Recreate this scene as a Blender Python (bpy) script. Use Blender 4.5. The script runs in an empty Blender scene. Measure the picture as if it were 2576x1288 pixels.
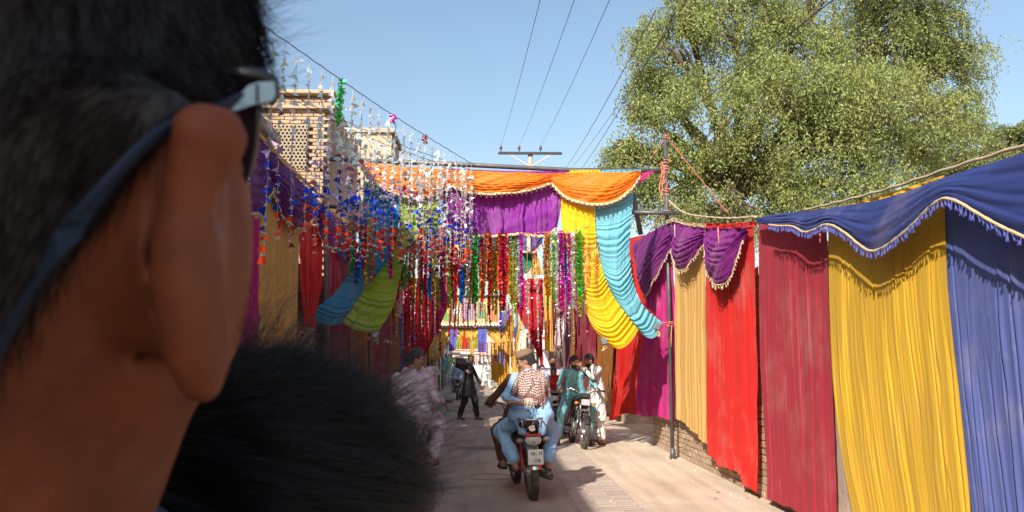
import bpy, math, random
import numpy as np
from mathutils import Vector, Matrix, Euler
R = math.radians
sc = bpy.context.scene
COL = sc.collection
rng = random.Random(7)
NR = np.random.RandomState(11)

# ------------------------------------------------------------------ camera, sky, sun, exposure
F_PX = 1950.0
CAM_H = 1.45
cam_d = bpy.data.cameras.new('camera')
cam = bpy.data.objects.new('camera', cam_d); COL.objects.link(cam)
cam_d.sensor_width = 36.0
cam_d.lens = F_PX / 2576 * 36.0
cam_d.clip_start = 0.02
cam_d.clip_end = 4000
cam.location = (0, 0, CAM_H)
cam.rotation_euler = Euler((R(90 + 8.0), 0, R(-1.396)), 'XYZ')
cam_d.dof.use_dof = True
cam_d.dof.focus_distance = 11.0
cam_d.dof.aperture_fstop = 17.0
sc.camera = cam

SUN_EL, SUN_DX, SUN_DY = 34.0, 0.45, 0.89          # light travels towards +X +Y
w = bpy.data.worlds.new('World'); sc.world = w; w.use_nodes = True
nt = w.node_tree; nt.nodes.clear()
sky = nt.nodes.new('ShaderNodeTexSky'); sky.sky_type = 'NISHITA'; sky.sun_disc = False
sky.sun_elevation = R(SUN_EL)
sky.sun_rotation = math.atan2(-SUN_DX, -SUN_DY)
sky.air_density = 1.35; sky.dust_density = 2.4; sky.ozone_density = 1.6
bg = nt.nodes.new('ShaderNodeBackground'); bg.inputs[1].default_value = 0.115
wo = nt.nodes.new('ShaderNodeOutputWorld')
nt.links.new(sky.outputs[0], bg.inputs[0]); nt.links.new(bg.outputs[0], wo.inputs[0])
sd = bpy.data.lights.new('sun', 'SUN'); sd.energy = 4.6; sd.angle = R(0.6); sd.color = (1.0, 0.93, 0.82)
sun = bpy.data.objects.new('sun', sd); COL.objects.link(sun)
_l = Vector((SUN_DX, SUN_DY, -math.tan(R(SUN_EL)) * math.hypot(SUN_DX, SUN_DY)))
sun.rotation_euler = _l.to_track_quat('-Z', 'Y').to_euler()
sun.location = (-10, -20, 20)
sc.view_settings.view_transform = 'Standard'; sc.view_settings.look = 'None'
sc.view_settings.exposure = 0.8; sc.view_settings.gamma = 1.0
sc.view_settings.use_curve_mapping = False
sc.cycles.use_denoising = True
sc.cycles.max_bounces = 6; sc.cycles.transparent_max_bounces = 12
sc.cycles.caustics_reflective = False; sc.cycles.caustics_refractive = False
sc.cycles.sample_clamp_indirect = 4.0

# ------------------------------------------------------------------ photo pixel -> place
_M = cam.rotation_euler.to_matrix()
_C = Vector((0, 0, CAM_H))
def ray(x, y):
    return (_M @ Vector(((x - 1288) / F_PX, -(y - 644) / F_PX, -1.0)))
def AY(x, y, Y):
    d = ray(x, y); return _C + d * (Y / d.y)
def AX(x, y, X):
    d = ray(x, y); return _C + d * (X / d.x)
def G(x, y, z=0.0):
    d = ray(x, y); return _C + d * ((z - CAM_H) / d.z)
def AD(x, y, dist):
    d = ray(x, y); return _C + d * dist

# ------------------------------------------------------------------ meshes
def raw_mesh(name, V, F, mat=None, smooth=True, uv=None, mi=None):
    me = bpy.data.meshes.new(name)
    V = np.asarray(V, dtype=np.float32)
    if isinstance(F, np.ndarray):
        n, k = F.shape
        me.vertices.add(len(V)); me.vertices.foreach_set('co', V.ravel())
        me.loops.add(n * k); me.loops.foreach_set('vertex_index', F.astype(np.int32).ravel())
        me.polygons.add(n)
        me.polygons.foreach_set('loop_start', np.arange(0, n * k, k, dtype=np.int32))
        me.polygons.foreach_set('loop_total', np.full(n, k, dtype=np.int32))
        if uv is not None:
            ul = me.uv_layers.new(name='UVMap')
            ul.data.foreach_set('uv', np.asarray(uv, np.float32)[F.ravel()].ravel())
        me.update(calc_edges=True)
    else:
        me.from_pydata(V.tolist(), [], F)
        if uv is not None:
            ul = me.uv_layers.new(name='UVMap'); uva = np.asarray(uv, np.float32)
            li = np.empty(len(me.loops), np.int32); me.loops.foreach_get('vertex_index', li)
            ul.data.foreach_set('uv', uva[li].ravel())
        me.update()
    if smooth:
        me.polygons.foreach_set('use_smooth', [True] * len(me.polygons))
    if mat is not None:
        for m in (mat if isinstance(mat, (list, tuple)) else [mat]): me.materials.append(m)
    if mi is not None: me.polygons.foreach_set('material_index', np.asarray(mi, np.int32))
    me.validate()
    return me

def link(name, me, parent=None, loc=None, rot=None):
    o = bpy.data.objects.new(name, me); COL.objects.link(o)
    if parent is not None: o.parent = parent
    if loc is not None: o.location = loc
    if rot is not None: o.rotation_euler = rot
    return o
def tag(o, label=None, cat=None, group=None, kind=None):
    if label: o['label'] = label
    if cat: o['category'] = cat
    if group: o['group'] = group
    if kind: o['kind'] = kind
    return o
def empty(name, loc, label, cat, group=None, rz=0.0):
    o = bpy.data.objects.new(name, None); COL.objects.link(o)
    o.location = loc; o.rotation_euler = (0, 0, rz); o.empty_display_size = 0.1
    o['loc0'] = list(loc)
    tag(o, label, cat, group)
    return o
def off(parent):
    while parent is not None:
        if 'loc0' in parent.keys(): return np.array(parent['loc0'])
        parent = parent.parent
    return np.zeros(3)

class MB:
    """collects shapes for ONE mesh"""
    def __init__(s): s.V = []; s.F = []; s.U = []; s.sm = []
    def add(s, V, F):
        b = len(s.V); s.V += [tuple(v) for v in V]; s.F += [tuple(i + b for i in f) for f in F]; return s
    def box(s, c, d, M=None, bev=0.0):
        hx, hy, hz = d[0] / 2, d[1] / 2, d[2] / 2
        if bev <= 0:
            vs = [(x, y, z) for x in (-hx, hx) for y in (-hy, hy) for z in (-hz, hz)]
            fs = [(0, 1, 3, 2), (4, 6, 7, 5), (0, 4, 5, 1), (2, 3, 7, 6), (0, 2, 6, 4), (1, 5, 7, 3)]
        else:
            vs = []; fs = []
            for z in (-hz, -hz + bev, hz - bev, hz):
                i = bev if abs(abs(z) - hz) < 1e-9 else 0
                a, b = hx - i, hy - i; q = bev if i == 0 else bev * .5
                vs += [(-a + q, -b, z), (a - q, -b, z), (a, -b + q, z), (a, b - q, z), (a - q, b, z), (-a + q, b, z), (-a, b - q, z), (-a, -b + q, z)]
            for k in range(3):
                for j in range(8):
                    fs.append((k * 8 + j, k * 8 + (j + 1) % 8, k * 8 + 8 + (j + 1) % 8, k * 8 + 8 + j))
            fs.append(tuple(range(7, -1, -1))); fs.append(tuple(range(24, 32)))
        out = []
        for v in vs:
            v = Vector(v)
            if M is not None: v = M @ v
            out.append(v + Vector(c))
        return s.add(out, fs)
    def tube(s, pts, r, n=8, cap=True, flat=None):
        pts = [Vector(p) for p in pts]; m = len(pts)
        rs = r if isinstance(r, (list, tuple)) else [r] * m
        b = []; up = None
        for i, p in enumerate(pts):
            t = (pts[min(i + 1, m - 1)] - pts[max(i - 1, 0)])
            if t.length < 1e-9: t = Vector((0, 0, 1))
            t.normalize()
            if up is None:
                up = Vector((0, 0, 1)) if abs(t.z) < 0.9 else Vector((0, 1, 0))
            a = (up - t * up.dot(t))
            if a.length < 1e-6: a = t.orthogonal()
            a.normalize(); c = t.cross(a); up = a
            fa, fb = (1, 1) if flat is None else flat
            for k in range(n):
                q = 2 * math.pi * k / n
                b.append(p + a * (math.cos(q) * rs[i] * fa) + c * (math.sin(q) * rs[i] * fb))
        fs = []
        for i in range(m - 1):
            for k in range(n):
                fs.append((i * n + k, i * n + (k + 1) % n, (i + 1) * n + (k + 1) % n, (i + 1) * n + k))
        if cap:
            fs.append(tuple(range(n - 1, -1, -1))); fs.append(tuple(range((m - 1) * n, m * n)))
        return s.add(b, fs)
    def lathe(s, prof, n=16, M=None, c=(0, 0, 0)):
        """prof: list of (r, z); axis z; then matrix M and offset c"""
        b = []
        for r_, z in prof:
            for k in range(n):
                q = 2 * math.pi * k / n
                v = Vector((math.cos(q) * r_, math.sin(q) * r_, z))
                if M is not None: v = M @ v
                b.append(v + Vector(c))
        fs = []
        for i in range(len(prof) - 1):
            for k in range(n):
                fs.append((i * n + k, i * n + (k + 1) % n, (i + 1) * n + (k + 1) % n, (i + 1) * n + k))
        fs.append(tuple(range(n - 1, -1, -1))); fs.append(tuple(range((len(prof) - 1) * n, len(prof) * n)))
        return s.add(b, fs)
    def quad(s, a, b, c, d): return s.add([a, b, c, d], [(0, 1, 2, 3)])
    def build(s, name, mat, parent=None, smooth=False, tf=None):
        V = np.array([tuple(v) for v in s.V], dtype=float)
        if tf is not None:
            V = V @ np.array(tf.to_3x3()).T + np.array(tf.translation)
        V = V - off(parent)
        return link(name, raw_mesh(name, V, s.F, mat, smooth), parent)
    def data(s, name, mat, smooth=False): return raw_mesh(name, s.V, s.F, mat, smooth)

def rotm(ax, deg): return Matrix.Rotation(R(deg), 3, ax)

# ------------------------------------------------------------------ materials
def new_mat(name):
    m = bpy.data.materials.new(name); m.use_nodes = True
    t = m.node_tree; t.nodes.clear()
    o = t.nodes.new('ShaderNodeOutputMaterial'); p = t.nodes.new('ShaderNodeBsdfPrincipled')
    t.links.new(p.outputs[0], o.inputs[0])
    return m, t, p, o
def N(t, typ, **kw):
    n = t.nodes.new(typ)
    for k, v in kw.items():
        if k.startswith('i_'):
            key = k[2:]; key = int(key) if key.isdigit() else key.replace('_', ' ')
            n.inputs[key].default_value = v
        else: setattr(n, k, v)
    return n
def c4(c): return (c[0], c[1], c[2], 1.0)
_mc = {}
def mat(name, col, rough=0.6, metal=0.0, var=0.15, scale=8.0, bump=0.0, bscale=None, spec=0.5, dirt=None, dirt_amt=0.0, coat=0.0, coords='Object'):
    """noise-varied principled material"""
    if name in _mc: return _mc[name]
    m, t, p, o = new_mat(name)
    tc = N(t, 'ShaderNodeTexCoord')
    n1 = N(t, 'ShaderNodeTexNoise', i_Scale=scale, i_Detail=5.0, i_Roughness=0.6)
    t.links.new(tc.outputs[coords], n1.inputs['Vector'])
    mx = N(t, 'ShaderNodeMix', data_type='RGBA')
    mx.inputs['A'].default_value = c4([max(0, v * (1 - var)) for v in col])
    mx.inputs['B'].default_value = c4([min(1, v * (1 + var)) for v in col])
    t.links.new(n1.outputs['Fac'], mx.inputs['Factor'])
    last = mx.outputs['Result']
    if dirt is not None:
        n2 = N(t, 'ShaderNodeTexNoise', i_Scale=scale * 0.35, i_Detail=6.0, i_Roughness=0.7)
        t.links.new(tc.outputs[coords], n2.inputs['Vector'])
        cr = N(t, 'ShaderNodeMapRange'); cr.inputs[1].default_value = 0.45; cr.inputs[2].default_value = 0.7
        cr.inputs[4].default_value = dirt_amt
        t.links.new(n2.outputs['Fac'], cr.inputs[0])
        m2 = N(t, 'ShaderNodeMix', data_type='RGBA'); m2.inputs['B'].default_value = c4(dirt)
        t.links.new(cr.outputs[0], m2.inputs['Factor']); t.links.new(last, m2.inputs['A'])
        last = m2.outputs['Result']
    t.links.new(last, p.inputs['Base Color'])
    p.inputs['Roughness'].default_value = rough; p.inputs['Metallic'].default_value = metal
    p.inputs['Specular IOR Level'].default_value = spec
    p.inputs['Coat Weight'].default_value = coat
    if bump > 0:
        nb = N(t, 'ShaderNodeTexNoise', i_Scale=bscale or scale * 4, i_Detail=6.0, i_Roughness=0.65)
        t.links.new(tc.outputs[coords], nb.inputs['Vector'])
        b = N(t, 'ShaderNodeBump', i_Strength=bump, i_Distance=0.02)
        t.links.new(nb.outputs['Fac'], b.inputs['Height']); t.links.new(b.outputs[0], p.inputs['Normal'])
    _mc[name] = m
    return m

def fabric(name, col, su=90.0, sv=2.5, bump=0.35, transl=0.18, rough=0.75, dust=0.12, var=0.14, sheen=0.03, dist=0.01):
    """cloth; fine creases follow the UV (su across, sv along)"""
    key = 'fabric ' + name
    if key in _mc: return _mc[key]
    m, t, p, o = new_mat(key)
    uv = N(t, 'ShaderNodeUVMap', uv_map='UVMap')
    mp = N(t, 'ShaderNodeMapping'); mp.inputs['Scale'].default_value = (su, sv, 1)
    t.links.new(uv.outputs[0], mp.inputs['Vector'])
    n1 = N(t, 'ShaderNodeTexNoise', i_Scale=1.0, i_Detail=5.0, i_Roughness=0.6)
    t.links.new(mp.outputs[0], n1.inputs['Vector'])
    mx = N(t, 'ShaderNodeMix', data_type='RGBA')
    mx.inputs['A'].default_value = c4([v * (1 - var) for v in col]); mx.inputs['B'].default_value = c4([min(1, v * (1 + var)) for v in col])
    t.links.new(n1.outputs['Fac'], mx.inputs['Factor'])
    tc = N(t, 'ShaderNodeTexCoord')
    n2 = N(t, 'ShaderNodeTexNoise', i_Scale=1.6, i_Detail=7.0, i_Roughness=0.7)
    t.links.new(tc.outputs['Object'], n2.inputs['Vector'])
    cr = N(t, 'ShaderNodeMapRange'); cr.inputs[1].default_value = 0.5; cr.inputs[2].default_value = 0.78; cr.inputs[4].default_value = dust * 2.0
    t.links.new(n2.outputs['Fac'], cr.inputs[0])
    m2 = N(t, 'ShaderNodeMix', data_type='RGBA'); m2.inputs['B'].default_value = (0.55, 0.45, 0.36, 1)
    t.links.new(cr.outputs[0], m2.inputs['Factor']); t.links.new(mx.outputs['Result'], m2.inputs['A'])
    t.links.new(m2.outputs['Result'], p.inputs['Base Color'])
    p.inputs['Roughness'].default_value = rough; p.inputs['Specular IOR Level'].default_value = 0.25
    p.inputs['Sheen Weight'].default_value = sheen
    b = N(t, 'ShaderNodeBump', i_Strength=bump, i_Distance=dist)
    t.links.new(n1.outputs['Fac'], b.inputs['Height'])
    nw = N(t, 'ShaderNodeTexNoise', i_Scale=260.0, i_Detail=2.0); t.links.new(tc.outputs['Object'], nw.inputs['Vector'])
    b2 = N(t, 'ShaderNodeBump', i_Strength=0.12, i_Distance=0.002)
    t.links.new(nw.outputs['Fac'], b2.inputs['Height']); t.links.new(b.outputs[0], b2.inputs['Normal'])
    t.links.new(b2.outputs[0], p.inputs['Normal'])
    if transl > 0:
        tr = N(t, 'ShaderNodeBsdfTranslucent'); t.links.new(m2.outputs['Result'], tr.inputs[0])
        ms = N(t, 'ShaderNodeMixShader'); ms.inputs[0].default_value = transl
        t.links.new(p.outputs[0], ms.inputs[1]); t.links.new(tr.outputs[0], ms.inputs[2]); t.links.new(ms.outputs[0], o.inputs[0])
    _mc[key] = m
    return m

# ------------------------------------------------------------------ cloth patches (four boundary curves + folds)
def poly_eval(P, t):
    """smooth interpolation through points P (n,3) at t in [0,1] by arc length (Catmull-Rom)"""
    P = np.array([tuple(p) for p in P], float)
    if len(P) == 2: return P[0] + (P[1] - P[0]) * t[:, None]
    L = np.r_[0, np.cumsum(np.linalg.norm(np.diff(P, axis=0), axis=1))]; L /= L[-1]
    m = np.gradient(P, L, axis=0)
    i = np.clip(np.searchsorted(L, t, side='right') - 1, 0, len(P) - 2)
    h = (L[i + 1] - L[i]); s = ((t - L[i]) / h)[:, None]; h = h[:, None]
    return (2*s**3 - 3*s**2 + 1)*P[i] + (s**3 - 2*s**2 + s)*h*m[i] + (-2*s**3 + 3*s**2)*P[i+1] + (s**3 - s**2)*h*m[i+1]
def poly_lin(P, t):
    P = np.array([tuple(p) for p in P], float)
    L = np.r_[0, np.cumsum(np.linalg.norm(np.diff(P, axis=0), axis=1))]; L /= L[-1]
    return np.stack([np.interp(t, L, P[:, k]) for k in range(3)], 1)
def nz(u, seed, f0=1.0, octs=4):
    """1-d smooth noise"""
    r = np.random.RandomState(seed); o = np.zeros_like(u)
    for k in range(octs):
        f = f0 * (1.7 ** k); o += np.sin(u * f * 6.283 * (0.85 + .3 * r.rand()) + r.rand() * 6.283) / (1.45 ** k)
    return o / 2.0
def coons(Lp, Rp, Tp, Bp, nu, nv, hem_lin=False, vpow=1.0):
    u = np.linspace(0, 1, nu); v = np.linspace(0, 1, nv)
    L = poly_eval(Lp, v); Rr = poly_eval(Rp, v); T = poly_eval(Tp, u)
    B = poly_lin(Bp, u) if hem_lin else poly_eval(Bp, u)
    U = u[None, :, None]; Vv = v[:, None, None]
    P = (1 - U) * L[:, None] + U * Rr[:, None] + (1 - Vv) * T[None] + Vv * B[None] \
        - ((1 - U) * (1 - Vv) * T[0] + U * (1 - Vv) * T[-1] + (1 - U) * Vv * B[0] + U * Vv * B[-1])
    return u, v, P
def grid_faces(nu, nv):
    i = np.arange(nu - 1)[None, :] + np.arange(nv - 1)[:, None] * nu
    return np.stack([i, i + 1, i + nu + 1, i + nu], -1).reshape(-1, 4)
def cloth(name, m, Lp, Rp, Tp=None, Bp=None, n=(0, -1, 0), style='pleat', k=9, amp=0.03, sag=0.0, seed=1, nu=150, nv=50,
          parent=None, hem_lin=False, drift=0.15, flat_top=0.25, belly=0.0, creases=0, camp=.018):
    Tp = Tp or [Lp[0], Rp[0]]; Bp = Bp or [Lp[-1], Rp[-1]]
    u, v, P = coons(Lp, Rp, Tp, Bp, nu, nv, hem_lin)
    U, V = np.meshgrid(u, v)
    nn = np.array(n, float); nn /= np.linalg.norm(nn)
    if style == 'pleat':
        ph = U + drift * 0.1 * nz(V * 0.7, seed + 5) * (0.3 + V) + 0.012 * nz(V * 1.3 + U * 2, seed + 6)
        a = nz(ph * k * 0.5, seed, 1.0, 5)
        a = np.sign(a) * np.abs(a) ** 0.8
        sharp = -np.abs(np.sin(ph * k * math.pi + 1.5 * nz(ph, seed + 9, 2.0, 2))) ** 0.5
        d = amp * (0.65 * a + 0.55 * sharp) * (flat_top + (1 - flat_top) * np.clip(V * 3, 0, 1)) * (0.8 + 0.5 * V)
        d += belly * np.sin(V * math.pi) + 0.25 * amp * nz(V * 1.2 + U, seed + 3)
        for q in range(creases):
            rc = np.random.RandomState(seed * 31 + q); uc = (q + .2 + .6 * rc.rand()) / creases; ln = rc.uniform(.35, 1.1); v0 = rc.uniform(-.1, .5)
            um = uc + .035 * (rc.rand() - .3) * V + .01 * np.sin(V * 5 + q); env = np.clip((V - v0) * 5, 0, 1) * np.clip((v0 + ln - V) * 5, 0, 1)
            s_ = (U - um) * max(1e-3, np.linalg.norm(P[nv // 2, -1] - P[nv // 2, 0]))
            d += camp * env * (.55 * np.exp(-((s_ - .026) / .022)**2) - 1.2 * np.exp(-(s_ / .011)**2)) * (.5 + .5 * rc.rand())
    elif style == 'swag':
        w_ = V + min(0.035, .16 / k) * nz(U * 1.0 + V * .5, seed + 2, 1.0, 3)
        amod = 0.35 + 0.65 * np.abs(2 * U - 1) ** 0.7
        ph = (w_ + .03 * nz(V * 2.2, seed + 4)) * k * math.pi
        s = np.abs(np.sin(ph)) ** 0.55
        s2 = np.sin(ph * 2.3 + U + seed)
        d = amp * (s - 0.6 + 0.25 * s2) * (0.45 + 0.55 * V) * (0.45 + 0.55 * amod) + belly * np.sin(math.pi * U) * np.sin(math.pi * np.clip(V, 0, 1) * .8)
        d += amp * (0.5 if k < 15 else .12) * nz(U * 2.5 + V * 1.5, seed + 8)
    else:
        d = amp * nz(U * k + 3 * V, seed)
    Q = P + d[..., None] * nn
    if sag: Q[..., 2] -= sag * 4 * (U * (1 - U)) * np.sin(np.clip(V * 1.6, 0, 1) * math.pi / 2)
    Wd = np.linalg.norm(np.diff(P[0], axis=0), axis=1).sum(); Hd = np.linalg.norm(np.diff(P[:, nu // 2], axis=0), axis=1).sum()
    uvs = np.stack([U.ravel() * max(Wd, .2), V.ravel() * max(Hd, .2)], 1)
    me = raw_mesh(name, Q.reshape(-1, 3) - off(parent), grid_faces(nu, nv), m, True, uvs)
    return link(name, me, parent), Q

def resample(P, step):
    P = np.array([tuple(p) for p in P], float)
    L = np.linalg.norm(np.diff(P, axis=0), axis=1).sum()
    return poly_eval(P, np.linspace(0, 1, max(3, int(L / step)))) if len(P) > 2 else poly_lin(P, np.linspace(0, 1, max(2, int(L / step))))
# ------------------------------------------------------------------ smooth bodies from blended volumes
class Field:
    def __init__(s, lo, hi, h):
        s.lo = np.array(lo, float); s.h = h
        s.n = np.maximum(4, np.ceil((np.array(hi) - s.lo) / h).astype(int) + 1)
        s.d = np.full(s.n, 0.06, np.float32)
        s.ax = [(s.lo[i] + np.arange(s.n[i]) * h).astype(np.float32) for i in range(3)]
    def sub(s, lo, hi):
        a = np.clip(np.floor((np.array(lo) - s.lo) / s.h).astype(int), 0, s.n - 1)
        b = np.clip(np.ceil((np.array(hi) - s.lo) / s.h).astype(int) + 1, 1, s.n)
        if np.any(b <= a): return None
        sl = tuple(slice(a[i], b[i]) for i in range(3))
        return sl, s.ax[0][sl[0]][:, None, None], s.ax[1][sl[1]][None, :, None], s.ax[2][sl[2]][None, None, :]
    def _mix(s, sl, v, k, op):
        a = s.d[sl]
        if op == 'add':
            h = np.clip(0.5 + 0.5 * (a - v) / k, 0, 1); s.d[sl] = a * (1 - h) + v * h - k * h * (1 - h)
        elif op == 'cut':
            v = -v; h = np.clip(0.5 - 0.5 * (a - v) / k, 0, 1); s.d[sl] = a * (1 - h) + v * h + k * h * (1 - h)
        elif op == 'and':
            s.d[sl] = np.maximum(a, v)
    def cap(s, a, b, ra, rb, k=0.02, op='add', sq=None):
        a = np.array(a, float); b = np.array(b, float); m = max(ra, rb) + k + 0.03
        q = s.sub(np.minimum(a, b) - m, np.maximum(a, b) + m)
        if q is None: return s
        sl, X, Y, Z = q; ba = b - a; L = max(1e-9, ba @ ba)
        t = np.clip(((X - a[0]) * ba[0] + (Y - a[1]) * ba[1] + (Z - a[2]) * ba[2]) / L, 0, 1)
        dx = X - a[0] - ba[0] * t; dy = Y - a[1] - ba[1] * t; dz = Z - a[2] - ba[2] * t
        s._mix(sl, np.sqrt(dx * dx + dy * dy + dz * dz) - (ra + (rb - ra) * t), k, op); return s
    def chain(s, pts, rs, k=0.02, op='add'):
        for i in range(len(pts) - 1): s.cap(pts[i], pts[i + 1], rs[i], rs[i + 1], k, op)
        return s
    def ell(s, c, r, k=0.02, M=None, op='add'):
        c = np.array(c, float); r = np.array(r, float); m = r.max() + k + 0.03
        q = s.sub(c - m, c + m)
        if q is None: return s
        sl, X, Y, Z = q; X = X - c[0]; Y = Y - c[1]; Z = Z - c[2]
        if M is not None:
            Mi = np.array(M).T
            X, Y, Z = (Mi[0, 0] * X + Mi[0, 1] * Y + Mi[0, 2] * Z, Mi[1, 0] * X + Mi[1, 1] * Y + Mi[1, 2] * Z, Mi[2, 0] * X + Mi[2, 1] * Y + Mi[2, 2] * Z)
        k0 = np.sqrt((X / r[0])**2 + (Y / r[1])**2 + (Z / r[2])**2)
        k1 = np.sqrt((X / r[0]**2)**2 + (Y / r[1]**2)**2 + (Z / r[2]**2)**2) + 1e-9
        s._mix(sl, k0 * (k0 - 1) / k1, k, op); return s
    def half(s, p, n, k=0.004, op='cut'):
        """cut away everything on the side n points to"""
        n = np.array(n, float); n /= np.linalg.norm(n)
        v = -((s.ax[0][:, None, None] - p[0]) * n[0] + (s.ax[1][None, :, None] - p[1]) * n[1] + (s.ax[2][None, None, :] - p[2]) * n[2])
        s._mix((slice(None),) * 3, v, k, op); return s
    def noise(s, amp, freqs, seed=1):
        r = np.random.RandomState(seed)
        X = s.ax[0][:, None, None]; Y = s.ax[1][None, :, None]; Z = s.ax[2][None, None, :]
        near = np.abs(s.d) < 0.03
        o = np.zeros_like(s.d)
        for f in freqs:
            a, b = r.randn(3), r.randn(3)
            a /= np.linalg.norm(a); b /= np.linalg.norm(b); a[2] *= 0.5
            ph = r.rand() * 6.28
            sn = np.sin(f * .55 * (a[0] * X + a[1] * Y + a[2] * Z) + ph + 1.3 * np.sin(f * .22 * (b[0] * X + b[1] * Y + b[2] * Z) + ph * 2))
            o += (2.2 * np.sqrt(np.abs(sn)) - 1.5).astype(np.float32)
        s.d += np.where(near, amp * o / len(freqs), 0).astype(np.float32); return s
    def mesh(s):
        d = s.d.copy()
        d[0] = d[-1] = 1; d[:, 0] = d[:, -1] = 1; d[:, :, 0] = d[:, :, -1] = 1
        ins = d < 0
        nx, ny, nz_ = d.shape
        c = [(i, j, k) for i in (0, 1) for j in (0, 1) for k in (0, 1)]
        cnt = np.zeros((nx - 1, ny - 1, nz_ - 1), np.int8)
        for i, j, k in c: cnt += ins[i:nx - 1 + i, j:ny - 1 + j, k:nz_ - 1 + k]
        act = (cnt > 0) & (cnt < 8)
        idx = np.argwhere(act); ids = np.full(act.shape, -1, np.int32); ids[act] = np.arange(len(idx))
        val = {q: d[idx[:, 0] + q[0], idx[:, 1] + q[1], idx[:, 2] + q[2]] for q in c}
        acc = np.zeros((len(idx), 3)); num = np.zeros(len(idx))
        for a in c:
            for ax_ in range(3):
                if a[ax_] == 0:
                    b = list(a); b[ax_] = 1; b = tuple(b)
                    va, vb = val[a], val[b]; cr = (va < 0) != (vb < 0)
                    t = np.where(cr, va / np.where(cr, va - vb, 1), 0)
                    p = np.tile(np.array(a, float), (len(idx), 1)); p[:, ax_] = t
                    acc += np.where(cr[:, None], p, 0); num += cr
        V = s.lo + (idx + acc / num[:, None]) * s.h
        Fs = []
        for ax_ in range(3):
            sh = [slice(None)] * 3; sh2 = [slice(None)] * 3
            sh[ax_] = slice(0, -1); sh2[ax_] = slice(1, None)
            A, B = ins[tuple(sh)], ins[tuple(sh2)]
            for flip in (False, True):
                e = np.argwhere((A & ~B) if not flip else (~A & B))
                o1, o2 = [(1, 2), (2, 0), (0, 1)][ax_]
                ok = (e[:, o1] > 0) & (e[:, o2] > 0); e = e[ok]
                if len(e) == 0: continue
                q = []
                for (da, db) in ((0, 0), (-1, 0), (-1, -1), (0, -1)):
                    f = e.copy(); f[:, o1] += da; f[:, o2] += db; q.append(ids[f[:, 0], f[:, 1], f[:, 2]])
                q = np.stack(q, 1)
                Fs.append(q if not flip else q[:, ::-1])
        F = np.concatenate(Fs)
        F = F[(F >= 0).all(1)]
        return V, F
def sdf_obj(name, fl, m, parent=None, local=False, relax=1):
    V, F = fl.mesh()
    for _ in range(relax):                      # one gentle smoothing pass
        acc = np.zeros_like(V); cn = np.zeros(len(V))
        for a, b in ((0, 1), (1, 2), (2, 3), (3, 0)):
            np.add.at(acc, F[:, a], V[F[:, b]]); np.add.at(cn, F[:, a], 1)
            np.add.at(acc, F[:, b], V[F[:, a]]); np.add.at(cn, F[:, b], 1)
        V = 0.5 * V + 0.5 * acc / np.maximum(cn, 1)[:, None]
    if not local: V = V - off(parent)
    return link(name, raw_mesh(name, V, F, m, True), parent)
# ------------------------------------------------------------------ ground, road, paving
XR, XL = 2.95, -3.25            # faces of the right and left walls
def ground_mat(name, c1, c2, c3, bump=0.35, sc_=0.9):
    m, t, p, o = new_mat(name)
    tc = N(t, 'ShaderNodeTexCoord')
    n1 = N(t, 'ShaderNodeTexNoise', i_Scale=sc_, i_Detail=8.0, i_Roughness=0.62, i_Distortion=0.6); t.links.new(tc.outputs['Object'], n1.inputs[0])
    r = N(t, 'ShaderNodeValToRGB'); e = r.color_ramp.elements
    e[0].position = 0.3; e[0].color = c4(c1); e[1].position = 0.68; e[1].color = c4(c3)
    x = e.new(0.5); x.color = c4(c2)
    t.links.new(n1.outputs['Fac'], r.inputs[0])
    n2 = N(t, 'ShaderNodeTexNoise', i_Scale=60.0, i_Detail=6.0, i_Roughness=0.8); t.links.new(tc.outputs['Object'], n2.inputs[0])
    mx = N(t, 'ShaderNodeMix', data_type='RGBA', blend_type='OVERLAY'); mx.inputs['Factor'].default_value = 0.45
    t.links.new(r.outputs[0], mx.inputs['A']); t.links.new(n2.outputs['Fac'], mx.inputs['B'])
    # drag marks along the street
    mp = N(t, 'ShaderNodeMapping'); mp.inputs['Scale'].default_value = (5.5, .45, 1); t.links.new(tc.outputs['Object'], mp.inputs[0])
    n3 = N(t, 'ShaderNodeTexNoise', i_Scale=1.0, i_Detail=5.0); t.links.new(mp.outputs[0], n3.inputs[0])
    mr = N(t, 'ShaderNodeMapRange'); mr.inputs[1].default_value = .42; mr.inputs[2].default_value = .72; mr.inputs[3].default_value = 1.06; mr.inputs[4].default_value = .8
    t.links.new(n3.outputs['Fac'], mr.inputs[0])
    m3 = N(t, 'ShaderNodeMix', data_type='RGBA', blend_type='MULTIPLY'); m3.inputs['Factor'].default_value = 1.0
    t.links.new(mx.outputs['Result'], m3.inputs['A']); t.links.new(mr.outputs[0], m3.inputs['B'])
    t.links.new(m3.outputs['Result'], p.inputs['Base Color']); p.inputs['Roughness'].default_value = 0.92
    p.inputs['Specular IOR Level'].default_value = 0.2
    b = N(t, 'ShaderNodeBump', i_Strength=bump, i_Distance=0.02)
    ad = N(t, 'ShaderNodeMath', operation='ADD'); t.links.new(n1.outputs['Fac'], ad.inputs[0]); t.links.new(n2.outputs['Fac'], ad.inputs[1])
    t.links.new(ad.outputs[0], b.inputs['Height']); t.links.new(b.outputs[0], p.inputs['Normal'])
    return m
m_earth = ground_mat('dusty earth', (.30, .23, .17), (.38, .30, .225), (.44, .35, .27))
m_road = ground_mat('dusty asphalt', (.25, .20, .155), (.33, .268, .21), (.40, .328, .262), sc_=0.7)
m_conc = ground_mat('dusty concrete', (.44, .35, .265), (.51, .41, .315), (.56, .455, .355), bump=.2, sc_=0.8)
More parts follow.
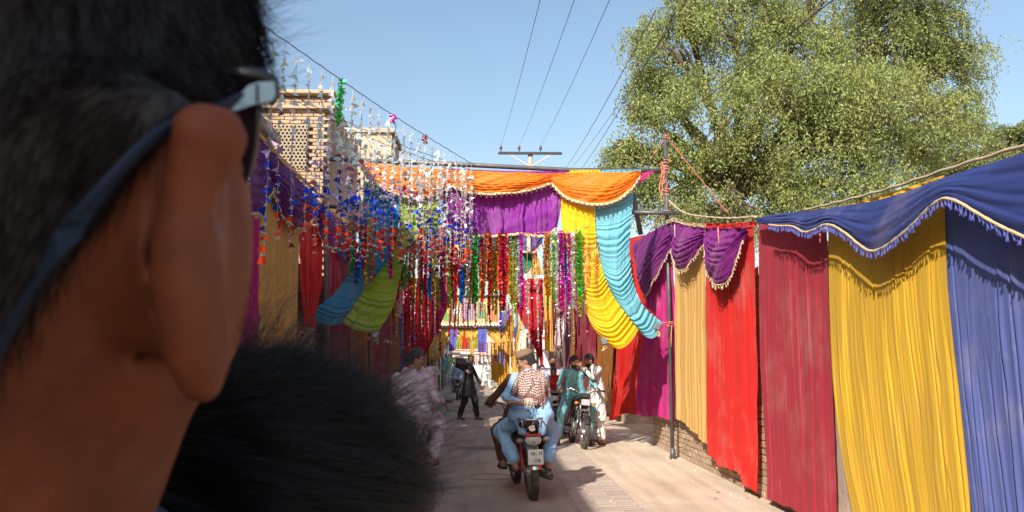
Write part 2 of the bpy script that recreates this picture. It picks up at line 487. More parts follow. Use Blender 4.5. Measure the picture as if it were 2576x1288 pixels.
def sheet(name, x0, y0, x1, y1, z, m, nx=2, ny=2, und=0.0):
    u, v = np.linspace(x0, x1, nx), np.linspace(y0, y1, ny); X, Y = np.meshgrid(u, v)
    Z = z + und * (np.sin(X * 2.1 + Y * .7) + np.sin(Y * 1.3 - X)) * .5
    me = raw_mesh(name, np.stack([X, Y, Z], -1).reshape(-1, 3), grid_faces(nx, ny), m, True)
    return tag(link(name, me), kind='structure')
sheet('ground', -900, -600, 900, 1400, -0.02, m_earth)
sheet('road', -3.4, -10, 0.86, 92, 0.0, m_road, 30, 200)
sheet('pavement', 1.52, -10, 14.0, 92, 0.004, m_conc, 30, 200)
# dark bed below the pavers
m_bed = mat('paver joints', (.27, .215, .17), .95, var=.3, scale=6)
sheet('kerb_bed', 0.86, -10, 1.52, 92, -0.006, m_bed)
# rows of block pavers between road and concrete (nearest ones single, the rest joined)
m_pv = mat('grey paver', (.36, .30, .245), .9, var=.25, scale=2.0, bump=.3, bscale=60, dirt=(.45, .37, .29), dirt_amt=.6, coords='Generated')
pvs = []
pv_me = [MB().box((0, 0, 0), (.214, .111, .05), bev=.003).data('paver', mat('paver tone %d' % k, c, .9, var=.18, scale=9, bump=.35, bscale=90, dirt=(.43, .35, .27), dirt_amt=.6))
         for k, c in enumerate([(.37, .305, .25), (.33, .275, .23), (.40, .33, .265)])]
pave = empty('block_paving', (1.19, 9.0, 0), 'strip of small grey block pavers running along the road beside the pale concrete', 'paving')
pave['kind'] = 'structure'; del pave['category']
cnt = 0; rest = MB()
y = 6.6
row = 0
while y < 30:
    for c in range(3):
        x = 0.965 + c * .222 + (.0 if row % 2 else .02)
        z = -0.021 + rng.uniform(-.0015, .0015)
        if y < 17.5 and cnt < 290:
            o = link('paver', pv_me[rng.randrange(3)], pave, Vector((x, y, z)) - Vector(pave['loc0']), (rng.uniform(-.005, .005), rng.uniform(-.005, .005), rng.uniform(-.01, .01))); cnt += 1
        else: rest.box((x, y, z), (.214, .111, .05))
    y += .118; row += 1
r_ = rest.build('far_pavers', m_pv, pave); r_['kind'] = 'stuff'
cross = empty('cross_paving', (0, 7.2, 0), 'row of block pavers laid across the road at the bottom edge', 'paving')
cross['kind'] = 'structure'; del cross['category']
for c in range(14):
    for r2 in range(2):
        link('paver', pv_me[rng.randrange(3)], cross, Vector((-2.2 + c * .222 + .11 * r2, 7.43 - r2 * .118 - 7.2, -.0165 + rng.uniform(0, .005))), (0, 0, rng.uniform(-.02, .02)))
# damp stains and an old manhole ring
def blob(name, c, rx, ry, z, m, seed, n=40, label=None):
    r = np.random.RandomState(seed); ph = r.rand(6) * 6.28
    V = [(c[0], c[1], z)]; F = []
    for k in range(n):
        a = 2 * math.pi * k / n; q = 1 + .12 * math.sin(2 * a + ph[0]) + .1 * math.sin(3 * a + ph[1]) + .07 * math.sin(5 * a + ph[2]) + .05 * math.sin(9 * a + ph[3])
        V.append((c[0] + rx * q * math.cos(a), c[1] + ry * q * math.sin(a), z))
    for k in range(n): F.append((0, 1 + k, 1 + (k + 1) % n))
    return tag(link(name, raw_mesh(name, V, F, m)), label=label, kind='structure')
m_wet = mat('damp road', (.105, .075, .055), .5, var=.3, scale=7, bump=.15)
g = G(1105, 1211); blob('puddle', g, .17, .28, .004, m_wet, 3)
g = G(1330, 1128); blob('road_stain', (g.x - .7, g.y, 0), .5, .25, .004, mat('road stain', (.17, .125, .10), .9, var=.3, scale=5), 8)
g = G(1235, 1200)
mh = MB(); mh.tube([(.28 * math.cos(k * .157), .28 * math.sin(k * .157), .0) for k in range(41)], .012, 6)
o = mh.build('manhole_ring', mat('old concrete ring', (.25, .19, .15), .9, var=.3), None); o.location = (g.x, g.y, 0.0); o['kind'] = 'structure'

lt = {c: MB() for c in ('paper', 'foil', 'leaf')}
for k in range(90):
    y = rng.uniform(7.5, 34); x = rng.uniform(-2.6, 2.8); c = rng.choice(['paper', 'foil', 'leaf', 'leaf']); a = rng.uniform(0, 6); s_ = rng.uniform(.012, .035)
    u_ = Vector((math.cos(a), math.sin(a), 0)) * s_; v_ = Vector((-math.sin(a), math.cos(a), 0)) * s_ * rng.uniform(.3, .8); c0 = Vector((x, y, .007))
    lt[c].add([c0 - u_, c0 + v_ * .8 + Vector((0, 0, .004)), c0 + u_ + Vector((0, 0, .006)), c0 - v_], [(0, 3, 2, 1)])
for c, col in (('paper', (.5, .47, .42)), ('foil', (.5, .08, .12)), ('leaf', (.16, .12, .05))): tag(lt[c].build('litter', mat('litter ' + c, col, .7, var=.2)), '%s scraps scattered on the dusty road' % c, 'litter', kind='stuff')
# small stones and litter along the edges
st = MB()
for k in range(380):
    y = rng.uniform(7, 40); s_ = rng.choice((0, 1, 2))
    x = XR - abs(rng.gauss(0, .22)) if s_ == 0 else (rng.uniform(.9, 2.9) if s_ == 1 else rng.uniform(-3, 1))
    r0 = rng.uniform(.006, .022)
    p = [(x + r0 * rng.uniform(.6, 1) * math.cos(a), y + r0 * rng.uniform(.6, 1) * math.sin(a), .004) for a in np.linspace(0, 6.28, 6)[:5]]
    st.add(p + [(x, y, r0 * .8 + .004)], [(0, 1, 5), (1, 2, 5), (2, 3, 5), (3, 4, 5), (4, 0, 5)])
tag(st.build('gravel', m_conc), kind='stuff')

# ------------------------------------------------------------------ walls of bricks
def brick_mat(nm, base, m2, sc_=4.2):
    """far masonry: courses from the material"""
    m, t, p, o = new_mat(nm)
    tc = N(t, 'ShaderNodeTexCoord'); mp = N(t, 'ShaderNodeMapping')
    sep = N(t, 'ShaderNodeSeparateXYZ'); t.links.new(tc.outputs['Object'], sep.inputs[0])
    ad = N(t, 'ShaderNodeMath', operation='ADD'); t.links.new(sep.outputs[0], ad.inputs[0]); t.links.new(sep.outputs[1], ad.inputs[1])
    cb = N(t, 'ShaderNodeCombineXYZ'); t.links.new(ad.outputs[0], cb.inputs[0]); t.links.new(sep.outputs[2], cb.inputs[1])
    b = N(t, 'ShaderNodeTexBrick', i_Scale=sc_); b.inputs['Color1'].default_value = c4(base); b.inputs['Color2'].default_value = c4([v * .78 for v in base])
    b.inputs['Mortar'].default_value = c4(m2); b.inputs['Mortar Size'].default_value = .018; b.inputs['Brick Width'].default_value = 1.0; b.inputs['Row Height'].default_value = .34
    t.links.new(cb.outputs[0], b.inputs['Vector'])
    n1 = N(t, 'ShaderNodeTexNoise', i_Scale=2.2, i_Detail=7.0); t.links.new(tc.outputs['Object'], n1.inputs[0])
    mx = N(t, 'ShaderNodeMix', data_type='RGBA', blend_type='OVERLAY'); mx.inputs['Factor'].default_value = .7
    t.links.new(b.outputs[0], mx.inputs['A']); t.links.new(n1.outputs['Fac'], mx.inputs['B'])
    t.links.new(mx.outputs['Result'], p.inputs['Base Color']); p.inputs['Roughness'].default_value = .93
    bp = N(t, 'ShaderNodeBump', i_Strength=.6, i_Distance=.02, invert=True); t.links.new(b.outputs['Fac'], bp.inputs['Height']); t.links.new(bp.outputs[0], p.inputs['Normal'])
    return m
m_mort = mat('mortar', (.36, .28, .21), .95, var=.2, scale=5, bump=.5, bscale=40)
BT = [mat('brick tone %d' % k, c, .92, var=.2, scale=7, bump=.5, bscale=45, dirt=(.42, .33, .24), dirt_amt=.55) for k, c in
      enumerate([(.40, .28, .185), (.35, .235, .155), (.43, .315, .215), (.32, .22, .145)])]
BL = [(0.228, .07, .066), (.228, .07, .066), (.222, .07, .068)]
brick_me = []
for k in range(8):
    b = MB(); d = BL[k % 3]; b.box((0, 0, 0), d, bev=.006)
    r2 = random.Random(k); b.V = [(x + r2.uniform(-.004, .004), y + r2.uniform(-.003, .003), z + r2.uniform(-.003, .003)) for x, y, z in b.V]
    brick_me.append(b.data('brick', BT[k % 4], False))
def lay(parent, org, ux, n, keep, limit=295, pitch=(.238, .078), rows=None, cols=None):
    """lay single bricks; org lower left of the face, ux along; keep(s, z) -> bool"""
    ux = Vector(ux); n = Vector(n); c = 0; restb = MB()
    rz = math.atan2(ux.y, ux.x)
    for r_i in range(rows):
        for q in range(cols):
            s = (q + (.5 if r_i % 2 else 0)) * pitch[0]; z = (r_i + .5) * pitch[1]
            if not keep(s, z): continue
            pos = Vector(org) + ux * s + Vector((0, 0, z)) + n * (rng.uniform(-.004, .008) - .02)
            if c < limit:
                link('brick', brick_me[rng.randrange(8)], parent, pos - Vector(parent['loc0']), (rng.uniform(-.01, .01), 0, rz + rng.uniform(-.015, .015))); c += 1
            else:
                restb.box(pos, (.228, .07, .066), Matrix.Rotation(rz, 3, 'Z'))
    if restb.V: restb.build('far_bricks', BT[0], parent)['kind'] = 'stuff'
    return c

# right boundary wall: near stretch, corner pier at the gap
Yc = AX(1640, 1110, XR).y      # far end of the wall at the opening
wr = empty('brick_wall', (XR, 9.5, 0), 'low old brick boundary wall behind the bright cloth panels on the right', 'wall')
b = MB(); b.box((XR + .17, (Yc + 2.0) / 2, 1.22), (.28, Yc - 2.0, 2.44)); b.build('wall_core', m_mort, wr)
# visible: bottom strip and vertical gaps
def keep_r(s, z):
    Y = Yc - s
    if Y < 6.6: return False
    if z < 1.02 and Y > 7.4 and z < 0.14 + (Y - 8.2) * .17: return True
    if 8.45 < Y < 8.95: return True
    if 7.0 < Y < 7.7: return z < 1.1
    if 12.15 < Y < 12.75: return True
    return False
lay(wr, (XR + .036, Yc - .12, .0), (0, -1, 0), (-1, 0, 0), keep_r, rows=31, cols=40)
# coping of bricks on edge and an irregular earth top
cp = MB()
yy = 2.2
while yy < Yc:
    cp.box((XR + .17 + rng.uniform(-.01, .01), yy, 2.49), (.34, .068, .10), bev=.005); yy += .078
cp.build('coping', BT[2], wr)['kind'] = 'stuff'
# smeared plaster patch low on the wall near the yellow cloth
b = MB(); P_ = [(XR - .012, y_, z_) for y_, z_ in ((5.9, .0), (5.8, 1.0), (6.1, 1.25), (6.55, 1.32), (6.75, 1.1), (6.9, .0))]
b.add(P_, [tuple(range(6))]); b.build('plaster', mat('old plaster', (.44, .37, .30), .9, var=.2, scale=3, bump=.5, bscale=20, dirt=(.3, .24, .19), dirt_amt=.5), wr)

# ------------------------------------------------------------------ right side beyond the opening
m_wallfar = brick_mat('far brickwork', (.42, .31, .22), (.34, .27, .2))
m_cream = mat('cream plaster', (.55, .49, .41), .9, var=.12, scale=1.5, bump=.3, bscale=14, dirt=(.38, .31, .25), dirt_amt=.5)
m_white = mat('white wash', (.66, .63, .58), .88, var=.1, scale=1.2, bump=.25, bscale=16, dirt=(.42, .36, .3), dirt_amt=.45)
m_shut = mat('grey shutter', (.30, .33, .34), .55, metal=.3, var=.12, scale=3)
m_dark = mat('dark opening', (.035, .03, .028), .8)
m_concrete = mat('weathered concrete', (.36, .32, .28), .9, var=.2, scale=2, bump=.35, bscale=20, dirt=(.2, .16, .13), dirt_amt=.5)
m_pink = mat('faded pink plaster', (.52, .33, .27), .9, var=.14, scale=1.6, bump=.3, dirt=(.4, .32, .26), dirt_amt=.5)
m_blue = mat('pale blue paint', (.33, .47, .52), .8, var=.12, scale=1.4, dirt=(.4, .35, .3), dirt_amt=.35)
m_wood = mat('old wood', (.13, .08, .05), .75, var=.3, scale=8)
m_iron = mat('dark iron', (.035, .035, .04), .5, metal=.6, var=.2, scale=20)
def facade(name, x, y0, y1, depth, h, m, side, label, cat='building', floors=2, bays=3, balcony=False, roof=True, frontwin=0):
    """a street house whose face lies on the plane X = x; side = -1: house to the left"""
    e = empty(name, (x, (y0 + y1) / 2, 0), label, cat)
    W = y1 - y0; cx = x + side * depth / 2
    MB().box((cx, (y0 + y1) / 2, h / 2), (depth, W, h)).build('wall', m, e)
    if roof: MB().box((cx, (y0 + y1) / 2, h + .09), (depth + .24, W + .06, .18), bev=.02).build('parapet', m_concrete, e)
    fh = h / floors
    for f in range(floors):
        for k in range(bays):
            yc = y0 + (k + .5) * W / bays; ww = min(1.2, W / bays * .55)
            z0, z1 = (f * fh + (.0 if f == 0 else .9), f * fh + (2.2 if f == 0 else 2.2)); z1 = min(z1, (f + 1) * fh - .25)
            fr = MB(); X_ = x - side * .03; hw = ww / 2; t_ = .09
            for q in ((0, -hw, z0, z1), (0, hw, z0, z1)): fr.box((X_, yc + q[1], (z0 + z1) / 2), (.10, t_, z1 - z0))
            fr.box((X_, yc, z1), (.12, ww + .2, t_ + .02)); 
            wo_ = fr.build('window' if f else 'door', m_wood, e)
            MB().box((x + side * .03, yc, (z0 + z1) / 2), (.08, ww - .02, z1 - z0 - .04)).build('pane' if f else 'shutter', m_dark if f else m_shut, wo_)
        if f and True:
            MB().box((x - side * .14, (y0 + y1) / 2, f * fh), (.3, W - .1, .09), bev=.01).build('ledge', m_concrete, e)
    for k in range(frontwin):
        xx = x + side * (1.0 + k * 1.8); z0 = h - 2.3
        fr = MB()
        for q in (-.42, .42): fr.box((xx + q, y0 - .02, z0 + .6), (.08, .09, 1.2))
        fr.box((xx, y0 - .02, z0 + 1.2), (.96, .1, .08)); fr.box((xx, y0 - .03, z0), (1.0, .14, .07))
        wo_ = fr.build('window', m_wood, e); MB().box((xx, y0 - .005, z0 + .6), (.78, .05, 1.14)).build('pane', m_dark, wo_)
    if balcony:
        bl = MB().box((x - side * .45, (y0 + y1) / 2, fh), (.9, W * .8, .12)).build('balcony', m_white, e)
        rl = MB()
        for k in range(14):
            yq = y0 + W * .1 + k * W * .8 / 13; rl.box((x - side * .88, yq, fh + .5), (.03, .03, .9))
        rl.box((x - side * .88, (y0 + y1) / 2, fh + .96), (.05, W * .8, .05)); rl.build('railing', m_iron, bl)
    return e
# opening in the right wall: a shaded lane with a shack wall behind
facade('brick_house', 6.4, 14.6, 20, 4, 2.9, m_wallfar, 1, 'low brick house set back behind the red and pink curtains on the right', floors=1, bays=1)
facade('brick_house', XR + .35, 19.5, 31, 5, 3.3, m_wallfar, 1, 'brick house behind the maroon curtain row on the right', floors=1, bays=4)
facade('white_house', XR - .1, 31.5, 38, 5, 3.6, m_white, 1, 'whitewashed house with small balcony behind the right red gate drape', floors=1, bays=2, balcony=False)
facade('plaster_house', XR + .1, 40, 52, 6, 4.4, m_cream, 1, 'cream plaster house with a balcony far down the right side', floors=2, bays=4, balcony=True)
facade('plaster_house', XR + .8, 54, 70, 6, 3.9, m_white, 1, 'pale far house at the right end of the street', floors=1, bays=4)
# left side
facade('tall_house', XL - .55, -13, 9.6, 7, 6.9, m_wallfar, -1, 'tall brick building behind the purple and magenta curtains at left, half hidden', floors=2, bays=7)
facade('blue_house', XL - .3, 10.0, 12.2, 3, 4.95, m_blue, -1, 'pale blue painted wall peeking between the sunglasses and the brick tower', floors=1, bays=1)
facade('plaster_house', XL - 0.2, 21.0, 27, 5, 4.3, m_cream, -1, 'cream plaster house standing behind the brick tower on the left', floors=2, bays=3, frontwin=1)
facade('brick_house', XL - .2, 28, 40, 5, 3.7, m_wallfar, -1, 'far brick house behind the left maroon gate drape', floors=2, bays=4)
facade('blue_house', XL + .1, 40.5, 50, 5, 3.6, m_blue, -1, 'far pale blue house on the left side of the street', floors=1, bays=3)
facade('white_house', XL - .2, 51, 66, 5, 3.4, m_white, -1, 'far whitewashed house at the left end of the street', floors=1, bays=4)
# end of the street
e = facade('pink_house', -7, 92, 100, 16, 5.2, m_pink, 1, 'faded pink house closing the far end of the street', floors=1, bays=2)
for k in range(6):
    fr = MB()
    xx = -5.6 + k * 2.3
    for q in (-.5, .5): fr.box((xx + q, 91.95, 1.3), (.1, .12, 2.4))
    fr.box((xx, 91.95, 2.55), (1.2, .14, .1))
    w_ = fr.build('doorway', m_wood, e); MB().box((xx, 91.98, 1.25), (.9, .06, 2.4)).build('shutter', m_shut, w_)

# ------------------------------------------------------------------ left brick tower with pierced screen
Yt = 15.6
tl = AY(655, 240, Yt); tr = AY(838, 240, Yt); zt = tr.z
tw = empty('brick_tower', ((tl.x + tr.x) / 2, Yt, 0), 'square brick stair tower with a pierced honeycomb screen rising behind the foil strings', 'building')
Wt = 2.3; x1 = tr.x; x0 = x1 - Wt
MB().box(((x0 + x1) / 2 , Yt + 1.75, zt / 2), (Wt - .12, 3.3, zt)).build('wall_core', m_wallfar, tw)
jx0, jx1 = AY(690, 380, Yt).x, AY(770, 380, Yt).x
jz0, jz1 = AY(730, 425, Yt).z, AY(730, 318, Yt).z
xmin = AY(640, 400, Yt).x
def keep_t(s, z):
    X = x0 + .12 + s
    if z < 3.0 or X < xmin: return False
    if jx0 - .03 < X < jx1 + .07 and jz0 < z < jz1: return False
    return True
lay(tw, (x0 + .12, Yt + .03, 0), (1, 0, 0), (0, -1, 0), keep_t, rows=int(zt / .078), cols=int(Wt / .238), limit=298)
b = MB(); b.box(((x0 + x1) / 2, Yt - .02, zt - .28), (Wt + .12, .16, .07), bev=.01); b.box(((x0 + x1) / 2, Yt + .02, zt + .04), (Wt + .1, .3, .08), bev=.01)
b.build('cornice', BT[2], tw)
# right flank in bricks too (dark side)
# honeycomb screen: ring cells
jl = MB(); hex_r = .045; zq = jz0 + .04; rr = 0
while zq < jz1:
    xq = jx0 + (.045 if rr % 2 else 0)
    while xq < jx1 + .05:
        for k in range(6):
            a0, a1 = R(60 * k + 30), R(60 * k + 90)
            p0 = Vector((xq + hex_r * math.cos(a0), Yt - .02, zq + hex_r * math.sin(a0))); p1 = Vector((xq + hex_r * math.cos(a1), Yt - .02, zq + hex_r * math.sin(a1)))
            q0 = Vector((xq + .65 * hex_r * math.cos(a0), Yt - .02, zq + .65 * hex_r * math.sin(a0))); q1 = Vector((xq + .65 * hex_r * math.cos(a1), Yt - .02, zq + .65 * hex_r * math.sin(a1)))
            dd = Vector((0, .06, 0))
            jl.add([p0, p1, q1, q0, q0 + dd, q1 + dd], [(0, 1, 2, 3), (3, 2, 5, 4)])
        xq += .082
    zq += .071; rr += 1
jl.build('screen', mat('jali stone', (.36, .29, .21), .9, var=.15), tw)['kind'] = 'stuff'
MB().box(((jx0 + jx1) / 2, Yt + .07, (jz0 + jz1) / 2), (jx1 - jx0 + .05, .02, jz1 - jz0)).build('screen_back', m_dark, tw)
# small flue behind on the roof
ho = empty('roof_room', (AY(945, 335, 20.5).x, 20.5, 4), 'beige plaster roof room behind the foil strings right of the tower', 'building')
a_, b_ = AY(888, 332, 20.5), AY(985, 332, 20.5)
MB().box(((a_.x + b_.x) / 2, 21.4, a_.z - 1.3), (b_.x - a_.x, 1.7, 2.6)).build('wall', mat('tan plaster', (.42, .33, .23), .9, var=.15, scale=2, bump=.3), ho)
MB().box(((a_.x + b_.x) / 2, 21.4, a_.z + .05), (b_.x - a_.x + .15, 1.9, .12)).build('cornice', m_concrete, ho)

# ------------------------------------------------------------------ electric pole and wires
Yp = 34.0
pt = AY(1334, 388, Yp)
ep = empty('electric_pole', (pt.x, Yp, 0), 'concrete electric pole with a steel crossarm carrying three insulators', 'utility pole')
MB().tube([(pt.x, Yp, 0), (pt.x, Yp, pt.z + .05)], [.17, .11], 12).build('post', m_concrete, ep, True)
ca, cb_ = AY(1253, 388, Yp), AY(1413, 388, Yp)
arm = MB().box(((ca.x + cb_.x) / 2, Yp - .16, pt.z), (cb_.x - ca.x, .09, .11)).build('crossarm', m_iron, ep)
br = MB(); br.tube([(pt.x - .95, Yp - .16, pt.z - .05), (pt.x, Yp - .16, pt.z - .62)], .025, 6); br.build('brace', m_cream, ep)
br = MB(); br.tube([(pt.x + .95, Yp - .16, pt.z - .05), (pt.x, Yp - .16, pt.z - .62)], .025, 6); br.build('brace', m_cream, ep)
m_ins = mat('brown glazed insulator', (.10, .05, .04), .25, var=.1)
ins_top = []
for px in (1260, 1306, 1360):
    q = AY(px, 384, Yp - .16); 
    l_ = MB(); l_.lathe([(.02, 0), (.02, .12), (.07, .13), (.05, .17), (.075, .19), (.045, .24), (.05, .27), (.02, .31)], 10, c=(q.x, Yp - .16, pt.z + .05))
    l_.build('insulator', m_ins, arm, True); ins_top.append(Vector((q.x, Yp - .16, pt.z + .33)))
def wire(a, b, r, label, sagm=.3, m=None, group='overhead wires'):
    a, b = Vector(a), Vector(b); P = []
    for k in range(17):
        t_ = k / 16; p = a.lerp(b, t_); p.z -= sagm * 4 * t_ * (1 - t_); P.append(p)
    mb = MB(); mb.tube(P, r, 5)
    o = mb.build('wire', m or m_iron, None, True); return tag(o, label, 'wire', group)
for k, (px, nm) in enumerate(((1366, 'left'), (1458, 'middle'), (1552, 'right'))):
    wire(ins_top[k], AD(px + 8, -60, 11.5), .006, 'power line running up from the %s insulator of the crossarm' % nm, .12)
wire(AD(1422, 425, 26), AD(1650, 25, 9.5), .006, 'thin power line just left of the leafy tree', .1)
wire(AD(1462, 425, 26), AD(1700, 30, 9.5), .007, 'power line crossing the left fringe of the tree crown', .1)
wire(AD(1500, 440, 26), AD(2120, -20, 9.0), .008, 'long cable slanting across the middle of the tree crown', .1)
wire(AD(1440, 420, 26), AD(1735, -10, 10), .005, 'slack power line grazing the top left of the tree crown', .1)

# ------------------------------------------------------------------ trees
def leaf_mat(nm, c, tr=.35):
    m, t, p, o = new_mat(nm)
    oi = N(t, 'ShaderNodeNewGeometry')
    tc = N(t, 'ShaderNodeTexCoord'); n1 = N(t, 'ShaderNodeTexNoise', i_Scale=.9, i_Detail=3.0); t.links.new(tc.outputs['Object'], n1.inputs[0])
    ad = N(t, 'ShaderNodeMath', operation='ADD'); t.links.new(oi.outputs['Random Per Island'], ad.inputs[0]); t.links.new(n1.outputs['Fac'], ad.inputs[1])
    dv = N(t, 'ShaderNodeMath', operation='MULTIPLY'); dv.inputs[1].default_value = .5; t.links.new(ad.outputs[0], dv.inputs[0])
    r = N(t, 'ShaderNodeValToRGB'); e = r.color_ramp.elements
    e[0].position = .15; e[0].color = c4([v * .6 for v in c]); e[1].position = .85; e[1].color = c4([c[0] * 1.6, c[1] * 1.4, c[2] * 1.15])
    t.links.new(dv.outputs[0], r.inputs[0]); t.links.new(r.outputs[0], p.inputs['Base Color']); p.inputs['Roughness'].default_value = .55
    tn = N(t, 'ShaderNodeBsdfTranslucent'); t.links.new(r.outputs[0], tn.inputs[0])
    ms = N(t, 'ShaderNodeMixShader'); ms.inputs[0].default_value = tr
    t.links.new(p.outputs[0], ms.inputs[1]); t.links.new(tn.outputs[0], ms.inputs[2]); t.links.new(ms.outputs[0], o.inputs[0])
    return m
m_leaf = leaf_mat('willowy leaves', (.225, .285, .105))
m_leaf2 = leaf_mat('dull green leaves', (.17, .215, .08))
m_bark = mat('dark bark', (.085, .06, .045), .9, var=.3, scale=7, bump=.7, bscale=22)
def weeping_tree(name, base, top_z, lobes, label, ntwig, lsize, seed, m, twig=(.7, 1.7), cat='tree', trunk_r=.32, fork_z=4.2, droop=1.0, nbr=None):
    """trunk, limbs to each lobe, drooping twigs with leaves scattered over the lobes"""
    r = random.Random(seed); e = empty(name, base, label, cat)
    b = Vector(base); tr_ = MB()
    fork = Vector((b.x + .1, b.y, fork_z))
    tr_.tube([b, b + Vector((.08, 0, fork_z * .5)), fork], [trunk_r * 1.25, trunk_r, trunk_r * .8], 12)
    for (c, rad) in lobes:
        c = Vector(c)
        mid = fork.lerp(c, .45) + Vector((r.uniform(-.3, .3), r.uniform(-.3, .3), .45))
        tr_.tube([fork, fork.lerp(mid, .5) + Vector((0, 0, .12)), mid, mid.lerp(c, .6), c], [trunk_r * .6, trunk_r * .45, trunk_r * .32, trunk_r * .2, .05], 8)
        for k in range(7):
            d = Vector((r.gauss(0, 1), r.gauss(0, 1), r.gauss(0, .8))).normalized()
            q = c + Vector((d.x * rad[0], d.y * rad[1], d.z * rad[2])) * r.uniform(.6, .95)
            s = mid.lerp(c, r.uniform(.3, 1)); m_ = s.lerp(q, .5) + Vector((0, 0, r.uniform(.1, .5)))
            tr_.tube([s, m_, q], [.07, .045, .015], 6, cap=False)
    tr_.build('trunk', m_bark, e, True)
    V = []; F = []; tw_ = MB()
    tot = sum(l[1][0] * l[1][2] for l in lobes)
    for (c, rad) in lobes:
        nt_ = int(ntwig * rad[0] * rad[2] / tot)
        # clumps on the lobe give light and dark masses
        cl = []
        for k in range(max(5, nt_ // 30)):
            d = Vector((r.gauss(0, 1), r.gauss(0, 1), r.gauss(0, 1))).normalized(); q = r.uniform(.5, 1.0) ** .5
            cl.append(Vector(c) + Vector((d.x * rad[0], d.y * rad[1], d.z * rad[2])) * q)
        for k in range(nt_):
            o = r.choice(cl); s = o + Vector((r.gauss(0, .22), r.gauss(0, .22), r.gauss(0, .16))) * (rad[0] ** .5)
            out = (s - Vector(c)); out.z = 0
            out = out.normalized() if out.length > .1 else Vector((r.uniform(-1, 1), r.uniform(-1, 1), 0))
            L = r.uniform(*twig) * (.6 if r.random() < .35 else 1.0); a = r.uniform(.2, .9); P = []
            sw = Vector((r.uniform(-.25, .25), r.uniform(-.25, .25), 0))
            for j in range(6):
                t_ = j / 5
                P.append(s + (out * a * .45 + sw) * math.sin(t_ * 1.5) * L + Vector((0, 0, .22 * L * t_ * (1 - droop * .2) - droop * .95 * L * t_ * t_)))
            if k % 14 == 0: tw_.tube(P, [.008] * 6, 3, cap=False)
            nl = int(L * 26)
            for j in range(nl):
                t_ = (j + r.random()) / nl; i0 = min(4, int(t_ * 5)); p = P[i0].lerp(P[i0 + 1], t_ * 5 - i0)
                p = p + Vector((r.gauss(0, .05), r.gauss(0, .05), r.gauss(0, .045)))
                ax = Vector((r.gauss(0, .7), r.gauss(0, .7), -.8 * droop + r.gauss(0, .45))).normalized(); sd_ = ax.cross(Vector((r.gauss(0, 1), r.gauss(0, 1), r.gauss(0, 1)))).normalized()
                l_ = lsize * r.uniform(.7, 1.5); w_ = l_ * .42; i = len(V)
                V += [p, p + ax * l_ * .5 + sd_ * w_ * .5, p + ax * l_, p + ax * l_ * .5 - sd_ * w_ * .5]; F.append((i, i + 1, i + 2, i + 3))
    V = np.array([tuple(v) for v in V])
    cr = link('crown', raw_mesh('crown', V - off(e), np.array(F), m, False), e)
    cr['kind'] = 'stuff'
    if tw_.V: tw_.build('twigs', m_bark, e)['kind'] = 'stuff'
    return e
TY = 21.0
def L_(x, y, rx, ry, Y=TY, dz=None):
    p = AY(x, y, Y); s = Y / F_PX
    return ((p.x, Y, p.z), (rx * s, (dz or rx) * s * .8, ry * s))
tb = AY(1845, 700, TY)
lobes = [L_(1715, 25, 75, 70, 21), L_(1590, 275, 26, 22, 21), L_(1640, 195, 30, 40, 21), L_(2440, 250, 32, 26, 22), L_(2455, 120, 30, 35, 22), L_(2420, 300, 45, 50, 22), L_(1545, 385, 22, 20, 21), L_(2290, -30, 130, 80, 21.5), L_(1700, 130, 110, 120, 20.5), L_(1850, 30, 125, 110), L_(1790, 300, 135, 110, 20), L_(2000, 150, 140, 130), L_(2030, 360, 160, 120, 20),
         L_(2230, 110, 115, 90, 21.5), L_(2330, 60, 90, 75, 22), L_(2250, 290, 130, 120, 21), L_(2370, 190, 80, 90, 22), L_(1610, 410, 80, 75, 21), L_(1690, 480, 110, 70, 21.5),
         L_(2110, 480, 170, 80, 20.5), L_(1940, 500, 130, 60, 20.5), L_(1810, 540, 150, 45, 20), L_(2080, -60, 240, 90, 21.5), L_(2350, 330, 75, 110, 21.5), L_(1650, 230, 60, 80, 21), L_(1560,400,40,45,21), L_(1950, 240, 120, 100, 19.5), L_(2140, 250, 120, 110, 19.5)]
weeping_tree('leafy_tree', (tb.x, TY, 0), 9, lobes, 'big weeping light green tree with a forked dark trunk above the right wall', 16000, .080, 5, m_leaf, twig=(.35, 1.25), droop=.95, fork_z=AY(1845, 500, TY).z)
lb2 = [L_(2400, 400, 60, 40, 34), L_(2480, 400, 60, 60, 34), L_(2350, 440, 60, 40, 34), L_(2440, 460, 110, 60, 34)]
p2 = AY(2420, 600, 34)
weeping_tree('round_tree', (p2.x, 34, 0), 6, lb2, 'low darker tree between the weeping tree and the right edge of the picture', 1500, .12, 6, m_leaf2, twig=(.4, .8), droop=.3, fork_z=4.5)
lb3 = [L_(2540, 350, 60, 40, 40), L_(2590, 380, 60, 60, 40), L_(2530, 410, 50, 40, 40)]
p3 = AY(2560, 600, 40)
weeping_tree('round_tree', (p3.x, 40, 0), 7, lb3, 'dark green tree cut by the right edge of the picture', 1500, .13, 9, m_leaf2, twig=(.4, .8), droop=.3, fork_z=6)
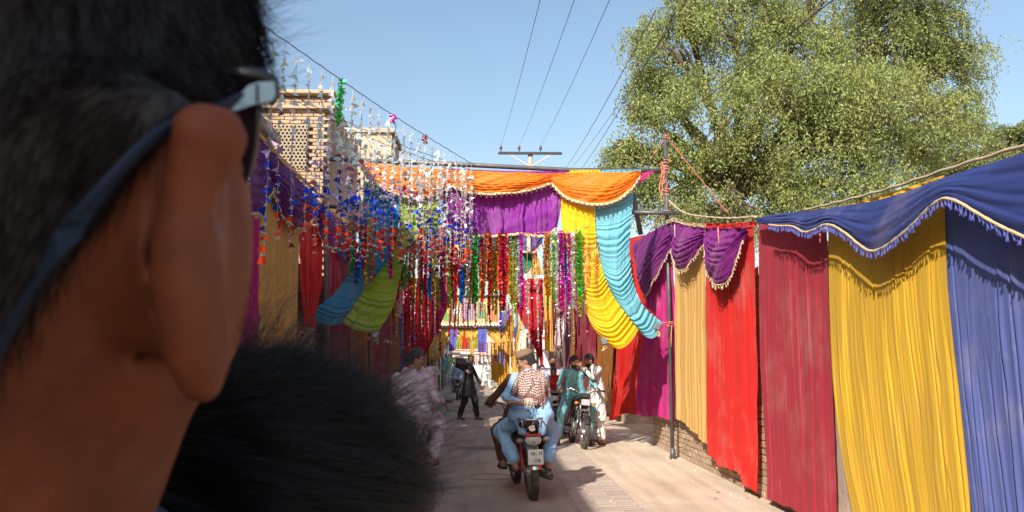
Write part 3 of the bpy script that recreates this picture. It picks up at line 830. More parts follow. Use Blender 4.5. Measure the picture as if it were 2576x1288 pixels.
# ------------------------------------------------------------------ fabrics
C_BLUE = (.020, .034, .150); C_BLUE2 = (.095, .125, .35); C_YEL = (.62, .37, .03); C_CRIM = (.36, .025, .045); C_RED = (.62, .018, .015)
C_TAN = (.62, .36, .11); C_PINK = (.50, .02, .19); C_PURP = (.20, .014, .20); C_PURP2 = (.24, .025, .30); C_ORNG = (.80, .20, .012)
C_TURQ = (.14, .42, .52); C_AZURE = (.03, .22, .42); C_LIME = (.28, .42, .05); C_MAR = (.20, .012, .03); C_TRIM = (.50, .39, .22)
def fp(nm, c, **k): return fabric(nm, c, **k)
m_trim = fabric('braid', C_TRIM, su=60, sv=60, bump=.5, transl=0)
def tassel_mesh(L, r, mats):
    b = MB(); b.lathe([(.35 * r, 0), (.75 * r, -.12 * L), (.4 * r, -.25 * L)], 6)
    n1 = len(b.F)
    for k in range(5):
        a = k * 1.257; b.tube([(0, 0, -.22 * L), (.5 * r * math.cos(a), .5 * r * math.sin(a), -.6 * L), (r * math.cos(a), r * math.sin(a), -L * (.9 + .1 * math.sin(k * 2)))], [.3 * r, .42 * r, .28 * r], 4)
    me = raw_mesh('tassel', b.V, b.F, mats, False, mi=[0] * n1 + [1] * (len(b.F) - n1)); return me
def fringe(parent, pts, wid, tl, step, n, seed=1, col=None, single=True, m=None):
    """braid along pts with tassels hanging from it"""
    P = resample(pts, .04); nn = Vector(n).normalized()
    P2 = [Vector(p) + nn * .022 for p in P]
    mb = MB(); V = []; F = []
    k_ = len(P2)
    for i, p in enumerate(P2):
        t = (P2[min(i + 1, k_ - 1)] - P2[max(0, i - 1)]).normalized(); s = t.cross(nn).normalized()
        wv = wid * (1 + .12 * math.sin(i * 2.4))
        V += [p - s * wv / 2 - nn * .004, p + nn * (.008 + .004 * math.sin(i * 1.9)), p + s * wv / 2 - nn * .004]
        if i: a = (i - 1) * 3; F += [(a, a + 1, a + 4, a + 3), (a + 1, a + 2, a + 5, a + 4)]
    uv = [(i * .04, 0) for i in range(k_) for _ in range(3)]
    mt = m or m_trim
    link('trim', raw_mesh('trim', np.array([tuple(v) for v in V]) - off(parent), F, mt, True, uv), parent)
    Q = resample(pts, step); r = random.Random(seed)
    tm = [tassel_mesh(tl * q, tl * .15, [col or mt, col or mt]) for q in (.85, 1.0, 1.15)]
    if single:
        for q in Q[:290]:
            link('tassel', tm[r.randrange(3)], parent, Vector(q) + nn * .026 + Vector((0, 0, -wid * .3)) - Vector(off(parent)), (r.uniform(-.3, .3), r.uniform(-.3, .3), r.uniform(0, 6)))
    else:
        mb = MB()
        for q in Q:
            q = Vector(q) + nn * .026; L = tl * r.uniform(.8, 1.15)
            mb.tube([q, q + Vector((r.uniform(-.008, .008), 0, -L * .4)), q + Vector((r.uniform(-.015, .015), 0, -L))], [tl * .1, tl * .2, tl * .12], 4)
        mb.build('tassels', col or mt, parent)['kind'] = 'stuff'
XC = XR - .10
def px(pts, X): return [AX(x, y, X) for x, y in pts]
def py(pts, Y): return [AY(x, y, Y) for x, y in pts]
def wall_cloth(name, label, m, Lp, Rp, Tp=None, Bp=None, X=XC, side=-1, group='cloth panels hung along the right wall', **kw):
    L, R_ = px(Lp, X), px(Rp, X)
    T = px(Tp, X) if Tp else [L[0], R_[0]]; B = px(Bp, X) if Bp else [L[-1], R_[-1]]
    o, Q = cloth(name, m, L, R_, T, B, n=(side, 0, 0), **kw)
    tag(o, label, 'curtain', group); return o, Q
GW = 'cloth panels hung along the right wall'
# near to far
wall_cloth('curtain', 'blue cloth panel with long vertical folds at the right edge', fp('royal blue', C_BLUE2, dust=.16), [(2374, 505), (2378, 700), (2408, 1000), (2442, 1300), (2452, 1400)], [(2990, 400), (2990, 1900)], Tp=[(2374, 505), (2460, 490), (2990, 400)], Bp=[(2452, 1400), (2990, 1900)], k=9, amp=.008, seed=3, creases=16, nu=420, X=XC)
wall_cloth('curtain', 'wide golden yellow cloth panel between the crimson and the blue ones', fp('golden yellow', C_YEL, dust=.05, bump=.3), [(2083, 565), (2086, 800), (2095, 980), (2113, 1130), (2143, 1290), (2165, 1400)], [(2375, 470), (2384, 750), (2412, 1000), (2440, 1300), (2446, 1400)], Tp=[(2083, 565), (2375, 470)], k=9, amp=.006, seed=12, creases=15, nu=420, X=XC - .01)
wall_cloth('curtain', 'crimson sheer cloth panel hanging straight between bright red and yellow', fp('crimson sheer', C_CRIM, dust=.10, su=120, sv=3), [(1908, 555), (1912, 900), (1926, 1150), (1929, 1255)], [(2080, 580), (2086, 800), (2093, 950), (2101, 1150), (2105, 1310)], Tp=[(1908, 555), (1990, 566), (2080, 580)], Bp=[(1929, 1255), (1950, 1262), (1966, 1272), (1985, 1275), (2008, 1290), (2060, 1306), (2105, 1310)], k=15, amp=.008, seed=23, creases=9, camp=.015, nu=300)
wall_cloth('curtain', 'bright red cloth panel with a stepped ragged hem', fp('bright red', C_RED, dust=.12), [(1773, 560), (1775, 900), (1778, 1145)], [(1896, 572), (1903, 800), (1908, 1100), (1905, 1242)], Tp=[(1773, 560), (1896, 572)], Bp=[(1778, 1145), (1793, 1150), (1797, 1168), (1850, 1182), (1858, 1192), (1862, 1212), (1905, 1236)], k=9, amp=.022, seed=31, creases=6, camp=.03, nu=260, hem_lin=True)
wall_cloth('curtain', 'tan orange cloth panel left of the bright red one', fp('tan', C_TAN, dust=.08), [(1697, 560), (1697, 850), (1698, 1052)], [(1773, 565), (1774, 900), (1776, 1118)], Tp=[(1697, 560), (1773, 565)], Bp=[(1698, 1052), (1712, 1058), (1722, 1064), (1735, 1082), (1748, 1088), (1760, 1105), (1776, 1116)], k=8, amp=.018, seed=42, creases=5, camp=.025, nu=240, hem_lin=True)
wall_cloth('curtain', 'hot pink cloth panel beside the gate pole', fp('magenta', C_PINK, dust=.12), [(1612, 600), (1622, 740), (1615, 850), (1602, 950), (1598, 1042)], [(1692, 585), (1690, 800), (1693, 950), (1696, 1057)], Tp=[(1612, 600), (1692, 585)], Bp=[(1598, 1042), (1620, 1048), (1655, 1047), (1672, 1055), (1696, 1057)], k=9, amp=.05, seed=51)
wall_cloth('curtain', 'red cloth panel reaching down beside the dark lane opening', fp('bright red', C_RED), [(1578, 600), (1560, 800), (1545, 950), (1530, 1058)], [(1622, 590), (1620, 800), (1605, 950), (1602, 1044)], Bp=[(1530, 1058), (1545, 1052), (1552, 1046), (1602, 1044)], k=7, amp=.07, seed=61)
wall_cloth('curtain', 'brown orange cloth strip hanging in the shade left of the low red panel', fp('brown orange', (.24, .085, .012)), [(1506, 640), (1502, 800), (1500, 1000)], [(1545, 620), (1540, 800), (1528, 1010)], k=5, amp=.06, seed=71)  # from here to the far end, shade is worked into darker cloth colours
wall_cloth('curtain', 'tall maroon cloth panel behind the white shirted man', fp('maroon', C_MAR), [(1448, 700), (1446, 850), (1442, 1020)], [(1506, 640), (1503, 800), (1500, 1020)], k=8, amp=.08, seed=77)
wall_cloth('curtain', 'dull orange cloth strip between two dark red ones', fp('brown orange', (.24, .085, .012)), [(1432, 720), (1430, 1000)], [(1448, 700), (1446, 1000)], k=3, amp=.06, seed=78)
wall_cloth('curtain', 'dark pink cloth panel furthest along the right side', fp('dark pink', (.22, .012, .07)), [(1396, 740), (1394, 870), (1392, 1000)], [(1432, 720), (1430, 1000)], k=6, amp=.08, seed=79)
# rope and purple swags at the far end of the right wall
GP = 'purple swags along the right wall'
m_purp = fp('deep purple', C_PURP, su=6, sv=60, bump=.3)
def swag_thing(label, m, Tp, Bp, Lp, Rp, X, n, k, amp, seed, fr=None, tl=.09, step=.07, colr=None, group=None, cat='swag', belly=.12, Y=None, single=True):
    f = (lambda P: px(P, X)) if Y is None else (lambda P: py(P, Y))
    T, B, L, R_ = f(Tp), f(Bp), f(Lp or [Tp[0], Bp[0]]), f(Rp or [Tp[-1], Bp[-1]])
    c = [sum(v) / len(T) for v in zip(*[tuple(p) for p in T])]
    e = empty('swag', c, label, cat, group)
    o, Q = cloth('cloth', m, L, R_, T, B, n=n, style='swag', k=k, amp=amp, seed=seed, parent=e, belly=belly, nu=110, nv=60)
    if fr: fringe(e, Q[-1][::4], fr, tl, step, n, seed, colr, single)
    return e
m_purp_t = fabric('purple tassel', (.2, .02, .2), transl=0)
swag_thing('leftmost purple swag slanting down behind the turquoise tail', m_purp, [(1592, 612), (1640, 582), (1690, 556)], [(1624, 752), (1655, 712), (1678, 660), (1690, 628)], [(1592, 612), (1602, 690), (1624, 752)], None, XC - .05, (-1, 0, 0), 9, .035, 5, .018, .05, .085, None, GP)
swag_thing('middle purple swag above the tan panel', m_purp, [(1690, 556), (1730, 566), (1773, 572)], [(1692, 625), (1704, 662), (1722, 680), (1742, 670), (1760, 640), (1773, 615)], None, None, XC - .05, (-1, 0, 0), 8, .035, 6, .018, .05, .07, None, GP)
swag_thing('rightmost purple swag above the bright red panel', m_purp, [(1772, 572), (1820, 573), (1880, 572)], [(1774, 612), (1790, 680), (1824, 717), (1845, 705), (1862, 665), (1878, 600)], None, None, XC - .05, (-1, 0, 0), 9, .035, 7, .018, .05, .06, None, GP)
def band(name, label, pts_top, pts_bot, X, m, n, cat='cloth band', Y=None):
    f = (lambda P: px(P, X)) if Y is None else (lambda P: py(P, Y))
    T, B = f(pts_top), f(pts_bot)
    o, Q = cloth(name, m, [T[0], B[0]], [T[-1], B[-1]], T, B, n=n, style='pleat', k=14, amp=.02, seed=len(label), nu=90, nv=8); tag(o, label, cat); return o
band('header_band', 'cream cloth band along the top of the purple swags', [(1676, 553), (1692, 549), (1730, 557), (1776, 562)], [(1676, 562), (1692, 558), (1730, 568), (1776, 573)], XC - .09, fp('cream band', (.62, .46, .25)), (-1, 0, 0))
band('header_band', 'red cloth band along the top of the rightmost purple swag', [(1776, 562), (1830, 561), (1900, 556)], [(1776, 573), (1830, 574), (1900, 570)], XC - .09, fp('bright red', C_RED), (-1, 0, 0))
# blue valance, nearest
m_blue = fp('navy valance', C_BLUE, su=5, sv=9, bump=.45, transl=.08, dust=.1)
m_bt = fabric('blue tassel', (.05, .07, .3), transl=0)
ev = empty('valance', AX(2240, 500, XC - .1), 'long navy blue valance with beige tasselled border over the crimson yellow and blue panels', 'valance')
T = px([(1905, 548), (1960, 537), (2012, 533), (2110, 520), (2250, 492), (2372, 447), (2470, 415), (2600, 378), (2990, 270)], XC - .07)
B = px([(1905, 562), (1960, 568), (2010, 572), (2035, 584), (2062, 578), (2085, 566), (2110, 568), (2145, 590), (2180, 618), (2206, 632), (2235, 624), (2275, 596), (2320, 556), (2360, 518), (2392, 500), (2425, 506), (2470, 532), (2530, 568), (2600, 600), (2700, 640), (2990, 500)], XC - .12)
o, Q = cloth('cloth', m_blue, [T[0], B[0]], [T[-1], B[-1]], T, B, n=(-1, 0, 0), style='swag', k=4, amp=.012, seed=15, parent=ev, belly=.05, nu=260, nv=40)
fringe(ev, Q[-1][20:246:4], .022, .050, .036, (-1, 0, 0), 4, m_bt)
band('header_band', 'yellow cloth band edging the top of the navy valance', [(2072, 530), (2140, 512), (2250, 481), (2372, 441)], [(2072, 542), (2140, 528), (2250, 500), (2372, 458)], XC - .045, fp('golden yellow', C_YEL), (-1, 0, 0))
band('header_band', 'short red cloth band above the left part of the navy valance', [(2022, 533), (2072, 530)], [(2022, 545), (2072, 542)], XC - .045, fp('bright red', C_RED), (-1, 0, 0))
m_rope = mat('jute rope', (.46, .37, .26), .9, var=.25, scale=60, bump=.6, bscale=200)
m_rope2 = mat('pink cord', (.62, .18, .13), .8, var=.2, scale=40)
def rope(pts, r, label, m=None, cat='rope', group=None):
    P = resample(pts, .08)
    P = [Vector(p) + Vector((0, 0, .004 * math.sin(i * 1.7))) for i, p in enumerate(P)]
    o = MB().tube(P, r, 6).build('rope', m or m_rope, None, True); return tag(o, label, cat, group)
rope(px([(2016, 530), (2130, 503), (2250, 470), (2400, 420), (2600, 358)], XC - .02), .011, 'jute rope running above the navy valance along the wall top')
rope(px([(1682, 504), (1712, 530), (1780, 546), (1850, 549), (1903, 545)], XC - .05), .014, 'cream rope sagging from the gate pole to the end of the navy valance')
# short dangling rope ends and hooks
for q, (x, y, l) in enumerate([(1697, 565, .35), (1806, 572, .28), (2060, 575, .12), (2118, 560, .1)]):
    p = AX(x, y, XC - .12); P = [p + Vector((0, .02 * math.sin(k * 1.4), -l * k / 7)) for k in range(8)]
    rope(P, .008, ['curled rope end dangling over the left purple swag', 'curled rope end dangling over the right purple swag', 'tiny rope end at the loop of the navy valance', 'tiny rope end below the yellow band'][q], m_rope2 if q else m_rope)
# earth heap peeping over the wall
hm = MB()
for k in range(7):
    x = XR + .4 + rng.uniform(0, .4); y = 5.0 + k * .55
    hm.lathe([(.34, 0), (.30, .12), (.17, .2), (.03, .24)], 9, c=(x, y, 2.38 + .06 * math.sin(k)))
tag(hm.build('earth_heap', m_earth, None, True), 'dry earth piled behind the top of the right wall', 'earth heap')['kind'] = 'stuff'

# ------------------------------------------------------------------ left wall cloth
XLc = XL + .12
GL = 'cloth panels hung along the left side'
def lc(label, m, L, R_, **k): return wall_cloth('curtain', label, m, L, R_, X=XLc, side=1, group=GL, **k)
lc('magenta pink cloth panel just right of the ear', fp('magenta', C_PINK), [(500, 420), (500, 1080)], [(655, 430), (655, 900), (655, 1020)], k=9, amp=.05, seed=101)
lc('tan cloth panel between the magenta and the narrow red one', fp('tan', C_TAN), [(652, 440), (650, 1000)], [(755, 500), (752, 700), (742, 975)], k=9, amp=.06, seed=102)
lc('narrow red cloth panel gathered to a tapering tail', fp('bright red', C_RED), [(752, 560), (756, 700), (771, 818)], [(812, 570), (808, 700), (796, 826)], k=6, amp=.05, seed=103)
lc('dark maroon cloth panel with foil scraps on it', fp('maroon', C_MAR), [(818, 560), (814, 1040)], [(878, 600), (880, 1010)], k=5, amp=.06, seed=104)
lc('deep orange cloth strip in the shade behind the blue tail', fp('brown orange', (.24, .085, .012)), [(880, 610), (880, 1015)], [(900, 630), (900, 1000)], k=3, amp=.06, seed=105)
# brick strip between red and maroon
lw = empty('brick_wall', (XL - .1, 13, 0), 'strip of brick wall between the narrow red and maroon cloths on the left', 'wall')
MB().box((XL - .22, 15.4, 1.6), (.2, 5.4, 3.2)).build('wall_core', m_mort, lw)
lay(lw, (XL - .07, 12.9, .1), (0, 1, 0), (1, 0, 0), lambda s, z: (0.35 < s < 2.6), rows=38, cols=12, limit=290)
m_purpL = fp('violet purple', (.11, .012, .15), su=6, sv=50)
swag_thing('purple swag behind the sunglasses at the left', m_purpL, [(540, 190), (600, 265), (660, 345)], [(560, 500), (600, 535), (640, 530), (668, 500), (684, 470)], None, [(660, 345), (684, 470)], XLc + .05, (1, 0, 0), 8, .06, 11, .036, .065, .07, None, 'purple swags along the left side')
swag_thing('purple swag left of the brick tower foot', m_purpL, [(658, 342), (720, 415), (790, 490)], [(684, 470), (705, 545), (740, 575), (765, 560), (790, 545)], [(658, 342), (684, 470)], [(790, 490), (790, 545)], XLc + .05, (1, 0, 0), 8, .06, 12, .036, .065, .09, None, 'purple swags along the left side')
swag_thing('furthest purple swag under the foil strings on the left', m_purpL, [(788, 488), (830, 530), (872, 568)], [(790, 545), (800, 600), (828, 625), (855, 610), (872, 600)], [(788, 488), (790, 545)], [(872, 568), (872, 600)], XLc + .05, (1, 0, 0), 8, .06, 13, .036, .065, .12, None, 'purple swags along the left side')
band('header_band', 'tan cloth band sloping along the top of the left purple swags', [(655, 333), (720, 404), (800, 482), (872, 556)], [(655, 345), (720, 416), (800, 493), (872, 567)], XLc + .09, fp('tan', C_TAN), (1, 0, 0))
o, _ = cloth('curtain', fp('navy stripe', (.05, .06, .24)), px([(838, 560), (846, 610), (872, 668)], XLc + .12), px([(872, 560), (884, 600), (893, 640)], XLc + .12), n=(1, 0, 0), style='pleat', k=4, amp=.03, seed=7)
tag(o, 'small navy cloth tail right of the purple swags on the left', 'curtain', GL)
# shaded row of hangings further down the left side
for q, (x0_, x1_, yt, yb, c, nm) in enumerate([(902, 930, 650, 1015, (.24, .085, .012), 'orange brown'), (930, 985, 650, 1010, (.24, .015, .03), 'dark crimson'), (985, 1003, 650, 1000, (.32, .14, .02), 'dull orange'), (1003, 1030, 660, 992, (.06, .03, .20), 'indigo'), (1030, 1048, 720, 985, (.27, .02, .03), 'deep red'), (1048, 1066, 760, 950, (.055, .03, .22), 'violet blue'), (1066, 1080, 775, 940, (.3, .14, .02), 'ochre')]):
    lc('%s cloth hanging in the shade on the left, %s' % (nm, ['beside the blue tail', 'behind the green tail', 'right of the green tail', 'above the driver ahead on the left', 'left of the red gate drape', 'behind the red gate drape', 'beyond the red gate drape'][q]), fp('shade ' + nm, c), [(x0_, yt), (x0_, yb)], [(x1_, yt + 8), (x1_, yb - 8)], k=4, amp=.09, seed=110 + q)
# ------------------------------------------------------------------ cloth gate across the street
YG = 12.0
m_pipe = mat('grey steel pipe', (.10, .10, .11), .5, metal=.5, var=.25, scale=15, dirt=(.3, .22, .16), dirt_amt=.4)
gt = empty('gate_frame', G(1692, 1150), 'grey pipe frame of the cloth gate with a tall pole at the right wall', 'gate')
base = G(1693, 1155); YP = base.y
def rod(pts, r, name, parent=gt, m=m_pipe): return MB().tube(pts, r, 10).build(name, m, parent, True)
rod([AY(1692, 1155, YP), AY(1673, 336, YP)], .03, 'pole')
MB().tube([AY(1692, 1125, YP), AY(1693, 1157, YP)], [.032, .052], 10).build('pole_foot', m_pipe, gt, True)
rod([AY(828, 400, YG + .12), AY(1180, 415, YG + .12), AY(1440, 428, YG + .12), AY(1672, 430, YP)], .038, 'top_bar')
rod([AY(1586, 534, YG + .2), AY(1714, 536, YP - .1)], .035, 'short_bar')
rod([AY(1592, 488, YG + .35), AY(1612, 590, YG + .5)], .04, 'brace')
rod([AY(812, 518, YG + .3), AY(905, 524, YG + .2)], .035, 'left_bar')
rod([AY(818, 400, YG + .3), AY(822, 980, YG + .3)], .035, 'pole')
rod([AY(1590, 660, YG + .2), AY(1590, 660, YG + .2) + Vector((0, 2.2, .15))], .025, 'side_rod')
# cord wrapped round the pole and guys
wr_ = MB(); cbe = empty('cord_binding', AY(1676, 430, YP), 'tangled pink cord wound round the top of the gate pole', 'cord')
for (y0_, y1_, tr_) in ((398, 436, 5), (528, 542, 3), (340, 349, 2), (470, 492, 3), (808, 822, 4)):
    WP = []
    for k in range(tr_ * 8):
        t_ = k / (tr_ * 8); p = AY(1674 + (y0_ - 340) * .024, y0_ + (y1_ - y0_) * t_, YP)
        a = t_ * tr_ * 6.283; r_ = .042 + .01 * math.sin(k * 1.1)
        q = p + Vector((math.cos(a) * r_, math.sin(a) * r_, 0))
        WP.append(q)
    wr_.tube(WP, .008, 4, cap=False).build('cord_wrap', m_rope2, cbe); wr_ = MB()
for k in range(18):
    p = AY(1668 + rng.uniform(-4, 4), rng.uniform(405, 480), YP - .05); q = p + Vector((rng.uniform(-.1, .06), rng.uniform(-.06, .02), rng.uniform(-.3, -.05)))
    wr_.tube([p, p.lerp(q, .5) + Vector((rng.uniform(-.05, .05), 0, .02)), q], .005, 4, cap=False)
wr_.build('cord_tangle', m_rope2, cbe)['kind'] = 'stuff'
rope([AY(1675, 342, YP), AY(1835, 542, YP + .6)], .009, 'pink guy cord running down right from the pole top', m_rope2, 'cord')
rope([AY(1674, 346, YP), AY(1640, 395, YP + .1)], .006, 'short pink cord running left from the pole top', m_rope2, 'cord')
rope([AY(1688, 512, YP), AY(1590, 640, YG + 1.0)], .006, 'thin cord slanting down left from the gate pole', m_rope2, 'cord')

ban = 'cloth banners of the near gate'
ns = (0, -1, .12)
m_or = fp('orange silk', C_ORNG, su=5, sv=70, bump=.35, transl=.3, rough=.55)
m_pu = fp('bright purple silk', C_PURP2, su=55, sv=4, bump=.35, transl=.25, rough=.6)
m_ye = fp('yellow silk', (.80, .52, .015), su=5, sv=60, bump=.3, transl=.3, rough=.55)
m_tu = fp('turquoise silk', C_TURQ, su=5, sv=60, bump=.3, transl=.25, rough=.55)
m_az = fp('azure silk', C_AZURE, su=5, sv=60, bump=.3, transl=.3)
m_li = fp('lime silk', C_LIME, su=5, sv=60, bump=.3, transl=.3)
m_ot = fabric('dark tassel', (.10, .06, .07), transl=0)
def gsw(label, Tp, Bp, seed, Y=YG, k=9, m=m_or, fr=.045): return swag_thing(label, m, Tp, Bp, None, None, None, ns, k, .034, seed, fr, .07, .075, m_ot, ban, Y=Y, belly=.16, single=False)
gsw('left orange swag of the gate half hidden by silver foil strings', [(903, 406), (1010, 418), (1130, 426)], [(905, 412), (930, 450), (985, 486), (1045, 502), (1095, 492), (1130, 462)], 21)
gsw('middle orange swag of the gate', [(1126, 426), (1260, 432), (1388, 436)], [(1127, 462), (1165, 482), (1215, 492), (1280, 490), (1335, 480), (1387, 461)], 22)
gsw('right orange swag of the gate', [(1385, 436), (1500, 434), (1613, 431)], [(1386, 462), (1420, 498), (1465, 516), (1505, 520), (1550, 508), (1585, 480), (1612, 440)], 23, k=10)
band('header_band', 'purple cloth edge on the bar above the middle orange swag', [(1118, 424), (1300, 430), (1424, 430)], [(1118, 430), (1300, 437), (1424, 438)], 0, fp('bright purple edge', C_PURP2), ns, Y=YG + .08)
band('header_band', 'yellow cloth edge on the bar above the right orange swag', [(1432, 427), (1510, 427)], [(1432, 438), (1510, 438)], 0, m_ye, ns, Y=YG + .08)
band('header_band', 'turquoise cloth edge at the right end of the gate bar', [(1510, 427), (1612, 426)], [(1510, 435), (1612, 434)], 0, m_tu, ns, Y=YG + .08)
band('header_band', 'small magenta cloth corner beside the gate pole', [(1600, 440), (1645, 428)], [(1602, 466), (1646, 431)], 0, fp('magenta', C_PINK), ns, Y=YG + .14)
# purple centre panel
ec = empty('banner', AY(1265, 520, YG + .1), 'bright purple centre panel under the middle orange swag', 'banner', ban)
o, Q = cloth('cloth', m_pu, py([(1118, 455), (1116, 520), (1128, 575)], YG + .12), py([(1412, 455), (1411, 520), (1402, 572)], YG + .12), py([(1118, 455), (1412, 455)], YG + .12), py([(1128, 575), (1165, 590), (1230, 594), (1310, 588), (1380, 590), (1402, 572)], YG + .10), n=ns, k=13, amp=.045, seed=33, parent=ec, nu=200, belly=.04)
fringe(ec, Q[-1][::4], .04, .05, .07, ns, 3, m_ot, single=False)
for (lab, m_, L, R_, s) in (('long yellow silk tail gathered in curved folds on the right of the gate', m_ye, [(1412, 470), (1414, 580), (1440, 680), (1472, 780), (1502, 838), (1518, 852)], [(1496, 515), (1500, 600), (1516, 680), (1541, 742), (1575, 790), (1606, 828)], 41),
                            ('long turquoise silk tail sweeping right to the pole', m_tu, [(1496, 512), (1500, 600), (1516, 680), (1541, 742), (1575, 790), (1605, 829)], [(1594, 484), (1588, 560), (1584, 630), (1593, 705), (1615, 765), (1666, 812)], 42)):
    e = empty('silk_tail', AY(1500, 600, YG), lab, 'drape', ban)
    Yq = YG + (.05 if s == 41 else .09)
    L3, R3 = py(L, Yq), py(R_, Yq)
    B = [L3[-1], L3[-1].lerp(R3[-1], .35) + Vector((0, -.02, -.04 if s == 41 else -.0)), L3[-1].lerp(R3[-1], .75) + Vector((0, 0, -.02)), R3[-1]]
    T = [L3[0], R3[0]]
    o, Q = cloth('cloth', m_, L3, R3, T, B, n=(0, -1, .1), style='swag', k=23, amp=.050, sag=.19, seed=s, parent=e, nu=90, nv=420, belly=.10)
e = empty('silk_tail', AY(1620, 770, YG + .3), 'narrow red cloth strip behind the end of the turquoise tail', 'drape', ban)
cloth('cloth', fp('bright red', C_RED), py([(1583, 640), (1592, 730), (1640, 790)], YG + .2), py([(1600, 700), (1618, 762), (1668, 808)], YG + .2), n=ns, style='swag', k=8, amp=.02, seed=4, parent=e)
for (lab, m_, L, R_, s) in (('azure blue silk tail sweeping down left under the gate', m_az, [(915, 455), (912, 560), (885, 675), (838, 742), (800, 775), (792, 806)], [(1008, 480), (1000, 580), (982, 650), (940, 710), (900, 762), (866, 810)], 43),
                            ('lime green silk tail with curved folds left of the tinsel', m_li, [(1006, 480), (1000, 590), (975, 655), (930, 712), (890, 768), (862, 811)], [(1116, 470), (1108, 570), (1030, 620), (1006, 700), (990, 770), (952, 834)], 44)):
    e = empty('silk_tail', AY(930, 650, YG), lab, 'drape', ban)
    Yq = YG + (.09 if s == 43 else .05)
    L3, R3 = py(L, Yq), py(R_, Yq)
    cloth('cloth', m_, L3, R3, n=(0, -1, .1), style='swag', k=20, amp=.040, sag=.07, seed=s, parent=e, nu=90, nv=380, belly=.10)
# small grey flood lamps tied to the tail ends
m_flood = mat('grey flood lamp', (.16, .18, .19), .5, metal=.3, var=.2, scale=20, dirt=(.35, .3, .25), dirt_amt=.4)
for q, (x, y, lab) in enumerate([(1654, 822, 'grey flood lamp tied to the tip of the turquoise tail'), (1521, 858, 'grey flood lamp under the tip of the yellow tail'), (945, 842, 'dark flood lamp under the tip of the green tail')]):
    p = AY(x, y, YG - .02); e = empty('flood_lamp', p, lab, 'lamp', 'flood lamps tied to the silk tails')
    M_ = rotm('Y', [25, -8, 15][q]) @ rotm('X', -12)
    MB().box(p, (.09, .045, .105), M_, bev=.01).build('housing', m_flood, e)
    MB().box(p + Vector((0, -.026, 0)), (.07, .006, .085), M_).build('glass', mat('lamp glass', (.12, .13, .14), .15), e)
    MB().tube([p + Vector((-.05, 0, 0)), p + Vector((-.05, .02, .07)), p + Vector((.05, .02, .07)), p + Vector((.05, 0, 0))], .006, 5).build('bracket', m_flood, e)
    for k in range(3): MB().tube([p + Vector((0, 0, -.05)), p + Vector((rng.uniform(-.03, .05), 0, -.10)), p + Vector((rng.uniform(-.05, .05), 0, -.15))], .006, 5).build('cord_end', m_trim, e)
rope([AY(1668, 812, YG), AY(1692, 816, YP)], .012, 'pink cord tying the turquoise tail to the pole', m_rope2, 'cord')
rope([AY(1690, 818, YP - .06) + Vector((0, 0, -.03 * k + 0)) + Vector((.02 * math.sin(k * 1.5), 0, 0)) for k in range(12)], .009, 'pink cord end dangling down the pole', m_rope2, 'cord')

# ------------------------------------------------------------------ tinsel strands
def foil(nm, c, rough=.16, metal=1.0, matte=.42):
    key = 'foil ' + nm
    if key in _mc: return _mc[key]
    m, t, p, o = new_mat(key)
    g_ = N(t, 'ShaderNodeNewGeometry')
    mx = N(t, 'ShaderNodeMix', data_type='RGBA'); mx.inputs['A'].default_value = c4([v * .55 for v in c]); mx.inputs['B'].default_value = c4([min(1, v * 1.25) for v in c])
    t.links.new(g_.outputs['Random Per Island'], mx.inputs['Factor']); t.links.new(mx.outputs['Result'], p.inputs['Base Color'])
    p.inputs['Metallic'].default_value = metal; p.inputs['Roughness'].default_value = rough
    p.inputs['Specular IOR Level'].default_value = .8
    # thin bright lacquer: part of the light is scattered by the dyed film itself
    df = N(t, 'ShaderNodeBsdfDiffuse'); t.links.new(mx.outputs['Result'], df.inputs[0])
    tr_ = N(t, 'ShaderNodeBsdfTranslucent'); t.links.new(mx.outputs['Result'], tr_.inputs[0])
    m1 = N(t, 'ShaderNodeMixShader'); m1.inputs[0].default_value = .45; t.links.new(df.outputs[0], m1.inputs[1]); t.links.new(tr_.outputs[0], m1.inputs[2])
    m2 = N(t, 'ShaderNodeMixShader'); m2.inputs[0].default_value = matte; t.links.new(p.outputs[0], m2.inputs[1]); t.links.new(m1.outputs[0], m2.inputs[2])
    t.links.new(m2.outputs[0], o.inputs[0]); _mc[key] = m; return m
FOILS = {'red': (.85, .03, .02), 'gold': (.95, .62, .06), 'green': (.03, .62, .10), 'blue': (.02, .22, .85), 'magenta': (.80, .03, .50), 'silver': (.82, .84, .86), 'lime': (.45, .75, .12), 'orange': (.92, .28, .03), 'aqua': (.45, .80, .72), 'violet': (.16, .03, .34), 'wine': (.34, .02, .06)}
def tinsel_mesh(seed, L, rad, n, sz):
    r = random.Random(seed); V = []; F = []
    for k in range(n):
        z = -L * (k + r.random()) / n; a = r.uniform(0, 6.283); q = rad * r.uniform(.15, 1.0) * (1 - .35 * (-z / L) ** 3)
        c = Vector((math.cos(a) * q + .02 * math.sin(z * 5 + seed), math.sin(a) * q, z)); d = Vector((r.gauss(0, 1), r.gauss(0, 1), r.gauss(0, .8))).normalized(); e_ = d.orthogonal().normalized()
        e_ = (e_ * math.cos(a * 3) + d.cross(e_) * math.sin(a * 3)); s_ = sz * r.uniform(.6, 1.5); i = len(V)
        V += [c + d * s_, c + e_ * s_ * .45, c - d * s_, c - e_ * s_ * .45]; F.append((i, i + 1, i + 2, i + 3))
    return V, F
TM = {}
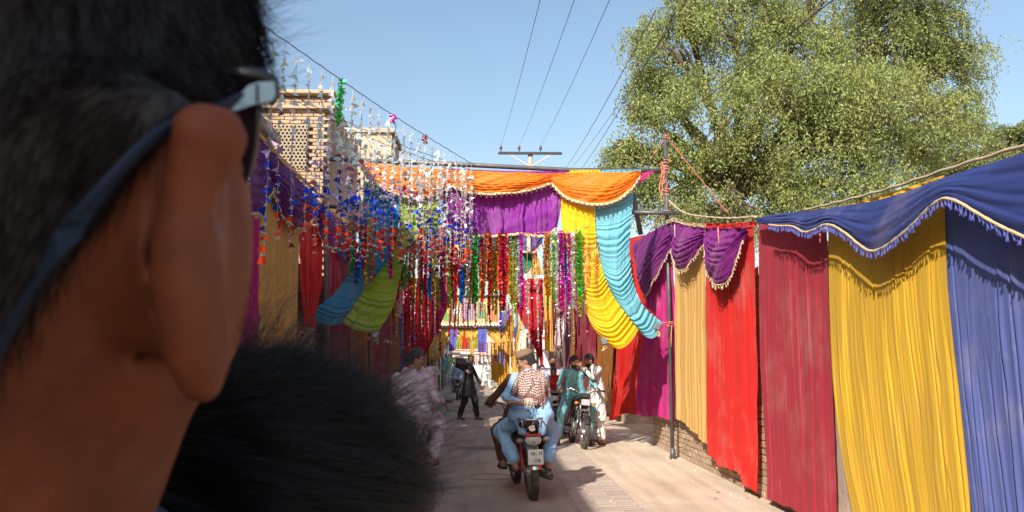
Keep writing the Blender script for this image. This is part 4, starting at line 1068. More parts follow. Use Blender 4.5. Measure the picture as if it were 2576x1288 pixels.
def tinsel(p, col, L, rad=.03, label='', group=None, seed=0, dens=1.0):
    key = (col, seed % 5, round(L, 1), round(rad, 3))
    if key not in TM:
        V, F = tinsel_mesh(seed % 5 + 1, L, rad, int(330 * L * dens), .023); TM[key] = raw_mesh('tinsel_strand', np.array([tuple(v) for v in V]), np.array(F), foil(col, FOILS[col]), False)
    o = link('tinsel_strand', TM[key], None, p, (rng.uniform(-.02, .02), rng.uniform(-.03, .03), rng.uniform(0, 6)))
    return tag(o, label, 'tinsel', group)
def place_word(x):
    for lim, wd in ((905, 'at the far left below the foil strings'), (1000, 'in front of the azure and green tails'), (1115, 'below the silver and red foil strings'), (1200, 'left of the centre of the gate opening'), (1290, 'at the middle of the gate opening'), (1370, 'in front of the small navy swag'), (1420, 'right of the small navy swag'), (1600, 'against the yellow silk tail')):
        if x < lim: return wd
rope([AY(872, 520, YG), AY(905, 545, YG), AY(1010, 560, YG + .1), AY(1200, 583, YG + .2), AY(1400, 582, YG + .1), AY(1480, 570, YG)], .006, 'thin cord carrying the row of coloured tinsel under the gate', m_rope2, 'cord')
strands = [(880, 535, 'red', 125, .9), (888, 540, 'green', 150, .9), (897, 540, 'magenta', 175, .7), (908, 545, 'blue', 170, 1.1), (928, 548, 'gold', 180, 1.2), (934, 590, 'orange', 120, .9), (918, 560, 'magenta', 120, .8)]
cyc = [(985, 'magenta'), (994, 'red'), (1003, 'red'), (1012, 'green'), (1024, 'lime'), (1030, 'green'), (1044, 'orange'), (1052, 'silver'), (1062, 'red'), (1070, 'magenta'), (1082, 'blue'), (1094, 'gold'), (1103, 'gold'), (1112, 'red'), (1120, 'magenta'), (1128, 'lime'), (1140, 'red'), (1150, 'red'), (1158, 'blue'), (1164, 'blue'), (1171, 'green'), (1180, 'silver'), (1190, 'green'), (1198, 'green'), (1212, 'red'), (1222, 'orange'), (1232, 'red'), (1241, 'gold'), (1250, 'gold'), (1257, 'red'), (1266, 'magenta'), (1274, 'red'), (1284, 'gold'), (1294, 'lime'), (1304, 'silver'), (1312, 'magenta'), (1372, 'orange'), (1381, 'gold'), (1392, 'lime'), (1402, 'silver'), (1412, 'magenta'), (1421, 'blue'), (1430, 'magenta'), (1441, 'silver'), (1452, 'gold'), (1459, 'lime')]
for x, c in cyc: strands.append((x, 572 if x < 1120 else 586, c, rng.uniform(150, 215) if x > 1070 else rng.uniform(120, 190), rng.choice((.75, .85, 1.0, 1.1))))
strands += [(1457, 578, 'green', 170, 1.6), (1040, 575, 'green', 60, 1.3), (1047, 572, 'silver', 40, 1.6), (885, 533, 'silver', 35, 2.0), (1196, 590, 'lime', 90, 1.2), (1268, 588, 'magenta', 190, .6), (1402, 590, 'lime', 40, 1.8), (1412, 580, 'magenta', 60, 1.6), (1110, 600, 'blue', 165, .5)]
for q, (x, y, c, ln, wd) in enumerate(strands):
    Y = YG - .12 + (.4 * rng.random() if 985 < x < 1440 else 0)
    tinsel(AY(x, y, Y), c, ln * Y / F_PX, round(.034 * wd, 3), '%s tinsel strand %s' % (c, place_word(x)), '%s tinsel strands %s' % (c, place_word(x)), q, 1.2)
r9 = random.Random(5)
for q in range(46):
    x = 985 + q * 10.2 + r9.uniform(-3, 3); c = r9.choice(['red', 'gold', 'green', 'magenta', 'lime', 'blue', 'silver', 'gold', 'green', 'orange'])
    if 1305 < x < 1372: continue
    tinsel(AY(x, 578 if x < 1120 else 590, YG + .75), c, round(r9.uniform(130, 190) * 12.75 / F_PX / .25) * .25, .02, '%s tinsel strand of the back rank %s' % (c, place_word(x)), '%s back tinsel strands %s' % (c, place_word(x)), q, 1.0)
# paper flower strings, coral and cream
def paper_string(p, L, c, label, group):
    e = empty('flower_string', p, label, 'garland', group); r = random.Random(int(p.x * 100))
    MB().tube([p, p - Vector((0, 0, L))], .003, 4).build('thread', m_trim, e)
    b = MB(); k = 0; z = 0
    V = []; F = []
    while z < L:
        for j in range(5):
            a = r.uniform(0, 6.28); cpt = p + Vector((.014 * math.cos(a), .014 * math.sin(a), -z - r.uniform(0, .03))); d = Vector((math.cos(a), math.sin(a), r.uniform(-.6, .6))) * .018; s_ = Vector((-math.sin(a), math.cos(a), r.uniform(-.8, .8))) * .013
            i = len(V); V += [cpt - s_, cpt + d - s_ * .4, cpt + d + s_ * .4, cpt + s_]; F.append((i, i + 1, i + 2, i + 3))
        z += .028
        if r.random() < .08: z += .12
    o = link('petals', raw_mesh('petals', np.array([tuple(v) for v in V]) - off(e), np.array(F), mat('paper ' + c, FLOW[c], .7, var=.2), False), e); o['kind'] = 'stuff'
FLOW = {'coral': (.75, .10, .09), 'cream': (.75, .68, .36), 'white': (.7, .68, .65)}
for q, (x, y, ln, c) in enumerate([(1478, 590, 130, 'coral'), (1470, 640, 150, 'cream'), (1498, 600, 150, 'coral'), (1326, 590, 90, 'coral'), (1326, 680, 70, 'cream'), (1346, 585, 75, 'coral'), (1349, 660, 60, 'cream'), (1446, 600, 150, 'coral'), (1434, 640, 120, 'cream'), (1230, 600, 110, 'coral'), (1219, 640, 100, 'cream'), (1075, 640, 90, 'coral'), (1086, 650, 110, 'white'), (1000, 640, 120, 'coral'), (1008, 700, 100, 'white')]):
    paper_string(AY(x, y, YG - .08 + .02 * q), ln * YG / F_PX, c, '%s paper flower string %s%s' % (c, place_word(x), ', lower piece' if y > 630 else ''), 'paper flower strings under the gate')

# ------------------------------------------------------------------ strings of foil scraps
def scrap_mesh(kind, seed):
    r = random.Random(seed); V = []; F = []; b = MB()
    if kind == 'scrap':
        w_, h_ = r.uniform(.022, .036), r.uniform(.03, .052)
        V = [(-.3 * w_, 0, 0), (.3 * w_, r.uniform(-.008, .008), 0), (w_, .012, -h_), (.05 * w_, r.uniform(-.012, .012), -h_ * .8), (-w_, -.008, -h_ * r.uniform(.8, 1.1))]
        F = [(0, 1, 3), (1, 2, 3), (0, 3, 4)]
    else:
        for k in range(6):
            a = r.uniform(0, 6.28); d = Vector((math.cos(a), math.sin(a) * .5, r.uniform(-.9, .5))).normalized() * r.uniform(.02, .034); s_ = d.orthogonal().normalized() * .0045
            i = len(V); V += [tuple(-s_), tuple(s_), tuple(d + s_), tuple(d - s_)]; F.append((i, i + 1, i + 2, i + 3))
    return V, F
FS = {'sil': foil('scrap silver', (.95, .97, .97), .2, 1.0, .82), 'aqu': foil('scrap aqua', (.60, .88, .82), .15, 1.0, .78), 'lil': foil('scrap lilac', (.60, .42, .62), .2), 'mar': foil('scrap maroon', (.28, .05, .12), .25), 'blu': foil('scrap blue', (.02, .07, .72), .22), 'red': foil('scrap red', (.75, .06, .02), .25)}
SM = {}
for c in FS:
    for k in range(5): V, F = scrap_mesh('scrap', k * 7 + 1); SM[(c, k)] = raw_mesh('foil_scrap', V, F, FS[c], False)
TMs = [raw_mesh('foil_bow', *scrap_mesh('bow', 50 + k), FS['sil'], False) for k in range(5)]
def zone(t, r):
    t += r.uniform(-.05, .05)
    if t < .42: return r.choice(['sil', 'sil', 'aqu', 'sil', 'aqu'])
    if t < .57: return r.choice(['lil', 'lil', 'mar', 'sil'])
    if t < .83: return r.choice(['blu', 'blu', 'blu', 'lil'])
    return r.choice(['red', 'red', 'red', 'mar'])
def foil_string(top, L, label, group, seed, single, t0=0.0, t1=1.0, step=.085, sc_=1.0, yaw=True):
    r = random.Random(seed); e = empty('foil_string', top, label, 'garland', group); z = 0; P = []
    sway = r.uniform(-.03, .03); n = int(L / step); V = []; F = []; MI = []
    for k in range(n + 1): t = k / n; P.append(Vector(top) + Vector((sway * math.sin(t * 3), .02 * math.sin(t * 4 + seed), -L * t)))
    MB().tube(P, .0022, 3, cap=False).build('thread', m_trim, e)
    keys = list(FS)
    for k in range(1, n + 1):
        c = zone(t0 + (t1 - t0) * k / n, r); p = P[k] - Vector(off(e)); ro = Euler((r.uniform(-.5, .5), r.uniform(-.7, .7), r.uniform(0, 6.28))); s_ = sc_ * r.uniform(.85, 1.5)
        if single:
            o = link('foil_scrap', SM[(c, r.randrange(5))], e, p, ro); o.scale = (s_,) * 3
            o = link('foil_bow', TMs[r.randrange(5)], e, p + Vector((0, 0, -.052 * s_)), (0, 0, r.uniform(0, 6))); o.scale = (sc_ * .68,) * 3
        else:
            mrot = ro.to_matrix()
            for (vv, ff), mi_, rm, dz in ((scrap_mesh('scrap', r.randrange(99)), keys.index(c), mrot, 0), (scrap_mesh('bow', r.randrange(99)), 0, Matrix.Identity(3) * .6, -.05 * s_)):
                i = len(V); V += [rm @ (Vector(v) * s_) + p + Vector((0, 0, dz)) for v in vv]; F += [tuple(a + i for a in f) for f in ff]; MI += [mi_] * len(ff)
    if V:
        me = raw_mesh('foil_scraps', [tuple(v) for v in V], F, [FS[k] for k in keys], False, mi=MI); link('foil_scraps', me, e)['kind'] = 'stuff'
A0, A1 = AY(600, 22, 6.6), AY(1195, 417, 12.0)
rope([A0 + (A0 - A1) * .3, A0, A0.lerp(A1, .5) + Vector((0, 0, -.05)), A1], .005, 'dark line slanting from top left to the gate bar carrying silver foil strings', m_iron)
B0, B1 = AY(560, 150, 8.6), AY(1190, 430, 12.0)
C0, C1 = AY(640, 200, 9.8), AY(1150, 428, 12.0)
rope([B0, B0.lerp(B1, .5) + Vector((0, 0, -.1)), B1], .005, 'second cord behind the slanting line carrying foil strings', m_iron)
rope([C0, C0.lerp(C1, .5) + Vector((0, 0, -.1)), C1], .005, 'third cord behind the slanting line carrying foil strings', m_iron)
ORD = 'first second third fourth fifth sixth seventh eighth ninth tenth eleventh twelfth thirteenth fourteenth fifteenth sixteenth seventeenth eighteenth nineteenth twentieth'.split() + ['twenty-' + w for w in 'first second third fourth fifth sixth seventh eighth'.split()]
words = ['by the sunglasses', 'before the pierced screen', 'before the brick tower', 'before the tower edge', 'before the beige roof room', 'above the left orange swag', 'before the lime green silk', 'beside the clear purple panel']
n1 = 27
for q in range(n1):
    t = (q + .3) / n1; p = A0.lerp(A1, t) + Vector((0, 0, -.05 * 4 * t * (1 - t)))
    foil_string(p, 2.1 - .6 * t + rng.uniform(-.2, .1), '%s foil string from the left on the slanting line, %s' % (ORD[q], words[min(7, int(t * 8))]), 'foil strings %s' % words[min(7, int(t * 8))], q, t < .36, step=.088, sc_=1.3)
for q in range(8, 27):
    t = (q + .5) / 27; p = B0.lerp(B1, t) + Vector((0, 0, -.1 * 4 * t * (1 - t)))
    foil_string(p, 1.85 - .35 * t - .2 * (1 - t) + rng.uniform(-.15, .1), '%s foil string from the left in the second row, %s' % (ORD[q - 8], words[min(7, int(t * 8))]), 'second row foil strings %s' % words[min(7, int(t * 8))], 100 + q, False, t0=.12, step=.085, sc_=1.35)
for q in range(12):
    t = .40 + q * .049; p = C0.lerp(C1, t) + Vector((0, 0, -.1 * 4 * t * (1 - t)))
    foil_string(p, 1.7 - .2 * (1 - t) + rng.uniform(-.15, .1), '%s foil string from the left in the rear row, %s' % (ORD[q], words[min(7, int(t * 8))]), 'rear row foil strings %s' % words[min(7, int(t * 8))], 200 + q, False, t0=.10, step=.083, sc_=1.3)
# red ribbon knots and green bunch on the line
for q, (t, c) in enumerate([(.06, 'red'), (.30, 'green'), (.52, 'magenta'), (.68, 'red')]):
    p = A0.lerp(A1, t) + Vector((0, 0, -.03 if q != 1 else -.02)); tinsel(p, c, .55 if q == 1 else .12, .045, '%s foil bunch tied on the slanting line' % (['coral red near the head,', 'green', 'magenta', 'small red'][q]), None, q)

# ------------------------------------------------------------------ deeper rows down the street
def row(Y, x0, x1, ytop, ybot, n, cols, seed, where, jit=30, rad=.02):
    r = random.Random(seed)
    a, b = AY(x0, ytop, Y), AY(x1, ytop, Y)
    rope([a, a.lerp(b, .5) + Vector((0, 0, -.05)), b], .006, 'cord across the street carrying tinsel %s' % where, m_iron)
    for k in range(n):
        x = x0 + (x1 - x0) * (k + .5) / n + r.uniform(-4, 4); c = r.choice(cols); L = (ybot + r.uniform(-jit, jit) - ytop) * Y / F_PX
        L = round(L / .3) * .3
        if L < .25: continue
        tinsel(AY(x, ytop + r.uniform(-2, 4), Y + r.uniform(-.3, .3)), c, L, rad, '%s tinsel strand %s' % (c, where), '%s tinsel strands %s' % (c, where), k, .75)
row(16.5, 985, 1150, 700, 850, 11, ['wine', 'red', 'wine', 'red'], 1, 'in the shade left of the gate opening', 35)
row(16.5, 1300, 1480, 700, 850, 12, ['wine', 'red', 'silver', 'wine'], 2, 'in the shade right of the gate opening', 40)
row(20, 1150, 1300, 760, 820, 12, ['red', 'wine', 'gold', 'violet'], 3, 'above the yellow far gate', 35, .026)
row(29, 1205, 1300, 860, 905, 10, ['magenta', 'violet', 'red'], 4, 'hanging before the far crowd', 20, .035)
row(32, 1085, 1140, 860, 905, 6, ['red', 'violet', 'silver'], 5, 'beside the far left yellow drape', 18, .035)
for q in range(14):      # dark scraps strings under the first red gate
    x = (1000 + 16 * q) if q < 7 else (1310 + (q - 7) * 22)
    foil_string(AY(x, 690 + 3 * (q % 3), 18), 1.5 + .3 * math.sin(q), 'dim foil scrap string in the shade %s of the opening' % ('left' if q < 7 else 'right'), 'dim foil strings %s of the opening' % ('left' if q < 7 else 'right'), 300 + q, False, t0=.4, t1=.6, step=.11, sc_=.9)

# first small swag row behind the tinsel (navy stripes), with green and gold cloths
YS = 14.5
m_nv = fp('navy stripe', (.05, .06, .24), su=6, sv=40)
m_iv = fp('ivory stripe', (.62, .55, .42), su=6, sv=40)
sg = 'small cloths hung behind the tinsel'
for (lab, m_, T, B) in (('small navy swag with a cream stripe behind the tinsel', m_nv, [(1296, 590), (1366, 590)], [(1298, 612), (1315, 632), (1345, 635), (1364, 612)]),
                        ('dark blue cloth scrap seen between green tinsel strands', m_nv, [(1202, 590), (1222, 592)], [(1204, 640), (1221, 628)])):
    swag_thing(lab, m_, T, B, None, None, None, ns, 5, .03, 61, .05, .06, .08, m_ot, sg, Y=YS, belly=.08, single=False)
def hang(lab, m_, L, R_, Y, k=4, amp=.03, seed=1, cat='cloth', group=sg, style='pleat', name='hanging_cloth', B=None, **kw):
    o, _ = cloth(name, m_, py(L, Y), py(R_, Y), None, py(B, Y) if B else None, n=ns, style=style, k=k, amp=amp, seed=seed, nu=60, nv=40, **kw); return tag(o, lab, cat, group)
hang('vertical cream stripe sewn on the small navy swag', m_iv, [(1325, 590), (1325, 632)], [(1335, 590), (1335, 634)], YS - .12, 2, .01)
hang('emerald green cloth hanging below the small navy swag', fp('emerald', (.01, .20, .11)), [(1306, 636), (1306, 668), (1312, 690)], [(1338, 636), (1338, 668), (1330, 684)], YS + .1, 3)
hang('golden cloth gathered to a tail right of the emerald one', fp('gold cloth', (.62, .36, .06)), [(1340, 632), (1337, 690)], [(1350, 632), (1366, 690)], YS, 6, .05)
hang('golden cloth tail hanging among the central tinsel', fp('gold cloth', (.62, .36, .06)), [(1208, 640), (1204, 740)], [(1226, 640), (1218, 745)], YS - .1, 3, .04, B=[(1204, 745), (1212, 755), (1218, 740)])
hang('pale blue cloth hanging behind the red foil scraps', m_tu, [(1070, 600), (1072, 665), (1085, 672)], [(1100, 600), (1096, 660), (1092, 668)], YS + .3, 3)
hang('white printed sheet behind the left tinsel', fp('white sheet', (.6, .6, .58)), [(1047, 650), (1048, 700)], [(1078, 650), (1078, 698)], YS + .6, 2, .015)
hang('orange red cloth piece right of the lime green silk', fp('red orange', (.62, .09, .015)), [(1100, 560), (1098, 650)], [(1112, 555), (1112, 640)], YS - 1, 2, .03)

# ------------------------------------------------------------------ second gate, dark red sheer drapes
Y2 = 23.0
m_rs = fp('red sheer', (.62, .025, .03), su=80, sv=3, transl=.4)
m_rs2 = fp('plum sheer', (.42, .02, .06), su=80, sv=3, transl=.35)
g2 = empty('gate_frame', (AY(1215, 700, Y2).x, Y2, 0), 'dark pipe frame of the second gate carrying red drapes', 'gate')
for x in (1018, 1352): MB().tube([AY(x, 700, Y2), (AY(x, 940, Y2).x, Y2, 0)], .04, 8).build('pole', m_pipe, g2, True)
MB().tube([AY(1010, 704, Y2), AY(1362, 704, Y2)], .04, 8).build('top_bar', m_pipe, g2, True)
def fan(lab, m_, T, tip, Y, k, seed, tail=None, amp=.07, group='gathered drapes of the far gates'):
    """drape fanning from its top edge to a knot"""
    e = empty('gathered_drape', AY(tip[0], tip[1], Y), lab, 'drape', group)
    T3 = py(T, Y); t3 = AY(tip[0], tip[1], Y); w_ = Vector((.05, 0, 0))
    cloth('cloth', m_, [T3[0], T3[0].lerp(t3, .5) + Vector((0, 0, -.05)), t3 - w_], [T3[-1], T3[-1].lerp(t3, .55) + Vector((0, 0, -.12)), t3 + w_], T3, [t3 - w_, t3 + w_], n=ns, k=k, amp=amp, seed=seed, parent=e, nu=120, nv=50, flat_top=.6)
    MB().tube([t3 - w_ * 1.3, t3 + w_ * 1.3], .035, 6).build('knot', m_, e, True)
    if tail:
        tl = py(tail, Y); cloth('tail', m_, [t3 - w_, tl[0]], [t3 + w_, tl[1]], n=ns, k=4, amp=.04, seed=seed + 1, parent=e, nu=40, nv=20)
fan('wide plum and red sheer drape fanning down to the left', m_rs2, [(1010, 700), (1080, 700), (1160, 700)], (1050, 925), Y2 - .05, 14, 81)
fan('dark red sheer drape at the left post of the second gate', m_rs, [(1005, 706), (1060, 706)], (1022, 940), Y2 - .15, 9, 82)
fan('red drape gathered to a knot above the capped rider', m_rs, [(1262, 700), (1320, 700), (1364, 700)], (1362, 902), Y2 - .1, 14, 83, tail=[(1356, 960), (1372, 962)])
hang('golden strip hanging beside the red knotted drape', fp('gold cloth', (.62, .36, .06)), [(1368, 700), (1370, 880)], [(1386, 700), (1392, 885)], Y2 - .2, 4, .05)
hang('plum valance piece on the bar of the second gate', m_rs2, [(1318, 706), (1322, 722)], [(1362, 706), (1358, 730)], Y2 - .25, 4, .04)
hang('beige cloth strip right of the golden strip', fp('beige strip', (.42, .34, .25)), [(1386, 700), (1380, 900)], [(1396, 700), (1392, 990)], Y2 + .3, 3, .04)
for q, (x0_, x1_, y0_, y1_, c, nm) in enumerate([(1115, 1150, 640, 735, (.50, .07, .02), 'rust red'), (1150, 1185, 650, 725, (.24, .02, .05), 'wine'), (1183, 1204, 640, 745, (.46, .28, .05), 'mustard'), (1226, 1262, 640, 735, (.42, .05, .02), 'brick red'), (1262, 1300, 650, 742, (.30, .16, .05), 'brown'), (1062, 1098, 700, 742, (.22, .02, .10), 'plum')]):
    hang('%s cloth hung high behind the tinsel' % nm, fp('high ' + nm, c), [(x0_, y0_), (x0_ + 2, y1_)], [(x1_, y0_ - 4), (x1_ - 2, y1_ - 8)], 19.5 + .3 * q, 4, .06, q)
# brick rooms visible through the opening
hz_ = empty('upper_room', AY(1360, 720, 27), 'brown upper room of a house seen through the right of the opening', 'building')
p, q_ = AY(1318, 705, 27), AY(1400, 770, 27)
MB().box(((p.x + q_.x) / 2, 28.2, (p.z + q_.z) / 2), (q_.x - p.x, 2.2, p.z - q_.z)).build('wall', m_wallfar, hz_)

# ------------------------------------------------------------------ third gate, yellow, with a framed picture board and railing
Y3 = 33.0
m_y3 = fp('soft yellow', (.74, .47, .10), su=60, sv=3, transl=.35)
m_bl3 = fp('cornflower', (.11, .13, .48), transl=.3)
g3 = empty('gate_frame', (AY(1190, 800, Y3).x, Y3, 0), 'frame of the third gate carrying the picture board and yellow drapes', 'gate')
for x in (1078, 1300): MB().tube([AY(x, 745, Y3), (AY(x, 950, Y3).x, Y3, 0)], .05, 8).build('pole', m_pipe, g3, True)
MB().tube([AY(1070, 826, Y3), AY(1308, 826, Y3)], .04, 8).build('top_bar', m_pipe, g3, True)
pb = empty('picture_board', AY(1180, 785, Y3 - .3), 'framed picture board with iron railing hung across the yellow gate', 'board')
a_, b_ = AY(1101, 745, Y3 - .2), AY(1258, 824, Y3 - .2); W_, H_ = b_.x - a_.x, a_.z - b_.z; cx_, cz_ = (a_.x + b_.x) / 2, (a_.z + b_.z) / 2
MB().box((cx_, Y3 - .2, cz_), (W_, .04, H_)).build('panel', mat('board ground', (.62, .50, .25), .7, var=.2, scale=3), pb)
def flat(pts, col, nm, y):
    V = [(a_.x + u * W_, y, b_.z + v * H_) for u, v in pts]; mb = MB(); mb.add(V, [tuple(range(len(V)))]); mb.build(nm, mat('board ' + nm, col, .7, var=.12), pb)
flat([(.03, .35), (.16, .3), (.16, .95), (.03, .95)], (.75, .45, .03), 'yellow_field', Y3 - .225)
flat([(.05, .25), (.10, .5), (.19, .45), (.22, .2)], (.22, .42, .08), 'green_field', Y3 - .23)
flat([(.18, .15), (.22, .9), (.30, .9), (.30, .12)], (.25, .20, .15), 'brown_field', Y3 - .232)
flat([(.25, .45), (.28, .68), (.34, .72), (.38, .5), (.36, .35)], (.70, .68, .62), 'pale_shape', Y3 - .236)
flat([(.38, .2), (.40, .92), (.62, .92), (.60, .25)], (.40, .30, .34), 'mauve_field', Y3 - .232)
flat([(.64, .3), (.66, .8), (.74, .85), (.76, .3)], (.15, .32, .18), 'dark_green_field', Y3 - .232)
flat([(.78, .2), (.8, .6), (.95, .62), (.97, .2)], (.60, .25, .10), 'orange_field', Y3 - .232)
wr3 = MB()
for k in range(5):   # rows of pale writing-like strokes across the centre
    for j in range(10):
        x_ = a_.x + W_ * (.39 + .021 * j); z_ = b_.z + H_ * (.78 - .11 * k); wr3.tube([(x_, Y3 - .245, z_), (x_ + .03, Y3 - .245, z_ + .05 * math.sin(j * 2 + k)), (x_ + .05, Y3 - .245, z_ + .01)], .010, 4)
wr3.build('script_strokes', mat('script pink', (.78, .42, .60), .7), pb)['kind'] = 'stuff'
fr = MB()
for q in ((cx_, cz_ + H_ / 2, W_ + .1, .07), (cx_, cz_ - H_ / 2, W_ + .1, .06)): fr.box((q[0], Y3 - .26, q[1]), (q[2], .06, q[3]))
for s_ in (-1, 1): fr.box((cx_ + s_ * W_ / 2, Y3 - .26, cz_), (.06, .05, H_))
fr.build('frame', m_iron, pb)
for k in range(26):
    x_ = a_.x + W_ * (k + .5) / 26
    MB().box((x_, Y3 - .30, cz_), (.016, .016, H_)).build('rail_bar', m_iron, pb)
lc_ = MB()
for k in range(60):
    x_ = a_.x + W_ * (k + .5) / 60; lc_.lathe([(.0, -.05), (.05, -.02), (.06, .03), (.02, .08)], 5, c=(x_, Y3 - .29, b_.z + .1 + .03 * math.sin(k * 2)))
lc_.build('lace_border', mat('lace cream', (.62, .56, .40), .8, var=.4, scale=20), pb)['kind'] = 'stuff'
fan('left yellow drape gathered to the left post of the third gate', m_y3, [(1075, 826), (1110, 826), (1153, 826)], (1082, 925), Y3 - .1, 12, 91, tail=[(1070, 990), (1090, 990)], amp=.1)
fan('tall yellow drape gathered to the right post of the third gate', m_y3, [(1212, 826), (1250, 790), (1290, 780)], (1290, 900), Y3 - .1, 14, 92, tail=[(1286, 985), (1312, 985)], amp=.1)
fan('small yellow centre drape tied in the middle below the board', m_y3, [(1130, 828), (1170, 828), (1215, 828)], (1187, 855), Y3 - .15, 8, 93, tail=[(1180, 908), (1194, 908)], amp=.06)
hang('left cornflower blue strip under the picture board', m_bl3, [(1131, 828), (1128, 882)], [(1152, 828), (1146, 880)], Y3 - .3, 3, .04)
hang('right cornflower blue strip under the picture board', m_bl3, [(1202, 828), (1202, 886)], [(1226, 828), (1222, 886)], Y3 - .3, 3, .04)
hang('blue cloth knot on the upper right of the yellow gate', m_bl3, [(1256, 790), (1256, 835)], [(1290, 775), (1270, 820)], Y3 - .35, 3, .05)
hang('slanting yellow scarf right of the tall yellow drape', m_y3, [(1308, 800), (1298, 850), (1288, 930)], [(1320, 800), (1306, 850), (1304, 940)], Y3 - .4, 3, .05)
hang('navy cloth scrap behind the slanting yellow scarf', m_nv, [(1290, 835), (1296, 860)], [(1312, 800), (1306, 855)], Y3 - .2, 2, .03)
for q, (x0_, x1_, yb) in enumerate([(1236, 1252, 955), (1252, 1268, 968), (1268, 1282, 972)]):
    hang('yellow wall cloth beside the far lane, %s' % ['nearest the crowd', 'the middle one', 'nearest the right drape'][q], fp('deep yellow', (.62, .36, .04)), [(x0_, 860), (x0_, yb)], [(x1_, 858), (x1_, yb + 8)], 36 - q, 4, .08)
for q, (x, y) in enumerate([(1246, 880), (1256, 885), (1266, 890)]): hang('violet ribbon on the yellow wall cloth, %s' % ['left', 'middle', 'right'][q], m_bl3, [(x, y), (x, y + 28)], [(x + 4, y), (x + 4, y + 32)], 34.5 - q, 1, .02)
# small flags further down
for q, (x, c, nm) in enumerate([(1148, C_LIME, 'olive'), (1158, (.45, .30, .03), 'mustard'), (1169, C_RED, 'red'), (1180, (.30, .16, .05), 'brown'), (1192, C_LIME, 'green'), (1200, (.45, .30, .03), 'amber')]):
    hang('%s pennant cloth in the row below the board' % nm, fp('pennant ' + nm, c), [(x - 6, 845), (x - 5, 878)], [(x + 6, 845), (x + 6, 878)], 38, 2, .06)
rope([AY(1130, 882, 38), AY(1215, 884, 38)], .02, 'dark cord below the row of pennants', m_iron)
hang('turquoise half round cloth on the far left side', m_tu, [(1118, 900), (1112, 930)], [(1128, 895), (1126, 940)], 44, 3, .08)
hang('pale green cloth sweeping beside the turquoise one', fp('pale green', (.30, .45, .18)), [(1128, 895), (1112, 945)], [(1146, 900), (1120, 945)], 44, 5, .08)
# ------------------------------------------------------------------ people
m_skin = mat('brown skin', (.27, .135, .080), .55, var=.10, scale=25, spec=.35)
m_skin_d = mat('dark skin', (.10, .052, .034), .55, var=.10, scale=25, spec=.35)
m_hair = mat('black hair', (.012, .010, .010), .45, var=.3, scale=60, bump=.8, bscale=160)
m_sandal = mat('dark sandal', (.035, .022, .016), .6, var=.3, scale=20)
m_eyew = mat('eye white', (.30, .27, .25), .3, var=.02)
m_eyed = mat('eye dark', (.015, .01, .008), .2, var=.02)
def cloth_mat(nm, c, **k):
    return mat('garment ' + nm, c, .82, var=.10, scale=3.0, bump=.8, bscale=20, spec=.2, dirt=[min(1, v * .8 + .04) for v in c], dirt_amt=.4, **k)
STAND = dict(pel=(0, 0, .95), che=(0, .01, 1.26), nec=(0, .0, 1.47), hea=(0, .03, 1.585),
             shL=(-.185, 0, 1.40), shR=(.185, 0, 1.40), elL=(-.23, -.03, 1.13), elR=(.23, -.03, 1.13), wrL=(-.25, .05, .90), wrR=(.25, .05, .90),
             hiL=(-.09, 0, .92), hiR=(.09, 0, .92), knL=(-.10, .03, .50), knR=(.10, .03, .50), anL=(-.11, -.02, .09), anR=(.11, -.02, .09), tL=(0, 1), tR=(0, 1))
def hand_geo(w, d, nrm, thumb, curl=.5, h=.0042):
    """palm, four unequal bent fingers and a thumb. w wrist, d pointing, nrm back of hand, thumb: side direction"""
    w = Vector(w); d = Vector(d).normalized(); nrm = (Vector(nrm) - d * d.dot(Vector(nrm))).normalized(); s = d.cross(nrm)
    if s.dot(Vector(thumb)) < 0: s = -s
    f = Field(w - Vector((.13,) * 3), w + Vector((.13,) * 3) + d * .06, h)
    f.cap(w - d * .05, w + d * .01, .026, .024, .01)
    for k in range(4): f.cap(w + d * .005 + s * (.012 - .008 * k), w + d * .085 + s * (.030 - .020 * k), .015, .0125, .012)
    for k, L in enumerate((.070, .080, .074, .058)):
        p = w + d * .085 + s * (.030 - .0205 * k); a = 0; seg = (.45, .32, .25); dd = d + s * (.10 - .07 * k)
        for j in range(3):
            a += curl * (1.0, 1.15, .8)[j]; v = (dd.normalized() * math.cos(a) - nrm * math.sin(a)); q = p + v * L * seg[j]
            f.cap(p, q, .0090 - .0009 * j, .0084 - .0010 * j, .003); p = q
    p = w + d * .025 + s * .026; q = p + (d * .7 + s * .75 - nrm * .25).normalized() * .038; r_ = q + (d * .9 + s * .15 - nrm * .45).normalized() * .032
    f.cap(w + d * .02 + s * .01, p, .015, .013, .01); f.cap(p, q, .012, .0105, .006); f.cap(q, r_, .0102, .0085, .004)
    return f.mesh()
